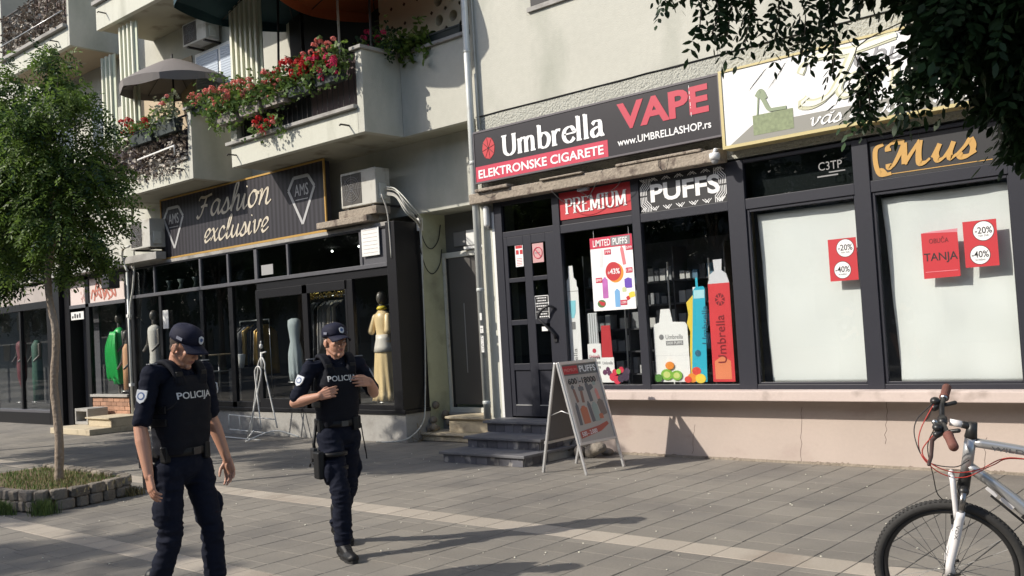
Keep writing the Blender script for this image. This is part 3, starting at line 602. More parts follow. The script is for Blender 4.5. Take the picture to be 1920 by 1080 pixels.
def sale(x0, z0, label):
    t = thing('sale_poster', label, 'poster', (x0 + .15, D, z0)); Y = D + .03; f = FY(Y)
    MB().fbox(f, x0, z0, x0 + .305, z0 + .45, 0, .002).build('sheet', red_m, t)
    for cx, cz, r, s, u in ((x0 + .185, z0 + .345, .092, '-20%', 'NA SVE'), (x0 + .14, z0 + .115, .088, '-40%', 'NA SNI\u017dENO')):
        MB().disc(f, cx, cz, r + .006, .0022, .0026, 28).build('ring', blk, t); MB().disc(f, cx, cz, r, .0028, .0034, 28).build('disc', wht, t)
        txt(s, (cx - .078, cz - .025, cx + .078, cz + .04), f, blk, t, bold=.01, c=.0036, th=.001); txt(u, (cx - .045, cz - .055, cx + .045, cz - .036), f, blk, t, c=.0036, th=.001)
sale(-4.085, 1.967, 'red sale poster with two white discs on the left papered window'); sale(-2.72, 2.0, 'red sale poster with two white discs at the right edge of the right papered window')
t = thing('name_poster', 'red sheet printed OBUCA TANJA, its top corner curling', 'poster', (-2.95, D, 1.92)); f = FY(D + .03)
k = MB(); k.prism(f, [(-3.118, 1.92), (-2.772, 1.925), (-2.772, 2.36), (-2.85, 2.375), (-3.118, 2.38)], 0, .002); k.build('sheet', red_m, t)
k = MB(); k.add([f(-3.118, 2.381, .002), f(-2.772, 2.362, .002), f(-2.765, 2.395, .012), f(-3.0, 2.392, .006)], [(0, 1, 2, 3)]); k.fbox(f, -3.1, 1.985, -2.79, 1.989, .002, .004); k.build('folded_edge', pinkp, t)
dr_ = M('print_maroon', (.12, .01, .015), .5); txt('OBU\u010cA', (-3.045, 2.27, -2.86, 2.335), f, dr_, t, c=.003, th=.001); txt('TANJA', (-3.105, 2.07, -2.785, 2.175), f, blk, t, c=.003, th=.001, bold=.008)
# --- window decals of the vape shop (flat cut-outs standing behind the glass)
fd = FY(D + .075)
def decal(nm, label, x, z, cat='window decal'): return thing(nm, label, cat, (x, D + .06, z))
metal_m = M('print_silver', (.6, .62, .64), .35); lightg = M('print_lightgrey2', (.62, .63, .64), .5)
t = decal('pen_cutout', 'tall white vape pen cut-out with a pale blue window, leftmost in the glass', -7.6, .88)
k = MB(); k.prism(fd, [(-7.70, .88), (-7.50, .88), (-7.50, 2.14), (-7.52, 2.17), (-7.52, 2.24), (-7.56, 2.28), (-7.57, 2.44), (-7.64, 2.44), (-7.65, 2.28), (-7.69, 2.24), (-7.70, 2.15)], 0, .008); k.build('body', wht, t)
k = MB(); k.fbox(fd, -7.70, 2.10, -7.50, 2.106, .009, .010); k.fbox(fd, -7.635, 1.60, -7.575, 1.70, .009, .011); k.build('button_print', gry, t)
k = MB(); k.prism(fd, [(-7.66, 1.98), (-7.55, 1.98), (-7.56, 1.82), (-7.59, 1.75), (-7.63, 1.75), (-7.65, 1.82)], .009, .0105); k.build('tank_print', M('print_aqua', (.25, .62, .72), .4), t)
txt('Umbrella', (.90, -.03, 1.35, .03), Fr((-7.6, D + .066, 0), (0, 0, 1), (-1, 0, 0)), gry, t, c=.001, th=.001)
t = decal('bottle_cutout', 'white bottle cut-out with a silver cap beside the vape pen', -7.3, .9)
MB().prism(fd, [(-7.40, .9), (-7.19, .9), (-7.19, 1.40), (-7.40, 1.40)], 0, .008).build('label_print', wht, t); k = MB(); k.prism(fd, [(-7.375, 1.40), (-7.215, 1.40), (-7.225, 1.80), (-7.365, 1.80)], .0, .008); k.build('cap_print', metal_m, t)
k = MB(); [k.fbox(fd, -7.375 + i * .035, 1.41, -7.365 + i * .035, 1.79, .009, .01) for i in range(5)]; [k.fbox(fd, -7.38 + (i % 6) * .03, 1.08 + .06 * (i // 6), -7.36 + (i % 6) * .03, 1.11 + .06 * (i // 6), .009, .01) for i in range(18)]; k.build('stripe_print', gry, t)
MB().disc(fd, -7.295, 1.31, .03, .009, .010, 14).build('emblem_print', darkred, t); txt('Umbrella', (-7.38, 1.215, -7.21, 1.26), fd, darkred, t, c=.009, th=.001)
t = decal('bottle_cutout', 'red capped white bottle cut-out with berries at its foot', -7.1, .9)
MB().prism(fd, [(-7.185, .9), (-6.99, .9), (-6.99, 1.22), (-7.185, 1.22)], .010, .018).build('label_print', wht, t); k = MB(); k.prism(fd, [(-7.175, 1.22), (-7.005, 1.22), (-7.02, 1.63), (-7.16, 1.63)], .010, .018); k.build('cap_print', red_m, t)
txt('Umbrella', (-7.17, 1.13, -7.01, 1.17), fd, gry, t, c=.019, th=.001); k = MB()
for i, (a, b, r) in enumerate(((-7.14, 1.03, .035), (-7.07, 1.02, .035), (-7.09, 1.07, .03))): k.disc(fd, a, b, r, .019, .0205 + i * .001, 12)
k.build('dark_berry_print', M('print_plum', (.12, .03, .09), .5), t)
t = decal('berry_cutout', 'cluster of red and black berries on the sill behind the glass', -6.9, .9); k = MB(); k.m = 0
for i, (a, b, r, m) in enumerate(((-7.02, .97, .05, 0), (-6.95, .93, .055, 0), (-6.98, 1.03, .04, 0), (-6.88, 1.06, .04, 0), (-6.82, .98, .06, 1), (-6.89, .95, .05, 1), (-6.92, 1.04, .035, 2), (-6.79, 1.04, .045, 1))): k.m = m; k.disc(fd, a, b, r, .022, .028 + i * .001, 14)
k.build('fruit_print', [M('print_raspberry', (.6, .03, .07), .5, fine=(60, .4)), M('print_blackberry', (.05, .03, .06), .5, fine=(60, .6)), green_m], t)
t = decal('box_device_cutout', 'white box-shaped vape cut-out printed Umbrella 5000 puffs', -6.1, .9)
k = MB(); k.prism(fd, [(-6.38, .9), (-5.90, .9), (-5.90, 1.58), (-5.93, 1.62), (-6.10, 1.63), (-6.13, 1.79), (-6.26, 1.79), (-6.29, 1.63), (-6.36, 1.61), (-6.38, 1.57)], 0, .008); k.build('body', wht, t)
txt('Umbrella', (-6.21, 1.42, -5.97, 1.475), fd, gry, t, c=.009, th=.001); MB().disc(fd, -6.27, 1.448, .034, .009, .010, 12).build('emblem_print', gry, t)
MB().fbox(fd, -6.21, 1.345, -5.97, 1.40, .009, .010).build('bar_print', gry, t); txt('5000 PUFFS', (-6.2, 1.355, -5.98, 1.39), fd, wht, t, c=.0105, th=.001); MB().fbox(fd, -6.37, 1.22, -5.91, 1.224, .009, .0095).build('seam_print', lightg, t)
t = decal('fruit_cutout', 'kiwi, strawberry and orange cut-out at the foot of the white box device', -6.1, .9); k = MB(); i = 0
for a, b, r, m in ((-6.22, .99, .085, 0), (-6.22, .99, .05, 3), (-6.08, .98, .075, 0), (-6.08, .98, .045, 3), (-6.34, .95, .06, 4), (-6.17, 1.10, .06, 1), (-5.86, .95, .07, 1), (-5.80, 1.03, .06, 2), (-5.92, .93, .05, 2), (-5.75, .94, .07, 5)):
    k.m = m; k.disc(fd, a, b, r, .012, .020 + i * .0015, 16, r * .8); i += 1
k.build('fruit_print', [green_m, orange_m, M('print_strawberry', (.65, .06, .04), .5), M('print_kiwi', (.55, .62, .2), .5), M('print_leaf', (.08, .22, .04), .5), yellow_m], t)
t = decal('device_cutout', 'yellow wavy vape cut-out half hidden behind the blue one', -5.85, 1.1)
k = MB(); k.prism(fd, [(-5.90, .95), (-5.74, .95), (-5.72, 1.5), (-5.70, 1.9), (-5.76, 1.98), (-5.82, 1.92), (-5.90, 1.85), (-5.88, 1.7), (-5.91, 1.6), (-5.87, 1.5), (-5.89, 1.3)], -.012, -.004); k.build('body', yellow_m, t)
MB().fbox(fd, -5.80, 1.97, -5.75, 2.03, -.012, -.004).build('mouthpiece_print', wht, t)
t = decal('device_cutout', 'turquoise slim vape cut-out lettered Umbrella, second from right', -5.75, .9)
k = MB(); k.prism(fd, [(-5.87, .9), (-5.665, .9), (-5.62, 2.0), (-5.64, 2.03), (-5.71, 2.03), (-5.71, 2.14), (-5.74, 2.14), (-5.74, 2.03), (-5.78, 1.99)], .020, .028); k.build('body', blue_m, t)
MB().prism(fd, [(-5.775, 1.89), (-5.63, 1.89), (-5.625, 1.99), (-5.77, 1.99)], .029, .030).build('mouthpiece_print', M('print_paleblue', (.4, .68, .75), .4), t)
txt('Umbrella', (1.35, -.035, 1.80, .04), Fr((-5.725, D + .05, 0), Vector((.05, 0, 1)).normalized(), Vector((-1, 0, .05)).normalized()), M('print_navy', (.02, .12, .2), .5), t, c=.006, th=.001); MB().disc(fd, -5.765, 1.24, .04, .029, .031, 12).build('emblem_print', M('print_navy'), t)
t = decal('device_cutout', 'large red vape cut-out with clear mouthpiece, rightmost in the glass', -5.43, .9)
k = MB(); k.prism(fd, [(-5.585, .9), (-5.30, .9), (-5.295, 2.05), (-5.575, 2.05)], .020, .028); k.build('body', M('print_redfade', (.62, .05, .06), .4, big=(1.5, .25)), t)
MB().prism(fd, [(-5.55, .93), (-5.34, .93), (-5.34, 1.14), (-5.45, 1.2), (-5.55, 1.14)], .0285, .0292).build('glow_print', M('print_coral', (.7, .22, .10), .5), t)
k = MB(); k.prism(fd, [(-5.575, 2.05), (-5.295, 2.05), (-5.33, 2.16), (-5.385, 2.20), (-5.375, 2.33), (-5.49, 2.33), (-5.48, 2.20), (-5.54, 2.16)], .020, .028); k.build('mouthpiece_print', M('print_clear', (.62, .62, .66), .35), t)
txt('Umbrella', (1.12, -.05, 1.68, .06), Fr((-5.44, D + .05, 0), (0, 0, 1), (-1, 0, 0)), M('print_darkred', (.2, .01, .02), .5), t, c=.006, th=.001)
k = MB(); cx, cz = -5.43, 1.86
for i in range(8):
    a = i * math.pi / 4; k.prism(fd, [(cx + .02 * math.cos(a), cz + .02 * math.sin(a)), (cx + .065 * math.cos(a - .3), cz + .075 * math.sin(a - .3)), (cx + .065 * math.cos(a + .3), cz + .075 * math.sin(a + .3))], .029, .030)
k.build('emblem_print', M('print_darkred'), t)
# poster LIMITED PUFFS
t = thing('hanging_poster', 'white LIMITED PUFFS price poster hanging in the left shop window', 'poster', (-6.9, D + .03, 1.82)); f = Fr((-7.235, D + .030, 1.82), Vector((1, 0, .0)), Vector((0, 0, 1)))
MB().fbox(f, 0, 0, .65, .94, -.012, 0).build('sheet', wht, t)
MB().fbox(f, 0, .80, .65, .94, .0005, .002).build('header_print', darkred, t); MB().fbox(f, .33, .815, .62, .925, .0021, .003).build('header_print', gry, t)
txt('LIMITED', (.05, .825, .32, .91), f, wht, t, bold=.01, c=.0035, th=.001); txt('PUFFS', (.36, .825, .58, .91), f, wht, t, bold=.01, c=.0035, th=.001)
k = MB(); k.m = 1; k.disc(f, .37, .47, .125, .0005, .0012, 28); k.m = 0; k.disc(f, .34, .49, .12, .0014, .0024, 28); k.build('price_disc', [red_m, orange_m], t); txt('43%', (.29, .455, .44, .525), f, wht, t, bold=.02, c=.003, th=.001); txt('do', (.255, .46, .285, .50), f, wht, t, c=.003, th=.001)
for i, (a, b, w, h, m, rot) in enumerate(((.17, .67, .05, .24, lightg, -.12), (.50, .68, .05, .24, M('print_rose', (.6, .18, .2), .5), .15), (.20, .29, .085, .27, M('print_violet', (.42, .12, .38), .5, big=(6, .5)), 0), (.38, .15, .08, .23, M('print_sky', (.16, .36, .62), .5), 0), (.555, .33, .11, .13, purple_m, 0), (.49, .25, .06, .06, M('print_lime', (.5, .55, .3), .5), 0), (.60, .18, .09, .07, yellow_m, .2), (.54, .14, .05, .05, red_m, .4))):
    c_, s_ = math.cos(rot), math.sin(rot); pts = [(a + x * w / 2 * c_ - y * h / 2 * s_, b + x * w / 2 * s_ + y * h / 2 * c_) for x, y in ((-1, -.94), (-.8, -1), (.8, -1), (1, -.94), (1, .75), (.4, .9), (.35, 1), (-.35, 1), (-.4, .9), (-1, .75))]
    MB().prism(f, pts, .0005, .0015 + .0001 * i).build('device_print', m, t)
for a, b in ((.06, .36), (.22, .71), (.55, .74), (.53, .455), (.42, .055)): MB().fbox(f, a, b, a + .10, b + .065, .003, .0036).build('price_tag_print', darkred, t)
for a, b, s in ((.06, .36, '899'), (.22, .71, '799'), (.55, .74, '599'), (.53, .455, '1.299'), (.42, .055, '1.099')): txt(s, (a + .01, b + .015, a + .09, b + .05), f, wht, t, c=.004, th=.001)
k = MB(); k.m = 0; k.disc(f, .13, .09, .065, .0005, .0015, 16, .05); k.m = 1; k.prism(f, [(.08, .13), (.19, .10), (.17, .06), (.12, .07)], .0017, .0024); k.build('watermelon_print', [M('print_dkgreen', (.06, .14, .04), .5), red_m], t)
k = MB()
for x in (.06, .6): k.bar(f(x, .94, -.006), f(x, 1.04, -.006), .002, 5)
k.build('hanging_string', wht, t)
# ------------------------------------------------------------------ left building
LB = thing('apartment_building', 'older stucco block on the left with stacked balconies above black shopfronts', 'building', (-18, 10.4, 0))
WY = 10.43
k = MB(); k.box(-34, WY, 3.56, -9.1, 16, 16); k.build('wall', stucco, LB)
k = MB(); k.box(-10.9, WY, 0, -10.87, 12, 3.558); k.build('entry_jamb', green_wall, LB)
k = MB(); k.box(-10.868, 10.98, 2.95, -9.1, 11.1, 3.558); k.build('entry_panel', M('grey_panel', (.12, .12, .115), .7, big=(2, .1)), LB)
k = MB(); k.box(-10.868, 11.0, 0, -9.1, 11.05, .3); k.box(-9.85, 10.99, .3, -9.1, 11.1, 2.95); k.build('entry_back_wall', stucco_pale, LB)
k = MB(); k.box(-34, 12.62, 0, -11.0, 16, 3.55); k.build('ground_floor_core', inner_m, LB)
# white entry door
ed = thing('entry_door', 'white framed entrance door with grey frosted leaf in the recess between the shops', 'door', (-10.4, 10.9, .36))
k = MB()
for a in ((-10.86, .37, -10.80, 2.93), (-9.97, .37, -9.90, 2.93), (-10.80, 2.84, -9.97, 2.93), (-10.80, .37, -9.97, .45)): k.box(a[0], 10.86, a[1], a[2], 10.93, a[3])
k.build('door_frame', white_d, ed, .005)
MB().box(-10.80, 10.89, .45, -10.74, 10.91, 2.84).build('dark_gap', blk, ed)
MB().box(-10.74, 10.885, .50, -9.97, 10.915, 2.84).build('door_leaf', M('frosted_leaf', (.10, .095, .09), .3, big=(1.2, .25)), ed)
MB().box(-10.45, 10.88, 1.0, -10.435, 10.886, 2.1).build('leaf_seam', M('seam_light', (.3, .3, .3), .4), ed)
MB().box(-10.0, 10.84, 1.45, -9.96, 10.87, 1.62).build('lock_plate', steel, ed)
t = thing('meter_box', 'white electricity meter box on the ledge above the entrance door', 'meter box', (-10.1, 10.8, 2.9))
MB().box(-10.28, 10.84, 3.0, -9.98, 10.95, 3.24).build('casing', white_m, t, .01); MB().box(-10.32, 10.82, 2.94, -9.9, 10.95, 2.985).build('shelf', white_m, t)
k = MB(); k.box(-10.66, 10.95, 3.02, -10.4, 10.975, 3.25); tag(k.build('junction_box', M('grey_box', (.2, .2, .2), .6), bev=.005), 'grey junction box left of the white meter box above the entrance door', 'junction box')
sb = thing('entry_steps', 'beige stone steps below the white entrance door', 'steps', (-10, 10.3, 0))
MB().box(-10.86, 10.22, 0, -9.1, 11, .09).build('step', stone_b, sb, .012); MB().box(-10.88, 10.18, .09, -9.1, 11, .125).build('tread', stone_b, sb, .01)
MB().box(-10.42, 10.38, .125, -9.1, 11, .33).build('step', stone_b, sb, .01); MB().box(-10.46, 10.33, .33, -9.1, 11, .37).build('tread', stone_b, sb, .01)
MB().box(-10.86, 10.7, .125, -10.42, 11, .37).build('infill', concrete, sb)
# ---- Fashion shop
FS = thing('fashion_shopfront', 'black framed clothes shop projecting under the balconies on a grey plinth', 'shopfront', (-15, 9.9, 0)); FYY = 9.9
MB().box(-19.3, FYY, 0, -10.86, 10.42, .44).build('plinth', concrete, FS, .006)
MB().box(-19.3, FYY - .03, .44, -10.84, 10.42, .50).build('sill', black_m, FS, .005)
MB().box(-11.08, FYY - .03, .50, -10.87, WY - .001, 3.42).build('corner_pillar', black_m, FS, .006)
MB().box(-19.3, FYY + .02, 3.38, -11.09, WY, 3.44).build('roof_slab', concrete, FS)
def fm(x0, z0, x1, z1, nm='mullion', y0=FYY, y1=FYY + .07, m=black_m): return MB().box(x0, y0, z0, x1, y1, z1).build(nm, m, FS, .004)
frm = M('grey_frame', (.09, .09, .10), .4, fine=(20, .15))
for x, w in ((-19.22, .12), (-18.25, .05), (-16.5, .06), (-15.54, .06), (-14.64, .09), (-13.68, .05), (-11.72, .06)): fm(x - w / 2, 2.80, x + w / 2, 3.38, m=frm if w < .1 else black_m)
fm(-19.28, 2.735, -11.08, 2.80, 'transom', FYY - .03, FYY + .06, frm); fm(-14.64, 2.60, -11.08, 2.734, 'transom')
fm(-19.28, 3.34, -11.09, 3.378, 'top_rail')
for x, w in ((-19.2, .14), (-18.05, .10), (-16.5, .12), (-15.50, .14), (-14.64, .10), (-13.25, .14), (-12.05, .14), (-12.15, .05)): fm(x - w / 2, .50, x + w / 2, 2.735 if x < -14.7 else 2.60)
fm(-14.6, 2.45, -12.1, 2.6, 'door_header'); fm(-14.6, .5, -12.1, .66, 'kick_rail'); fm(-19.1, .5, -14.7, .60, 'kick_rail'); fm(-12.0, .5, -11.08, .58, 'kick_rail')
for x0, x1 in ((-19.15, -18.28), (-18.22, -16.53), (-16.47, -15.57), (-15.51, -14.69), (-14.59, -13.71), (-13.65, -11.75)): MB().box(x0, FYY + .03, 2.80, x1, FYY + .036, 3.34).build('window_glass', glass_d, FS)
for x0, x1 in ((-19.1, -18.1), (-18.0, -16.56), (-16.44, -15.57), (-15.43, -14.69), (-14.59, -13.32), (-13.18, -12.18), (-12.0, -11.08)): MB().box(x0, FYY + .03, .58, x1, FYY + .036, 2.6 if x0 > -14.7 else 2.735).build('window_glass', glass, FS)
# notice panel upper right
k = MB(); k.box(-11.70, FYY + .02, 2.80, -11.09, FYY + .04, 3.34); k.build('blind_panel', frm, FS)
t = thing('notice_board', 'white slatted notice in the top right pane of the fashion shop', 'notice', (-11.4, 9.88, 2.95)); MB().box(-11.66, 9.875, 2.93, -11.24, 9.89, 3.37).build('board', white_m, t, .004)
k = MB(); [k.box(-11.62, 9.872, 2.98 + i * .06, -11.28, 9.875, 2.985 + i * .06) for i in range(7)]; k.build('ruled_lines', M('print_taupe', (.42, .36, .34), .6), t)
k = MB(); k.box(-14.5, 9.925, 2.86, -14.15, 9.932, 3.04); tag(k.build('paper_note', M('dim_paper', (.3, .3, .3), .7)), 'dim paper rectangle behind the upper fashion shop glass', 'paper')
k = MB(); k.box(-17.92, 9.88, 2.05, -17.72, 9.895, 2.42); tag(k.build('door_sticker', white_m), 'white upright sticker on the left fashion shop door', 'sticker')
# interior
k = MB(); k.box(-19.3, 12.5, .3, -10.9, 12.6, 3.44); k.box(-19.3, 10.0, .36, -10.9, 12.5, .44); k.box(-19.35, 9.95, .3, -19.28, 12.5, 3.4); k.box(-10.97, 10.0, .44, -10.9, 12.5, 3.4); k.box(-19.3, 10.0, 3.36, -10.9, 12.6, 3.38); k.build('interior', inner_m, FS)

# rails with clothes
random.seed(11)
cloth_m = [M('cloth_black', (.02, .02, .025), .8), M('cloth_grey', (.18, .18, .19), .7), M('cloth_cream', (.45, .40, .32), .7), M('cloth_green', (.03, .22, .10), .7), M('cloth_gold', (.45, .30, .10), .35, metal=.6)]
def rail(x0, x1, y, z, seed, label, mix):
    t = thing('clothes_rail', label, 'clothes rail', ((x0 + x1) / 2, y, .44)); random.seed(seed)
    k = MB(); k.bar((x0, y, z), (x1, y, z), .015); k.bar((x0, y, .44), (x0, y, z), .012); k.bar((x1, y, .44), (x1, y, z), .012); k.build('rail', steel, t)
    x = x0 + .05
    while x < x1 - .05:
        h = U(.6, 1.1); k = MB(); w = U(.18, .24); n = 9
        vs = []; 
        for j in range(7):
            for i in range(n):
                a = i / (n - 1) - .5; b = j / 6; ww = w * (1 if j else .45) * (1 + .15 * b)
                vs.append((x + .02 * math.sin(i * 2.1 + j * .3 + x * 9), y + a * ww * 2, z - .08 - b * h - (abs(a) * .10 if j == 0 else 0)))
        fs = [(j * n + i, j * n + i + 1, (j + 1) * n + i + 1, (j + 1) * n + i) for j in range(6) for i in range(n - 1)]
        k.add(vs, fs, True); o = k.build('garment', cloth_m[random.choice(mix)], t); s = o.modifiers.new('s', 'SOLIDIFY'); s.thickness = .02
        x += U(.05, .10)
rail(-14.15, -13.1, 10.7, 2.42, 1, 'rail of hanging garments seen through the fashion shop door', (0, 0, 1, 1, 2))
rail(-16.6, -15.6, 10.8, 2.1, 2, 'rail of dark garments behind the fashion shop window beside the white stand', (0, 0, 1, 4))
rail(-13.0, -12.2, 11.3, 2.2, 4, 'rail with green and dark garments behind the gold dress', (3, 0, 0, 1))
k = MB()
for i in range(140): k.ell((U(-13.8, -12.72), 10.35 + U(-.05, .05), 2.42 + U(-.05, .05)), (.012, .012, .018), None, 6, 4)
tag(stuff(k.build('gold_garland', M('gold_tinsel', (.8, .6, .2), .25, metal=1))), 'glittering gold garland above the hanging garments inside the fashion shop', 'garland')
# ceiling spots inside (small lit bulbs as seen in the photo)
k = MB(); sp = M('lit_bulb', (1, .95, .85), emit=12)
for i, (x, y) in enumerate(((-13.3, 11.2), (-12.6, 11.5), (-12.3, 10.8), (-11.9, 11.4), (-11.5, 11.1), (-14.2, 11.3))): tag(MB().ell((x, y, 3.30), (.02, .02, .02), None, 8, 6).build('ceiling_spot', sp), 'tiny lit ceiling spot inside the fashion shop, ' + ('leftmost but one', 'above the door garments', 'nearest the glass over the door', 'behind the gold dress', 'nearest the notice board', 'far left of the row')[i], 'spotlight', 'ceiling spots inside the fashion shop')
t = thing('display_table', 'small white table with a cup in the fashion shop window behind the near officer', 'table', (-17.1, 10.6, .44))
MB().lathe([(.35, 0), (.36, .02), (.35, .03)], (-17.1, 10.6, 1.45), 24).build('tabletop', M('table_wood', (.35, .27, .16), .5), t); MB().bar((-17.1, 10.6, .44), (-17.1, 10.6, 1.45), .02).build('pedestal', steel, t)
MB().lathe([(.12, 0), (.36, .02)], (-17.1, 10.6, 1.12), 24).build('lower_shelf', white_m, t)
t = thing('white_vase', 'white tapering vase beside the small table in the fashion shop', 'vase', (-15.85, 10.3, .5)); MB().lathe([(.05, 0), (.07, .12), (.09, .25), (.085, .26)], (-15.85, 10.3, 1.2), 16).build('vase_body', white_m, t); MB().box(-16.05, 10.15, .5, -15.65, 10.45, 1.2).build('stand', inner_m, t)
for i, x in enumerate((-18.0, -17.55, -17.0)):
    tag(MB().lathe([(.06, 0), (.03, .08), (.035, .12), (.075, .2), (.07, .2)], (x, 10.1, 2.83), 12).build('glass_vase', white_d if i == 1 else M('dim_vase', (.2, .2, .2), .3)), ('faint vase, left one on the transom inside the fashion shop', 'pale hourglass vase, brightest on the transom inside the fashion shop', 'faint vase, right one on the transom inside the fashion shop')[i], 'vase')
# mannequins and dresses
def dressform(x, y, z0, prof, mat, name, label, folds=10, amp=.03, sx=1, extra=None, head=True, arms=True, skin=M('mannequin_skin', (.10, .09, .08), .4)):
    t = thing(name, label, 'mannequin', (x, y, z0)); n = 48; vs = []
    zt = prof[-1][1]
    for r, z in prof:
        f = max(0, 1 - (z) / (zt * .62))
        for i in range(n):
            a = 6.2832 * i / n; rr = r * (1 + amp * 8 * f * math.sin(a * folds + z * 3) * .35)
            vs.append((x + rr * math.cos(a) * sx, y + rr * math.sin(a) * .75, z0 + z))
    m = len(prof); fs = [(i * n + k, i * n + (k + 1) % n, (i + 1) * n + (k + 1) % n, (i + 1) * n + k) for i in range(m - 1) for k in range(n)]; fs += [tuple(range(n - 1, -1, -1)), tuple((m - 1) * n + k for k in range(n))]
    k = MB(); k.add(vs, fs, True); k.build('dress', mat, t)
    if head:
        k = MB(); k.cap((x, y, z0 + zt - .02), .05, (x, y, z0 + zt + .1), .045); k.ell((x, y, z0 + zt + .19), (.075, .09, .115)); k.build('head', skin, t)
    for s in (-1, 1):       # arms and shins of the figure
        zs = z0 + zt - .12; w = prof[-3][0] * sx
        if arms: MB().cap((x + s * w, y, zs), .042, (x + s * (w + .07), y - .03, zs - .28), .033).cap((x + s * (w + .07), y - .03, zs - .28), .032, (x + s * (w + .01), y - .16, zs - .42), .022).build('arm', skin, t)
        if prof[0][1] > .1 or z0 > .9: MB().cap((x + s * .06, y, z0 + prof[0][1] + .05), .05, (x + s * .07, y, max(.52, z0 - .35)), .03).build('shin', skin, t)
    k = MB(); k.bar((x, y, z0 - .02), (x, y, z0 + .3), .015); k.lathe([(.16, 0), (.15, .015)], (x, y, z0 - .03), 20); k.build('stand', steel, t)
    return t
satin = M('gold_satin', (.78, .60, .34), .32, big=(5, .15)); 
t = dressform(-11.65, 10.22, .62, [(.23, 0), (.215, .1), (.19, .5), (.17, .8), (.15, .95), (.12, 1.02), (.14, 1.2), (.15, 1.3), (.14, 1.38), (.06, 1.46)], satin, 'dressed_mannequin', 'mannequin in a long gold satin dress with white peplum in the right fashion window', amp=.05, arms=False)
k = MB(); k.lathe([(.185, .78), (.17, .86), (.14, .98), (.135, 1.06)], (-11.65, 10.22, .62), 28, Matrix.Diagonal(Vector((1, .8, 1)))); k.build('peplum', M('white_satin', (.7, .66, .6), .4), t)
k = MB()
for s in (-1, 1): k.cap((-11.65 + s * .15, 10.2, 1.97), .05, (-11.65 + s * .20, 10.15, 1.74), .06)
k.build('sleeve', satin, t); MB().lathe([(.07, 0), (.09, .02), (.06, .06)], (-11.65, 10.22, 2.08), 16).build('collar', M('yellow_scarf', (.7, .55, .05), .5), t)
dressform(-14.12, 10.3, .95, [(.13, 0), (.15, .15), (.155, .4), (.15, .5), (.10, .70), (.12, .85), (.14, .98), (.13, 1.08), (.06, 1.11)], M('pale_blue_cloth', (.34, .40, .42), .8), 'dressed_mannequin', 'headless mannequin in a plain pale blue dress behind the fashion shop door glass', amp=.03, head=False, arms=False)
dressform(-18.65, 10.08, 1.1, [(.15, 0), (.155, .2), (.13, .45), (.16, .75), (.17, .92), (.15, 1.0), (.05, 1.06)], M('white_knit', (.6, .58, .54), .85, bump=(60, .5, .005)), 'dressed_mannequin', 'mannequin in a white knitted top left of the fashion shop door', amp=.005)
# ---- Fashion sign
fs_ = thing('shop_sign', 'dark striped Fashion exclusive sign with gold edge and two diamond emblems', 'sign', (-15, 9.8, 3.5)); YF = 9.95; f = Fr((0, YF, 1.68 - 1.68 * 1.0153), (1.0153, 0, 0), (0, 0, 1.0153))
sx0, sx1, sz0, sz1 = -17.66, -12.44, 3.455, 4.60
MB().fbox(f, sx0, sz0, sx1, sz1, -.13, 0).build('sign_box', M('striped_sign', (.030, .028, .034), .5, spec=.3, wave=(2.6, .38), big=(2, .1)), fs_)
k = MB()
for a in ((sx0 - .03, sz0 - .035, sx1 + .03, sz0), (sx0 - .03, sz1, sx1 + .03, sz1 + .03), (sx0 - .03, sz0, sx0, sz1), (sx1, sz0, sx1 + .03, sz1)): k.fbox(f, *a, -.015, .012)
k.build('gold_edge', M('gold_edge', (.50, .30, .08), .4, metal=.3), fs_)
scr = M('script_champagne', (.56, .50, .40), .45)
k = MB(); script(k, f, 'Fashion', -16.35, 4.10, -13.95, .27, .125, shear=.3); script(k, f, 'exclusive', -16.15, 3.62, -14.05, .23, .13, shear=.3); k.build('lettering', scr, fs_)
emb = M('emblem_silver', (.42, .42, .42), .4)
for cx in (-17.2, -13.05):
    k = MB(); w = .36; P = [(cx - w * .55, 4.42), (cx + w * .55, 4.42), (cx + w, 4.22), (cx, 3.62), (cx - w, 4.22)]
    for i in range(5): k.pen(f, [P[i], P[(i + 1) % 5]], .055, c=.002 + i * .0004, m=1, sm=False)
    k.fbox(f, cx - .17, 4.03, cx + .17, 4.045, .002, .005); k.build('diamond_emblem', emb, fs_)
    k = MB(); serif_s = 'AMS'; txt('AMS', (cx - .19, 4.10, cx + .19, 4.30), f, emb, fs_, c=.002)
# concrete ledge pieces over the shop
k = MB(); k.box(-12.62, 9.74, 3.47, -11.35, 10.0, 3.575); tag(k.build('concrete_ledge', oldconc, bev=.01), 'chipped concrete ledge under the big air conditioner', 'ledge')
k = MB(); k.box(-12.1, 9.80, 3.577, -11.18, 10.1, 3.70); tag(k.build('concrete_block', oldconc, bev=.01), 'weathered block carrying the big air conditioner', 'block')
k = MB(); k.box(-19.2, 9.68, 3.45, -17.72, 9.9, 3.60); tag(k.build('concrete_ledge', concrete, bev=.01), 'grey ledge under the small air conditioner left of the Fashion sign', 'ledge')
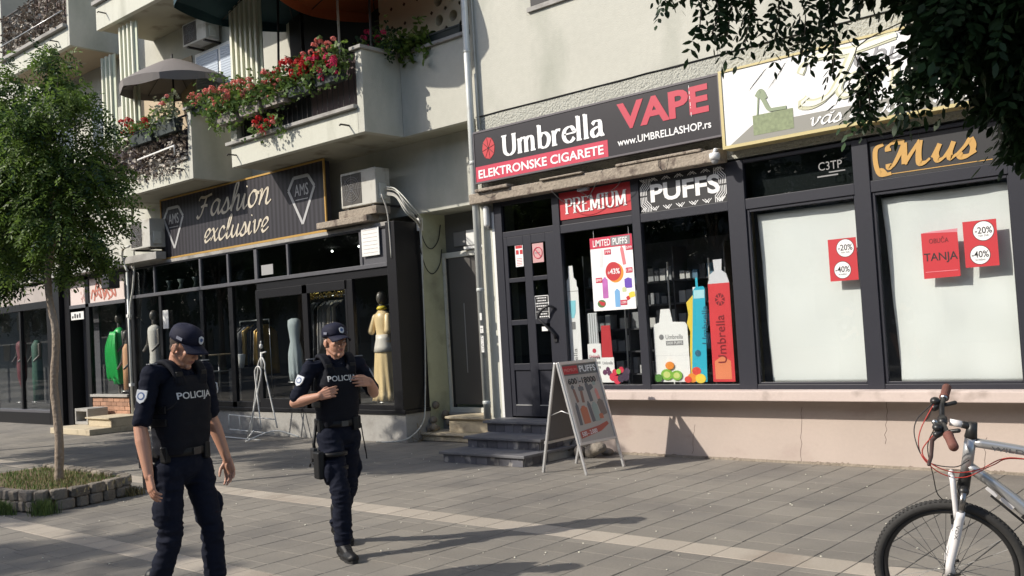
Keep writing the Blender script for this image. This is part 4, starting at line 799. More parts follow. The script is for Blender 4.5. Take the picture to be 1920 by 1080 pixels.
# ---- air conditioners
ac_body = M('ac_body', (.46, .45, .41), .6, big=(3, .15), stain=(5, (.24, .21, .16), .52, .75))
def ac(x0, y0, z0, w, h, d, label, fan=True, dark=ac_body):
    t = thing('air_conditioner', label, 'air conditioner', (x0 + w / 2, y0 + d / 2, z0))
    MB().box(x0, y0, z0, x0 + w, y0 + d, z0 + h).build('casing', dark, t, .015)
    f = FY(y0); k = MB()
    MB().fbox(f, x0 + w * .05, z0 + h * .08, x0 + w * .60, z0 + h * .93, .001, .006).build('grille_recess', M('ac_dark', (.05, .045, .04), .7), t)
    cx, cz = x0 + w * .325, z0 + h * .5
    for r in (.04, .08, .12, .16, .2, .24):
        if r < h * .42: n = 28; k.tube([f(cx + r * math.cos(i * 6.2832 / n), cz + r * math.sin(i * 6.2832 / n), .012) for i in range(n)], .003, 5, True)
    for i in range(8): a = i * .785; R_ = h * .42; k.bar(f(cx, cz, .011), f(cx + R_ * math.cos(a), cz + R_ * math.sin(a), .011), .003, 5)
    k.build('fan_grille', gry, t)
    MB().box(x0 + w, y0 + d * .2, z0 + h * .12, x0 + w + .03, y0 + d * .7, z0 + h * .55).build('valve_cover', white_d, t, .006)
    k = MB(); [k.box(x0 + .1 + i * (w - .24), y0 + .02, z0 - .03, x0 + .16 + i * (w - .24), y0 + d + .3, z0) for i in (0, 1)]; k.build('foot', iron_m, t)
    return t
ac(-12.08, 9.85, 3.745, .86, .57, .30, 'large dusty air conditioner on a concrete ledge beside the Fashion sign')
ac(-18.62, 9.62, 3.70, .80, .58, .34, 'small cream air conditioner at the left end of the Fashion sign')
ac(-22.2, 9.7, 3.62, .85, .58, .3, 'air conditioner on the left ledge, half hidden by the tree')
ac(-17.0, 10.05, 7.62, .85, .45, .3, 'air conditioner high on the wall behind the grey parasol')
# ---- cable bundle at the corner
t = thing('cable_bundle', 'tangle of grey cables running from the big air conditioner down the shop corner', 'cables', (-10.6, 9.9, 0))
random.seed(21)
for i in range(9):
    dx = U(-.06, .06); dz = U(-.08, .10)
    MB().tube(catmull([(-11.15, 10.0, 3.95 + dz), (-10.95, 10.02, 3.88 + dz), (-10.70 + dx, 10.0, 3.62 + dz), (-10.72 + dx, 10.25, 3.42 + dz * .5), (-10.80 + dx * .3, 10.36, 3.25), (-10.82 + dx * .2, 10.38, 2.9 - i * .05)], 6), U(.005, .011), 6).build('cable', cable_m if i % 3 else white_d, t)
MB().tube(catmull([(-10.80, 10.36, 3.4), (-10.82, 10.37, 2.6), (-10.83, 10.36, 1.6), (-10.83, 10.30, .7), (-10.72, 10.12, .3), (-10.82, 9.9, .08), (-11.05, 9.72, .035), (-11.35, 9.70, .03)], 7), .011, 7).build('white_hose', white_d, t)
MB().tube(catmull([(-11.02, 9.78, 3.85), (-10.98, 9.84, 3.6), (-10.97, 9.86, 3.3), (-10.96, 9.865, 2.85)], 5), .012, 6).build('cable', cable_m, t)
for z, s in ((3.02, .42), (2.62, .42)):
    MB().tube(catmull([(-10.80, 10.32, z + s), (-10.82, 10.45, z + .08), (-10.84, 10.62, z - .02), (-10.84, 10.78, z + .12), (-10.86, 10.87, z + s * .9)], 6), .008, 6).build('sagging_cable', cable_b, t)
tag(MB().box(-10.86, 10.34, 3.28, -10.80, 10.42, 3.48).build('corner_box', white_m), 'small white junction box at the top of the green jamb', 'junction box')
# debris and weeds at plinth corner
k = MB(); random.seed(4)
for i in range(14): k.bar((-10.75 + U(-.2, .2), 10.15 + U(-.15, .1), 0), (-10.75 + U(-.3, .3), 10.1 + U(-.2, .2), U(.1, .3)), .003, 4)
tag(stuff(k.build('dry_weeds', M('dry_stem', (.22, .16, .08), .9))), 'dry weeds at the foot of the shop corner near the curled hose', 'weeds')
k = MB()
for i in range(10): k.ell((-10.83 + U(-.02, .1), 10.5 + U(-.15, .3), .15 + U(0, .55) * (i / 10)), (.05, .07, .06), None, 8, 6)
tag(stuff(k.build('broken_plaster', rock_m)), 'broken plaster and stones at the foot of the green jamb', 'rubble')
# ---- left neighbour shop
NS = thing('boutique_shopfront', 'small dark shopfront with brick plinth and graffiti covered top panels', 'shopfront', (-20.8, 9.9, 0))
def nb(x0, y0, z0, x1, y1, z1, nm, m, b=.004): return MB().box(x0, y0, z0, x1, y1, z1).build(nm, m, NS, b)
nb(-22.45, 9.9, 0, -22.15, 10.4, 3.4, 'pillar', black_m); nb(-21.35, 9.9, 0, -21.18, 10.0, 3.4, 'post', black_m); nb(-19.5, 9.9, .5, -19.3, 10.4, 3.4, 'post', black_m)
nb(-22.15, 9.9, 2.68, -19.5, 9.98, 2.76, 'transom', frm); nb(-22.15, 9.9, 3.3, -19.5, 10.0, 3.38, 'top_rail', black_m)
nb(-22.15, 9.93, 2.76, -21.35, 9.95, 3.3, 'top_panel', M('panel_pink_white', (.62, .53, .5), .6)); nb(-21.18, 9.93, 2.76, -19.5, 9.95, 3.3, 'top_panel', M('panel_pink_white'))
nb(-22.15, 10.2, 0, -21.35, 10.25, 2.68, 'door', frm); nb(-21.18, 9.94, .72, -19.5, 9.946, 2.68, 'window_glass', glass, 0)
k = MB(); k.box(-22.5, 11.8, 0, -19.35, 11.9, 3.4); k.box(-22.5, 10.0, 3.38, -19.35, 11.8, 3.42); k.box(-21.3, 10.02, .5, -19.35, 11.8, .68); k.build('interior', inner_m, NS)
nb(-21.2, 9.86, .665, -19.5, 9.98, .72, 'sill', concrete)
random.seed(8)
for r in range(7):
    x = -21.18 - (r % 2) * .12
    while x < -19.5:
        a = max(x, -21.18); b = min(x + .235, -19.5)
        if b - a > .03: MB().box(a, 9.905 + U(0, .008), .02 + r * .09, b, 9.99, .10 + r * .09).build('brick', brick_m, NS)
        x += .245
nb(-21.18, 9.92, 0, -19.5, 10.0, .66, 'mortar_bed', joint_m, 0)
k = MB(); fg = FY(9.929); gcol = M('graffiti_pink', (.42, .14, .10), .6)
for pts in ([(-20.95, 2.80), (-20.8, 3.2), (-20.6, 2.85), (-20.75, 2.95)], [(-20.6, 3.25), (-20.45, 2.85), (-20.25, 3.2), (-20.1, 2.9), (-20.3, 2.8)], [(-20.95, 3.0), (-20.6, 3.05), (-20.2, 3.0), (-19.95, 2.85), (-20.05, 3.1), (-20.25, 3.05)], [(-21.1, 2.85), (-21.0, 3.05), (-20.85, 2.9), (-20.7, 3.15)], [(-20.5, 2.8), (-20.38, 3.0), (-20.2, 2.82)]): k.pen(fg, pts, .06, c=.001 + .0005 * len(pts), m=.5, th=.001)
k.build('graffiti', gcol, NS)
k = MB()
for i in range(10): x = -21.6 + (i % 5) * .05; k.fbox(fg, x, 2.8 + U(0, .3), x + .02, 2.83 + U(0, .3), .001, .002)
k.build('graffiti_speck', gcol, NS)
k = MB(); k.fbox(FY(9.9), -22.05, 2.42, -21.42, 2.60, .0, .01); k.build('name_strip', white_m, NS)
k = MB(); [k.fbox(FY(9.89), -22.0 + i * .12, 2.46, -21.93 + i * .12, 2.46 + (.05, .10, .08, .10)[i], .0, .003) for i in range(4)]; k.build('name_print', blk, NS)
MB().box(-22.15, 10.1, 0, -21.4, 10.2, .14).build('threshold', concrete, NS)
dressform(-20.5, 10.25, .72, [(.17, .2), (.20, .3), (.17, .7), (.15, .95), (.12, 1.05), (.16, 1.25), (.15, 1.38), (.05, 1.46)], M('green_satin', (.02, .48, .10), .4), 'dressed_mannequin', 'mannequin draped in a bright green dress in the boutique window', folds=7, amp=.09)
gd_ = bpy.data.objects['dressed_mannequin.003'] if 'dressed_mannequin.003' in bpy.data.objects else None
random.seed(61)
for i in range(9):      # hanging folds of the green wrap
    a = -.24 + i * .05; pts = [(-20.5 + a * .5, 10.12, 2.08), (-20.5 + a, 10.06, 1.8 - U(0, .1)), (-20.5 + a * 1.15, 10.08, 1.3), (-20.5 + a * 1.2, 10.1, .95 + U(0, .15))]
    MB().tube(catmull(pts, 4), [.03] * 4 + [.035] * 4 + [.03] * 4 + [.02], 7).build('wrap_fold', M('green_satin'), gd_)
t = dressform(-21.3, 10.55, 1.35, [(.16, 0), (.15, .2), (.18, .5), (.16, .62), (.06, .7)], M('grey_jacket', (.30, .33, .32), .7), 'dressed_mannequin', 'mannequin torso in a grey green jacket left of the green dress', amp=.01)
t = dressform(-19.98, 10.15, .8, [(.12, 0), (.13, .5), (.12, .9), (.06, 1.0)], M('apricot_cloth', (.6, .33, .18), .7), 'dressed_mannequin', 'mannequin with an apricot dress at the right edge of the boutique window', amp=.02)
# steps in front of boutique
t = thing('boutique_steps', 'low pale concrete steps and block in front of the boutique', 'steps', (-19.6, 9.2, 0))
MB().box(-20.7, 8.75, 0, -18.9, 9.9, .12).build('step', stone_b, t, .01); MB().box(-19.9, 9.2, .12, -18.9, 9.9, .28).build('step', stone_b, t, .01); MB().box(-19.95, 9.15, .28, -18.9, 9.9, .31).build('tread', stone_b, t, .006)
t = thing('hollow_block', 'hollow grey concrete block standing by the boutique steps', 'block', (-20.5, 9.5, 0))
k = MB(); k.box(-20.85, 9.35, 0.12, -20.25, 9.8, .18); k.box(-20.85, 9.35, .40, -20.25, 9.8, .46); k.box(-20.85, 9.35, .18, -20.79, 9.8, .40); k.box(-20.31, 9.35, .18, -20.25, 9.8, .40); k.build('shell', concrete, t, .008); MB().box(-20.79, 9.7, .18, -20.31, 9.78, .4).build('back_web', concrete, t)
# metal ledge over boutique
k = MB(); k.box(-22.7, 9.62, 3.42, -19.32, 9.9, 3.56); tag(k.build('metal_ledge', M('ledge_grey', (.38, .38, .37), .6, big=(2, .2)), bev=.008), 'pale ledge running over the graffiti panels', 'ledge')
t = thing('loudspeaker', 'small black loudspeaker hung under the ledge beside the graffiti', 'loudspeaker', (-19.5, 9.6, 3.0)); MB().box(-19.72, 9.5, 2.98, -19.38, 9.75, 3.28).build('cabinet', blk, t, .02); MB().bar((-19.55, 9.6, 3.28), (-19.55, 9.75, 3.43), .015).build('bracket', iron_m, t)
t = thing('conduit_pole', 'thin pale conduit running down between the boutique and the fashion shop', 'conduit', (-19, 9.8, 0))
MB().tube(catmull([(-18.88, 9.82, 4.7), (-18.88, 9.82, 4.0), (-18.89, 9.82, 3.4), (-18.98, 9.82, 2.95), (-19.12, 9.82, 2.6), (-19.15, 9.82, 2.3)], 6), .022, 8).build('hose', white_d, t); MB().bar((-19.2, 9.82, .0), (-19.2, 9.82, 3.3), .028, 10).build('pole', pipe_m, t)
for z in (.9, 2.35): MB().box(-19.24, 9.78, z, -19.16, 9.86, z + .06).build('clip', white_m, t)
MB().tube(catmull([(-18.95, 9.7, 3.3), (-19.05, 9.66, 3.55), (-18.9, 9.6, 3.75), (-18.65, 9.62, 3.8)], 5), .025, 8).build('bent_pipe', white_d, t)
# ---- far shop at the left edge
FSH = thing('far_shopfront', 'dark shopfront at the left edge of the view with a pale name board', 'shopfront', (-25, 9.9, 0))
def fb(x0, y0, z0, x1, y1, z1, nm, m, b=.004): return MB().box(x0, y0, z0, x1, y1, z1).build(nm, m, FSH, b)
fb(-23.15, 9.8, 0, -22.46, 10.4, 3.4, 'pillar', black_m); fb(-34, 9.86, 2.95, -23.16, 9.98, 3.35, 'name_board', M('dim_board', (.36, .32, .3), .7, big=(2, .3)), 0)
fb(-34, 9.85, 2.78, -23.16, 9.98, 2.94, 'top_rail', black_m); fb(-34, 9.8, 0, -23.16, 10.0, .28, 'plinth', black_m); fb(-34, 9.8, .28, -23.16, 10.0, .34, 'sill', M('grey_frame'))
for x in (-24.9, -26.6, -28.4, -31): fb(x - .05, 9.88, .34, x + .05, 9.96, 2.78, 'mullion', black_m)
fb(-34, 9.93, .34, -23.16, 9.936, 2.78, 'window_glass', glass, 0)
k = MB(); k.box(-34, 11.5, 0, -23.1, 11.6, 3.4); k.box(-34, 10, 3.36, -23.1, 11.5, 3.4); k.box(-34, 10, .2, -23.1, 11.5, .3); k.build('interior', inner_m, FSH)
dressform(-25.9, 10.3, .5, [(.03, 0), (.04, .3), (.14, .6), (.16, .9), (.13, 1.15), (.17, 1.4), (.15, 1.5), (.06, 1.56)], M('maroon_cloth', (.14, .03, .04), .7), 'dressed_mannequin', 'mannequin in a maroon skirt in the far left shop', amp=.01, head=False)
dressform(-25.2, 10.4, .5, [(.15, 0), (.17, .6), (.15, 1.1), (.17, 1.4), (.06, 1.55)], M('dark_green_cloth', (.03, .10, .07), .7), 'dressed_mannequin', 'mannequin in a dark green coat in the far left shop', amp=.02, head=False)
t = ac(-24.6, 9.75, 3.42, .8, .55, .3, 'air conditioner above the far left shop behind the foliage')
# ------------------------------------------------------------------ balconies
BZ = 4.70
def wallbox(par, nm, a, m=stucco_pale, b=.006): return MB().box(*a).build(nm, m, par, b)
def hook(par, x, y, z):
    k = MB(); k.tube([(x, y, z), (x, y - .16, z - .0), (x - .0, y - .18, z - .02)], .014, 6); k.build('drain_spout', iron_m, par)
B1 = thing('balcony', 'large stepped balcony with geranium boxes, between the Fashion sign and the drainpipe', 'balcony', (-12.4, 9.8, 4.7))
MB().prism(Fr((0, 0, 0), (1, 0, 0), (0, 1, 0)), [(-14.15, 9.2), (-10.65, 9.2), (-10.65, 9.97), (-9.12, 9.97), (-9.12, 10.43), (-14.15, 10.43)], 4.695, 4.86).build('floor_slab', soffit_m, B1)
wallbox(B1, 'front_parapet', (-14.15, 9.195, 4.69, -10.79, 9.32, 5.06)); wallbox(B1, 'coping', (-14.22, 9.12, 5.062, -10.79, 9.36, 5.12), concrete)
wallbox(B1, 'side_parapet', (-10.788, 9.195, 4.69, -10.648, 9.97, 5.93), stucco); wallbox(B1, 'return_parapet', (-10.648, 9.965, 4.69, -9.12, 10.08, 5.93), stucco)
wallbox(B1, 'side_parapet', (-14.15, 9.322, 4.862, -14.03, 10.43, 5.93), stucco); wallbox(B1, 'left_pier', (-14.15, 9.2, 5.122, -13.98, 9.3, 5.93))
k = MB(); k.box(-10.86, 9.14, 5.932, -10.60, 9.99, 5.985); k.box(-10.60, 9.91, 5.932, -9.12, 10.12, 5.983); k.build('coping', concrete, B1, .006)
hook(B1, -14.0, 9.19, 4.88); hook(B1, -11.0, 9.19, 4.84)
fabric = M('balcony_screen', (.045, .035, .05), .9, big=(4, .3)); MB().box(-13.98, 9.36, 5.12, -12.1, 9.37, 5.93).build('privacy_screen', M('black_screen', (.012, .014, .016), .8), B1); MB().box(-12.1, 9.36, 5.12, -10.8, 9.37, 5.93).build('privacy_screen', M('brown_screen', (.12, .09, .09), .9, big=(6, .3)), B1)
k = MB(); k.bar((-13.98, 9.25, 5.9), (-10.8, 9.25, 5.9), .02); k.build('handrail', iron_m, B1)
for i in range(24): MB().bar((-13.9 + i * .13, 9.26, 5.12), (-13.9 + i * .13, 9.26, 5.9), .007, 5).build('baluster', iron_m, B1)
slat = M('slat_pale_green', (.50, .54, .42), .6)
def slats(x0, x1, y, z0, z1, label):
    t = thing('slatted_screen', label, 'screen', ((x0 + x1) / 2, y, z0)); n = int((x1 - x0) / .14)
    for i in range(n): x = x0 + i * (x1 - x0) / n; MB().box(x, y, z0, x + .055, y + .05, z1).build('slat', M('slat_cream', (.66, .66, .55), .6), t)
    MB().box(x0, y + .05, z0, x1, y + .07, z1).build('backing', slat, t)
slats(-14.3, -13.42, 9.36, 5.95, 7.9, 'tall ribbed pale green screen at the left end of the big balcony')
slats(-18.25, -17.6, 9.36, 5.95, 8.2, 'tall ribbed pale screen on the second balcony above the tree')
slats(-20.15, -19.6, 9.9, 5.95, 8.1, 'ribbed pale screen beside the dark gap under the upper balcony')
# inside B1: dark door zone, posts, partition with holes
MB().box(-14.0, 10.415, 5.0, -10.9, 10.428, 7.6).build('opening_shade_panel', M('room_shade', (.02, .018, .02), .8), LB)  # flat dark panel, the unlit room's shade is put into its colour
MB().bar((-12.95, 9.9, 4.86), (-12.95, 9.9, 7.2), .03).build('post', iron_m, B1); MB().bar((-11.5, 9.5, 5.93), (-11.5, 9.5, 7.2), .02).build('post', white_d, B1)
pt = thing('pierced_partition', 'cream partition wall pierced with rows of round holes at the right end of the big balcony', 'partition', (-10.2, 10.3, 6))
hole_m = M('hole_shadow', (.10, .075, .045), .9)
bm = MB(); NX = 0
# wall built as ring cells so the holes are real openings
def cell(k, cx, cz, s, r, y0, y1, n=24):
    fr = FY(y0); o = []; 
    for i in range(n):
        a = 2 * math.pi * (i + .5) / n; c_, s_ = math.cos(a), math.sin(a); m = s / 2 / max(abs(c_), abs(s_)); o.append((c_ * m, s_ * m))
    vs = [(cx + r * math.cos(2 * math.pi * (i + .5) / n), y0, cz + r * math.sin(2 * math.pi * (i + .5) / n)) for i in range(n)] + [(cx + a, y0, cz + b) for a, b in o]
    vs += [(cx + r * math.cos(2 * math.pi * (i + .5) / n), y1, cz + r * math.sin(2 * math.pi * (i + .5) / n)) for i in range(n)]
    k.add(vs, [(n + i, n + (i + 1) % n, (i + 1) % n, i)[::-1] for i in range(n)] + [(i, (i + 1) % n, 2 * n + (i + 1) % n, 2 * n + i)[::-1] for i in range(n)])
s_ = .30
for i in range(8):
    for j in range(6): cell(bm, -11.35 + s_ / 2 + i * s_, 5.95 + s_ / 2 + j * s_, s_, .085 if i > 3 else .0001, 10.22, 10.40)
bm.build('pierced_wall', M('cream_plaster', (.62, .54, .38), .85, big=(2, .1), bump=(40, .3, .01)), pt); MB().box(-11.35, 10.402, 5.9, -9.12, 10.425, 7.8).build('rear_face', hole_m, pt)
# B2
B2 = thing('balcony', 'balcony with dry ivy railing and grey parasol, left of the big balcony', 'balcony', (-17.4, 9.8, 4.7))
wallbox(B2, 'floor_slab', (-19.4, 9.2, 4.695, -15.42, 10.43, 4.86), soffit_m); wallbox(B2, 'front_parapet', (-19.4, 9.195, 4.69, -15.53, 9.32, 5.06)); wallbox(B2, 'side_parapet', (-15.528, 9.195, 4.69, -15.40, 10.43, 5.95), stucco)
wallbox(B2, 'coping', (-15.58, 9.14, 5.952, -15.36, 10.43, 6.0), concrete); wallbox(B2, 'coping', (-19.4, 9.15, 5.062, -15.53, 9.36, 5.11), concrete)
k = MB(); k.bar((-19.3, 9.26, 5.9), (-15.53, 9.26, 5.9), .02); k.build('handrail', iron_m, B2); hook(B2, -15.7, 9.19, 4.9)
k = MB(); k.tube([(-17.1, 9.05, 5.28), (-15.75, 9.05, 5.33), (-15.75, 9.05, 5.16)], .016, 6); k.build('drying_bar', white_m, B2)
MB().box(-19.3, 9.38, 5.1, -15.6, 9.39, 5.7).build('privacy_screen', fabric, B2)
# roller shutter window behind B2
t = thing('shuttered_window', 'window with pale blue roller shutter behind the grey parasol', 'window', (-16.5, 10.4, 6.3))
MB().box(-17.1, 10.36, 6.2, -15.3, 10.42, 7.55).build('window_frame', white_m, t, .01); 
for i in range(24): MB().box(-17.02 + .0, 10.34, 6.28 + i * .05, -16.25, 10.36, 6.323 + i * .05).build('slat', M('shutter_blue', (.42, .48, .56), .5), t); MB().box(-16.15, 10.34, 6.28 + i * .05, -15.38, 10.36, 6.323 + i * .05).build('slat', M('shutter_blue'), t)
MB().box(-20, 10.405, 4.9, -17.3, 10.425, 7.6).build('balcony_back_wall', beige_wall, LB)
# upper balconies
B3 = thing('balcony', 'upper left balcony with wrought iron railing and brown curtain', 'balcony', (-21.8, 9.8, 8.2))
wallbox(B3, 'floor_slab', (-23.6, 9.2, 8.26, -20.1, 10.43, 8.4), M('soffit_tan', (.42, .34, .24), .9, big=(2, .1))); wallbox(B3, 'front_parapet', (-23.6, 9.195, 8.25, -20.16, 9.3, 8.66)); wallbox(B3, 'coping', (-23.65, 9.1, 8.662, -20.16, 9.34, 8.74), concrete)
wallbox(B3, 'side_wall', (-20.158, 9.195, 8.25, -20.06, 10.43, 11.5), stucco); wallbox(B3, 'side_wall', (-23.75, 9.195, 8.25, -23.602, 10.43, 11.5), stucco)
for x in (-20.6, -23.3): hook(B3, x, 9.19, 8.45)
for i in range(34): MB().bar((-23.5 + i * .1, 9.26, 8.74), (-23.5 + i * .1, 9.26, 9.75), .009, 5).build('baluster', iron_m, B3)
MB().bar((-23.6, 9.26, 9.75), (-20.16, 9.26, 9.75), .022).build('handrail', iron_m, B3); MB().bar((-23.6, 9.1, 9.0), (-20.16, 9.1, 9.0), .012).build('drying_line', steel, B3)
k = MB(); 
for i in range(26): k.box(-22.9 + i * .09, 9.7 + .02 * (i % 2), 8.8, -22.9 + i * .09 + .085, 9.74 + .02 * (i % 2), 11)
stuff(k.build('curtain', M('curtain_brown', (.14, .10, .09), .85), B3))
B4 = thing('balcony', 'upper balcony above the grey parasol, its pale underside in shade', 'balcony', (-14, 9.8, 8.2))
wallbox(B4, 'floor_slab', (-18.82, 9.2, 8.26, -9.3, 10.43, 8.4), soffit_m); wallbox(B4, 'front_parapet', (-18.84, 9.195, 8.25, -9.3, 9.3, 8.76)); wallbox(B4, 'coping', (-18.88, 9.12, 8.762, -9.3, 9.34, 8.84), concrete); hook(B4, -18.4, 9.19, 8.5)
MB().bar((-18.8, 9.26, 9.7), (-9.3, 9.26, 9.7), .02).build('handrail', iron_m, B4)
# wall details beneath
for x0, x1 in ((-21.7, -20.9), (-23.6, -22.6), (-26, -25)):
    t = thing('tall_window', ('narrow window left of the tree top under the upper balcony' if x0 > -22 else 'narrow window in the wall under the upper left balcony' if x0 > -24 else 'narrow window at the far left of the facade'), 'window', (x0, 10.4, 5.2))
    MB().box(x0, 10.38, 5.2, x1, 10.42, 7.4).build('window_frame', white_d, t, .01)
    for a in (x0 + .06, (x0 + x1) / 2 + .02): MB().box(a, 10.37, 5.28, a + (x1 - x0) / 2 - .08, 10.378, 7.32).build('pane', M('window_dark', (.05, .055, .06), .15), t)
# ---- parasols
def parasol(name, label, c, R_, h, mat, drop, zpole, n=8, tilt=(0, 0), edge=None):
    t = thing(name, label, 'parasol', (c[0], c[1], zpole)); Q = Matrix.Rotation(tilt[0], 3, 'X') @ Matrix.Rotation(tilt[1], 3, 'Y'); c = Vector(c)
    nr = 6; vs = [c + Q @ Vector((0, 0, 0))]; seg = n * 6
    for j in range(1, nr + 1):
        for i in range(seg):
            a = 2 * math.pi * i / seg; u = (i % 6) / 6; sag = math.sin(u * math.pi); r = R_ * j / nr * (1 - .06 * sag); z = -drop * (j / nr) ** 1.25 + .03 * sag * j / nr
            vs.append(c + Q @ Vector((r * math.cos(a), r * math.sin(a), z)))
    for i in range(seg):        # valance
        a = 2 * math.pi * i / seg; u = (i % 6) / 6; r = R_ * (1 - .06 * math.sin(u * math.pi)); vs.append(c + Q @ Vector((r * 1.0 * math.cos(a), r * math.sin(a), -drop - .12 - .03 * math.sin(u * math.pi))))
    fs = [(0, 1 + i, 1 + (i + 1) % seg) for i in range(seg)] + [(1 + (j - 1) * seg + i, 1 + j * seg + i, 1 + j * seg + (i + 1) % seg, 1 + (j - 1) * seg + (i + 1) % seg) for j in range(1, nr + 1) for i in range(seg)]
    k = MB(); k.add(vs, fs); o = k.build('canopy', mat, t); s = o.modifiers.new('s', 'SOLIDIFY'); s.thickness = .004
    for i in range(n): a = 2 * math.pi * i / n; MB().tube([c + Q @ Vector((0, 0, -.03)), c + Q @ Vector((R_ * .5 * math.cos(a), R_ * .5 * math.sin(a), -drop * .42 - .03)), c + Q @ Vector((R_ * .98 * math.cos(a), R_ * .98 * math.sin(a), -drop - .02))], .008, 5).build('rib', iron_m, t)
    MB().bar(c + Q @ Vector((0, 0, .08)), (c.x + (Q @ Vector((0, 0, -1))).x * (c.z - zpole), c.y, zpole), .02).build('pole', iron_m, t)
    return t
parasol('grey_parasol', 'open grey parasol with a drooping rim on the second balcony', (-16.9, 9.75, 7.33), 1.08, 2, M('grey_canvas', (.22, .20, .19), .85, tl=.15), .50, 5.0, tilt=(.08, 0))
parasol('green_parasol', 'large dark blue green parasol hanging over the geranium balcony', (-12.80, 9.35, 7.86), 1.70, 2, M('teal_canvas', (.012, .045, .060), .85, tl=.12), .55, 4.9, tilt=(.03, .06))
parasol('orange_parasol', 'orange parasol edge above the middle of the geranium balcony', (-10.75, 9.5, 7.38), 1.42, 2, M('orange_canvas', (.42, .12, .04), .85, tl=.12), .38, 4.9)
# ------------------------------------------------------------------ people
skin = M('skin', (.47, .245, .165), .5, big=(6, .06), fine=(60, .05), bump=(140, .15, .002)); skin.node_tree.nodes['Principled BSDF'].inputs['Subsurface Weight'].default_value = .08
skin.node_tree.nodes['Principled BSDF'].inputs['Subsurface Radius'].default_value = (.02, .008, .004)
navy = M('navy_cloth', (.008, .010, .020), .85, spec=.15, fine=(90, .3), bump=(220, .35, .002)); navy_t = M('navy_trousers', (.008, .010, .020), .85, spec=.15, fine=(60, .25), bump=(160, .4, .003))
vest_m = M('ballistic_vest', (.007, .008, .013), .8, spec=.2, fine=(70, .3), bump=(180, .4, .003)); leather = M('black_leather', (.009, .009, .010), .5, spec=.3, bump=(60, .3, .003)); cap_m = M('navy_cap', (.013, .014, .030), .75, spec=.2, fine=(120, .3), bump=(260, .3, .001))
refl_m = M('reflective_print', (.62, .62, .62), .5); patch_w = M('patch_white', (.55, .58, .62), .6); patch_b = M('patch_blue', (.05, .10, .25), .6); hair_m = M('short_hair', (.035, .025, .02), .9); brow_m = M('eyebrow', (.04, .025, .02), .9); lip_m = M('lips', (.36, .15, .12), .5); eye_m = M('eye_white', (.45, .42, .4), .3); iris_m = M('iris', (.03, .02, .015), .3)
def remesh(name, mb, mat, root, voxel=.006, smooth=3, disp=None, label=None, dec=None):
    me = bpy.data.meshes.new('r'); me.from_pydata(mb.v, [], mb.f); o = bpy.data.objects.new('r', me); COL.objects.link(o)
    m = o.modifiers.new('r', 'REMESH'); m.mode = 'VOXEL'; m.voxel_size = voxel; m.adaptivity = 0
    if smooth: s = o.modifiers.new('s', 'SMOOTH'); s.factor = .5; s.iterations = smooth
    dg = bpy.context.evaluated_depsgraph_get(); dg.update(); ev = o.evaluated_get(dg); me2 = bpy.data.meshes.new_from_object(ev)
    bpy.data.objects.remove(o); n = len(me2.vertices); co = np.empty(n * 3); me2.vertices.foreach_get('co', co); co = co.reshape(-1, 3)
    if disp:
        nn = np.empty(n * 3); me2.vertices.foreach_get('normal', nn); nn = nn.reshape(-1, 3); co = disp(co, nn); me2.vertices.foreach_set('co', co.reshape(-1))
    me2.polygons.foreach_set('use_smooth', [True] * len(me2.polygons)); me2.materials.clear(); me2.materials.append(mat); me2.update(); me2.name = name
    r = bpy.data.objects.new(name, me2); COL.objects.link(r); r.parent = root; r['_loc'] = 1
    if label: r['label'] = label
    return r
def folds(amp, fr, zones=None):
    def f(co, nn):
        out = co.copy()
        for i in range(len(co)):
            p = co[i]; a = amp
            if zones:
                a = amp * (.35 + sum(w * math.exp(-((p[2] - z) / s) ** 2) for z, s, w in zones))
            d = noise.noise(Vector((p[0] * fr[0], p[1] * fr[1], p[2] * fr[2]))) + .5 * noise.noise(Vector((p[0] * fr[0] * 2, p[1] * fr[1] * 2 + 9, p[2] * fr[2] * 2.2)))
            d = 1 - 2 * abs(d); out[i] += nn[i] * a * (d - .3)
        return out
    return f
def hand(k, wrist, dirf, pn, side, curl=.5, spread=.06, thumb_out=.6):
    """palm + five fingers. dirf: finger direction, pn: palm normal (fingers curl that way), side: +1/-1 where the thumb leaves"""
    W_ = Vector(wrist); d = Vector(dirf).normalized(); pn = Vector(pn); pn = (pn - d * pn.dot(d)).normalized(); s = d.cross(pn).normalized() * side   # s points to the thumb side
    L = (.072, .080, .074, .058); base = []
    for i in range(4):
        o = (1.5 - i) * .0205; b = W_ + d * (.088 - .004 * abs(i - 1) * (1 if i > 1 else .5)) + s * o; base.append(b)
        k.cap(W_ + d * .008 + s * o * .65, .0165, b, .0125, 10)
    k.ell(W_ + d * .045 + pn * .004, (.036, .036, .016), Matrix((s, d, pn)).transposed(), 12, 8)
    for i in range(4):
        p = base[i]; l = L[i]; ang = 0; dd = (d + s * (1.5 - i) * spread).normalized()
        for j, (fr_, r0, r1) in enumerate(((.45, .0098, .0090), (.31, .0090, .0082), (.24, .0082, .0070))):
            ang += curl * (.55, .95, .55)[j] * (1 + .12 * i); v = (dd * math.cos(ang) + pn * math.sin(ang)).normalized(); q = p + v * l * fr_ * 1.12; k.cap(p, r0, q, r1, 9); p = q
    tb = W_ + d * .022 + s * .024 + pn * .006; v1 = (d * .75 + s * thumb_out + pn * .45).normalized(); t1 = tb + v1 * .040; v2 = (d * .95 + s * thumb_out * .3 + pn * .5).normalized(); t2 = t1 + v2 * .030; t3 = t2 + (d + pn * .45).normalized() * .022
    k.cap(W_ + d * .006 + s * .012, .017, tb, .0145, 9); k.cap(tb, .0145, t1, .0115, 9); k.cap(t1, .0112, t2, .010, 9); k.cap(t2, .0098, t3, .0078, 9)
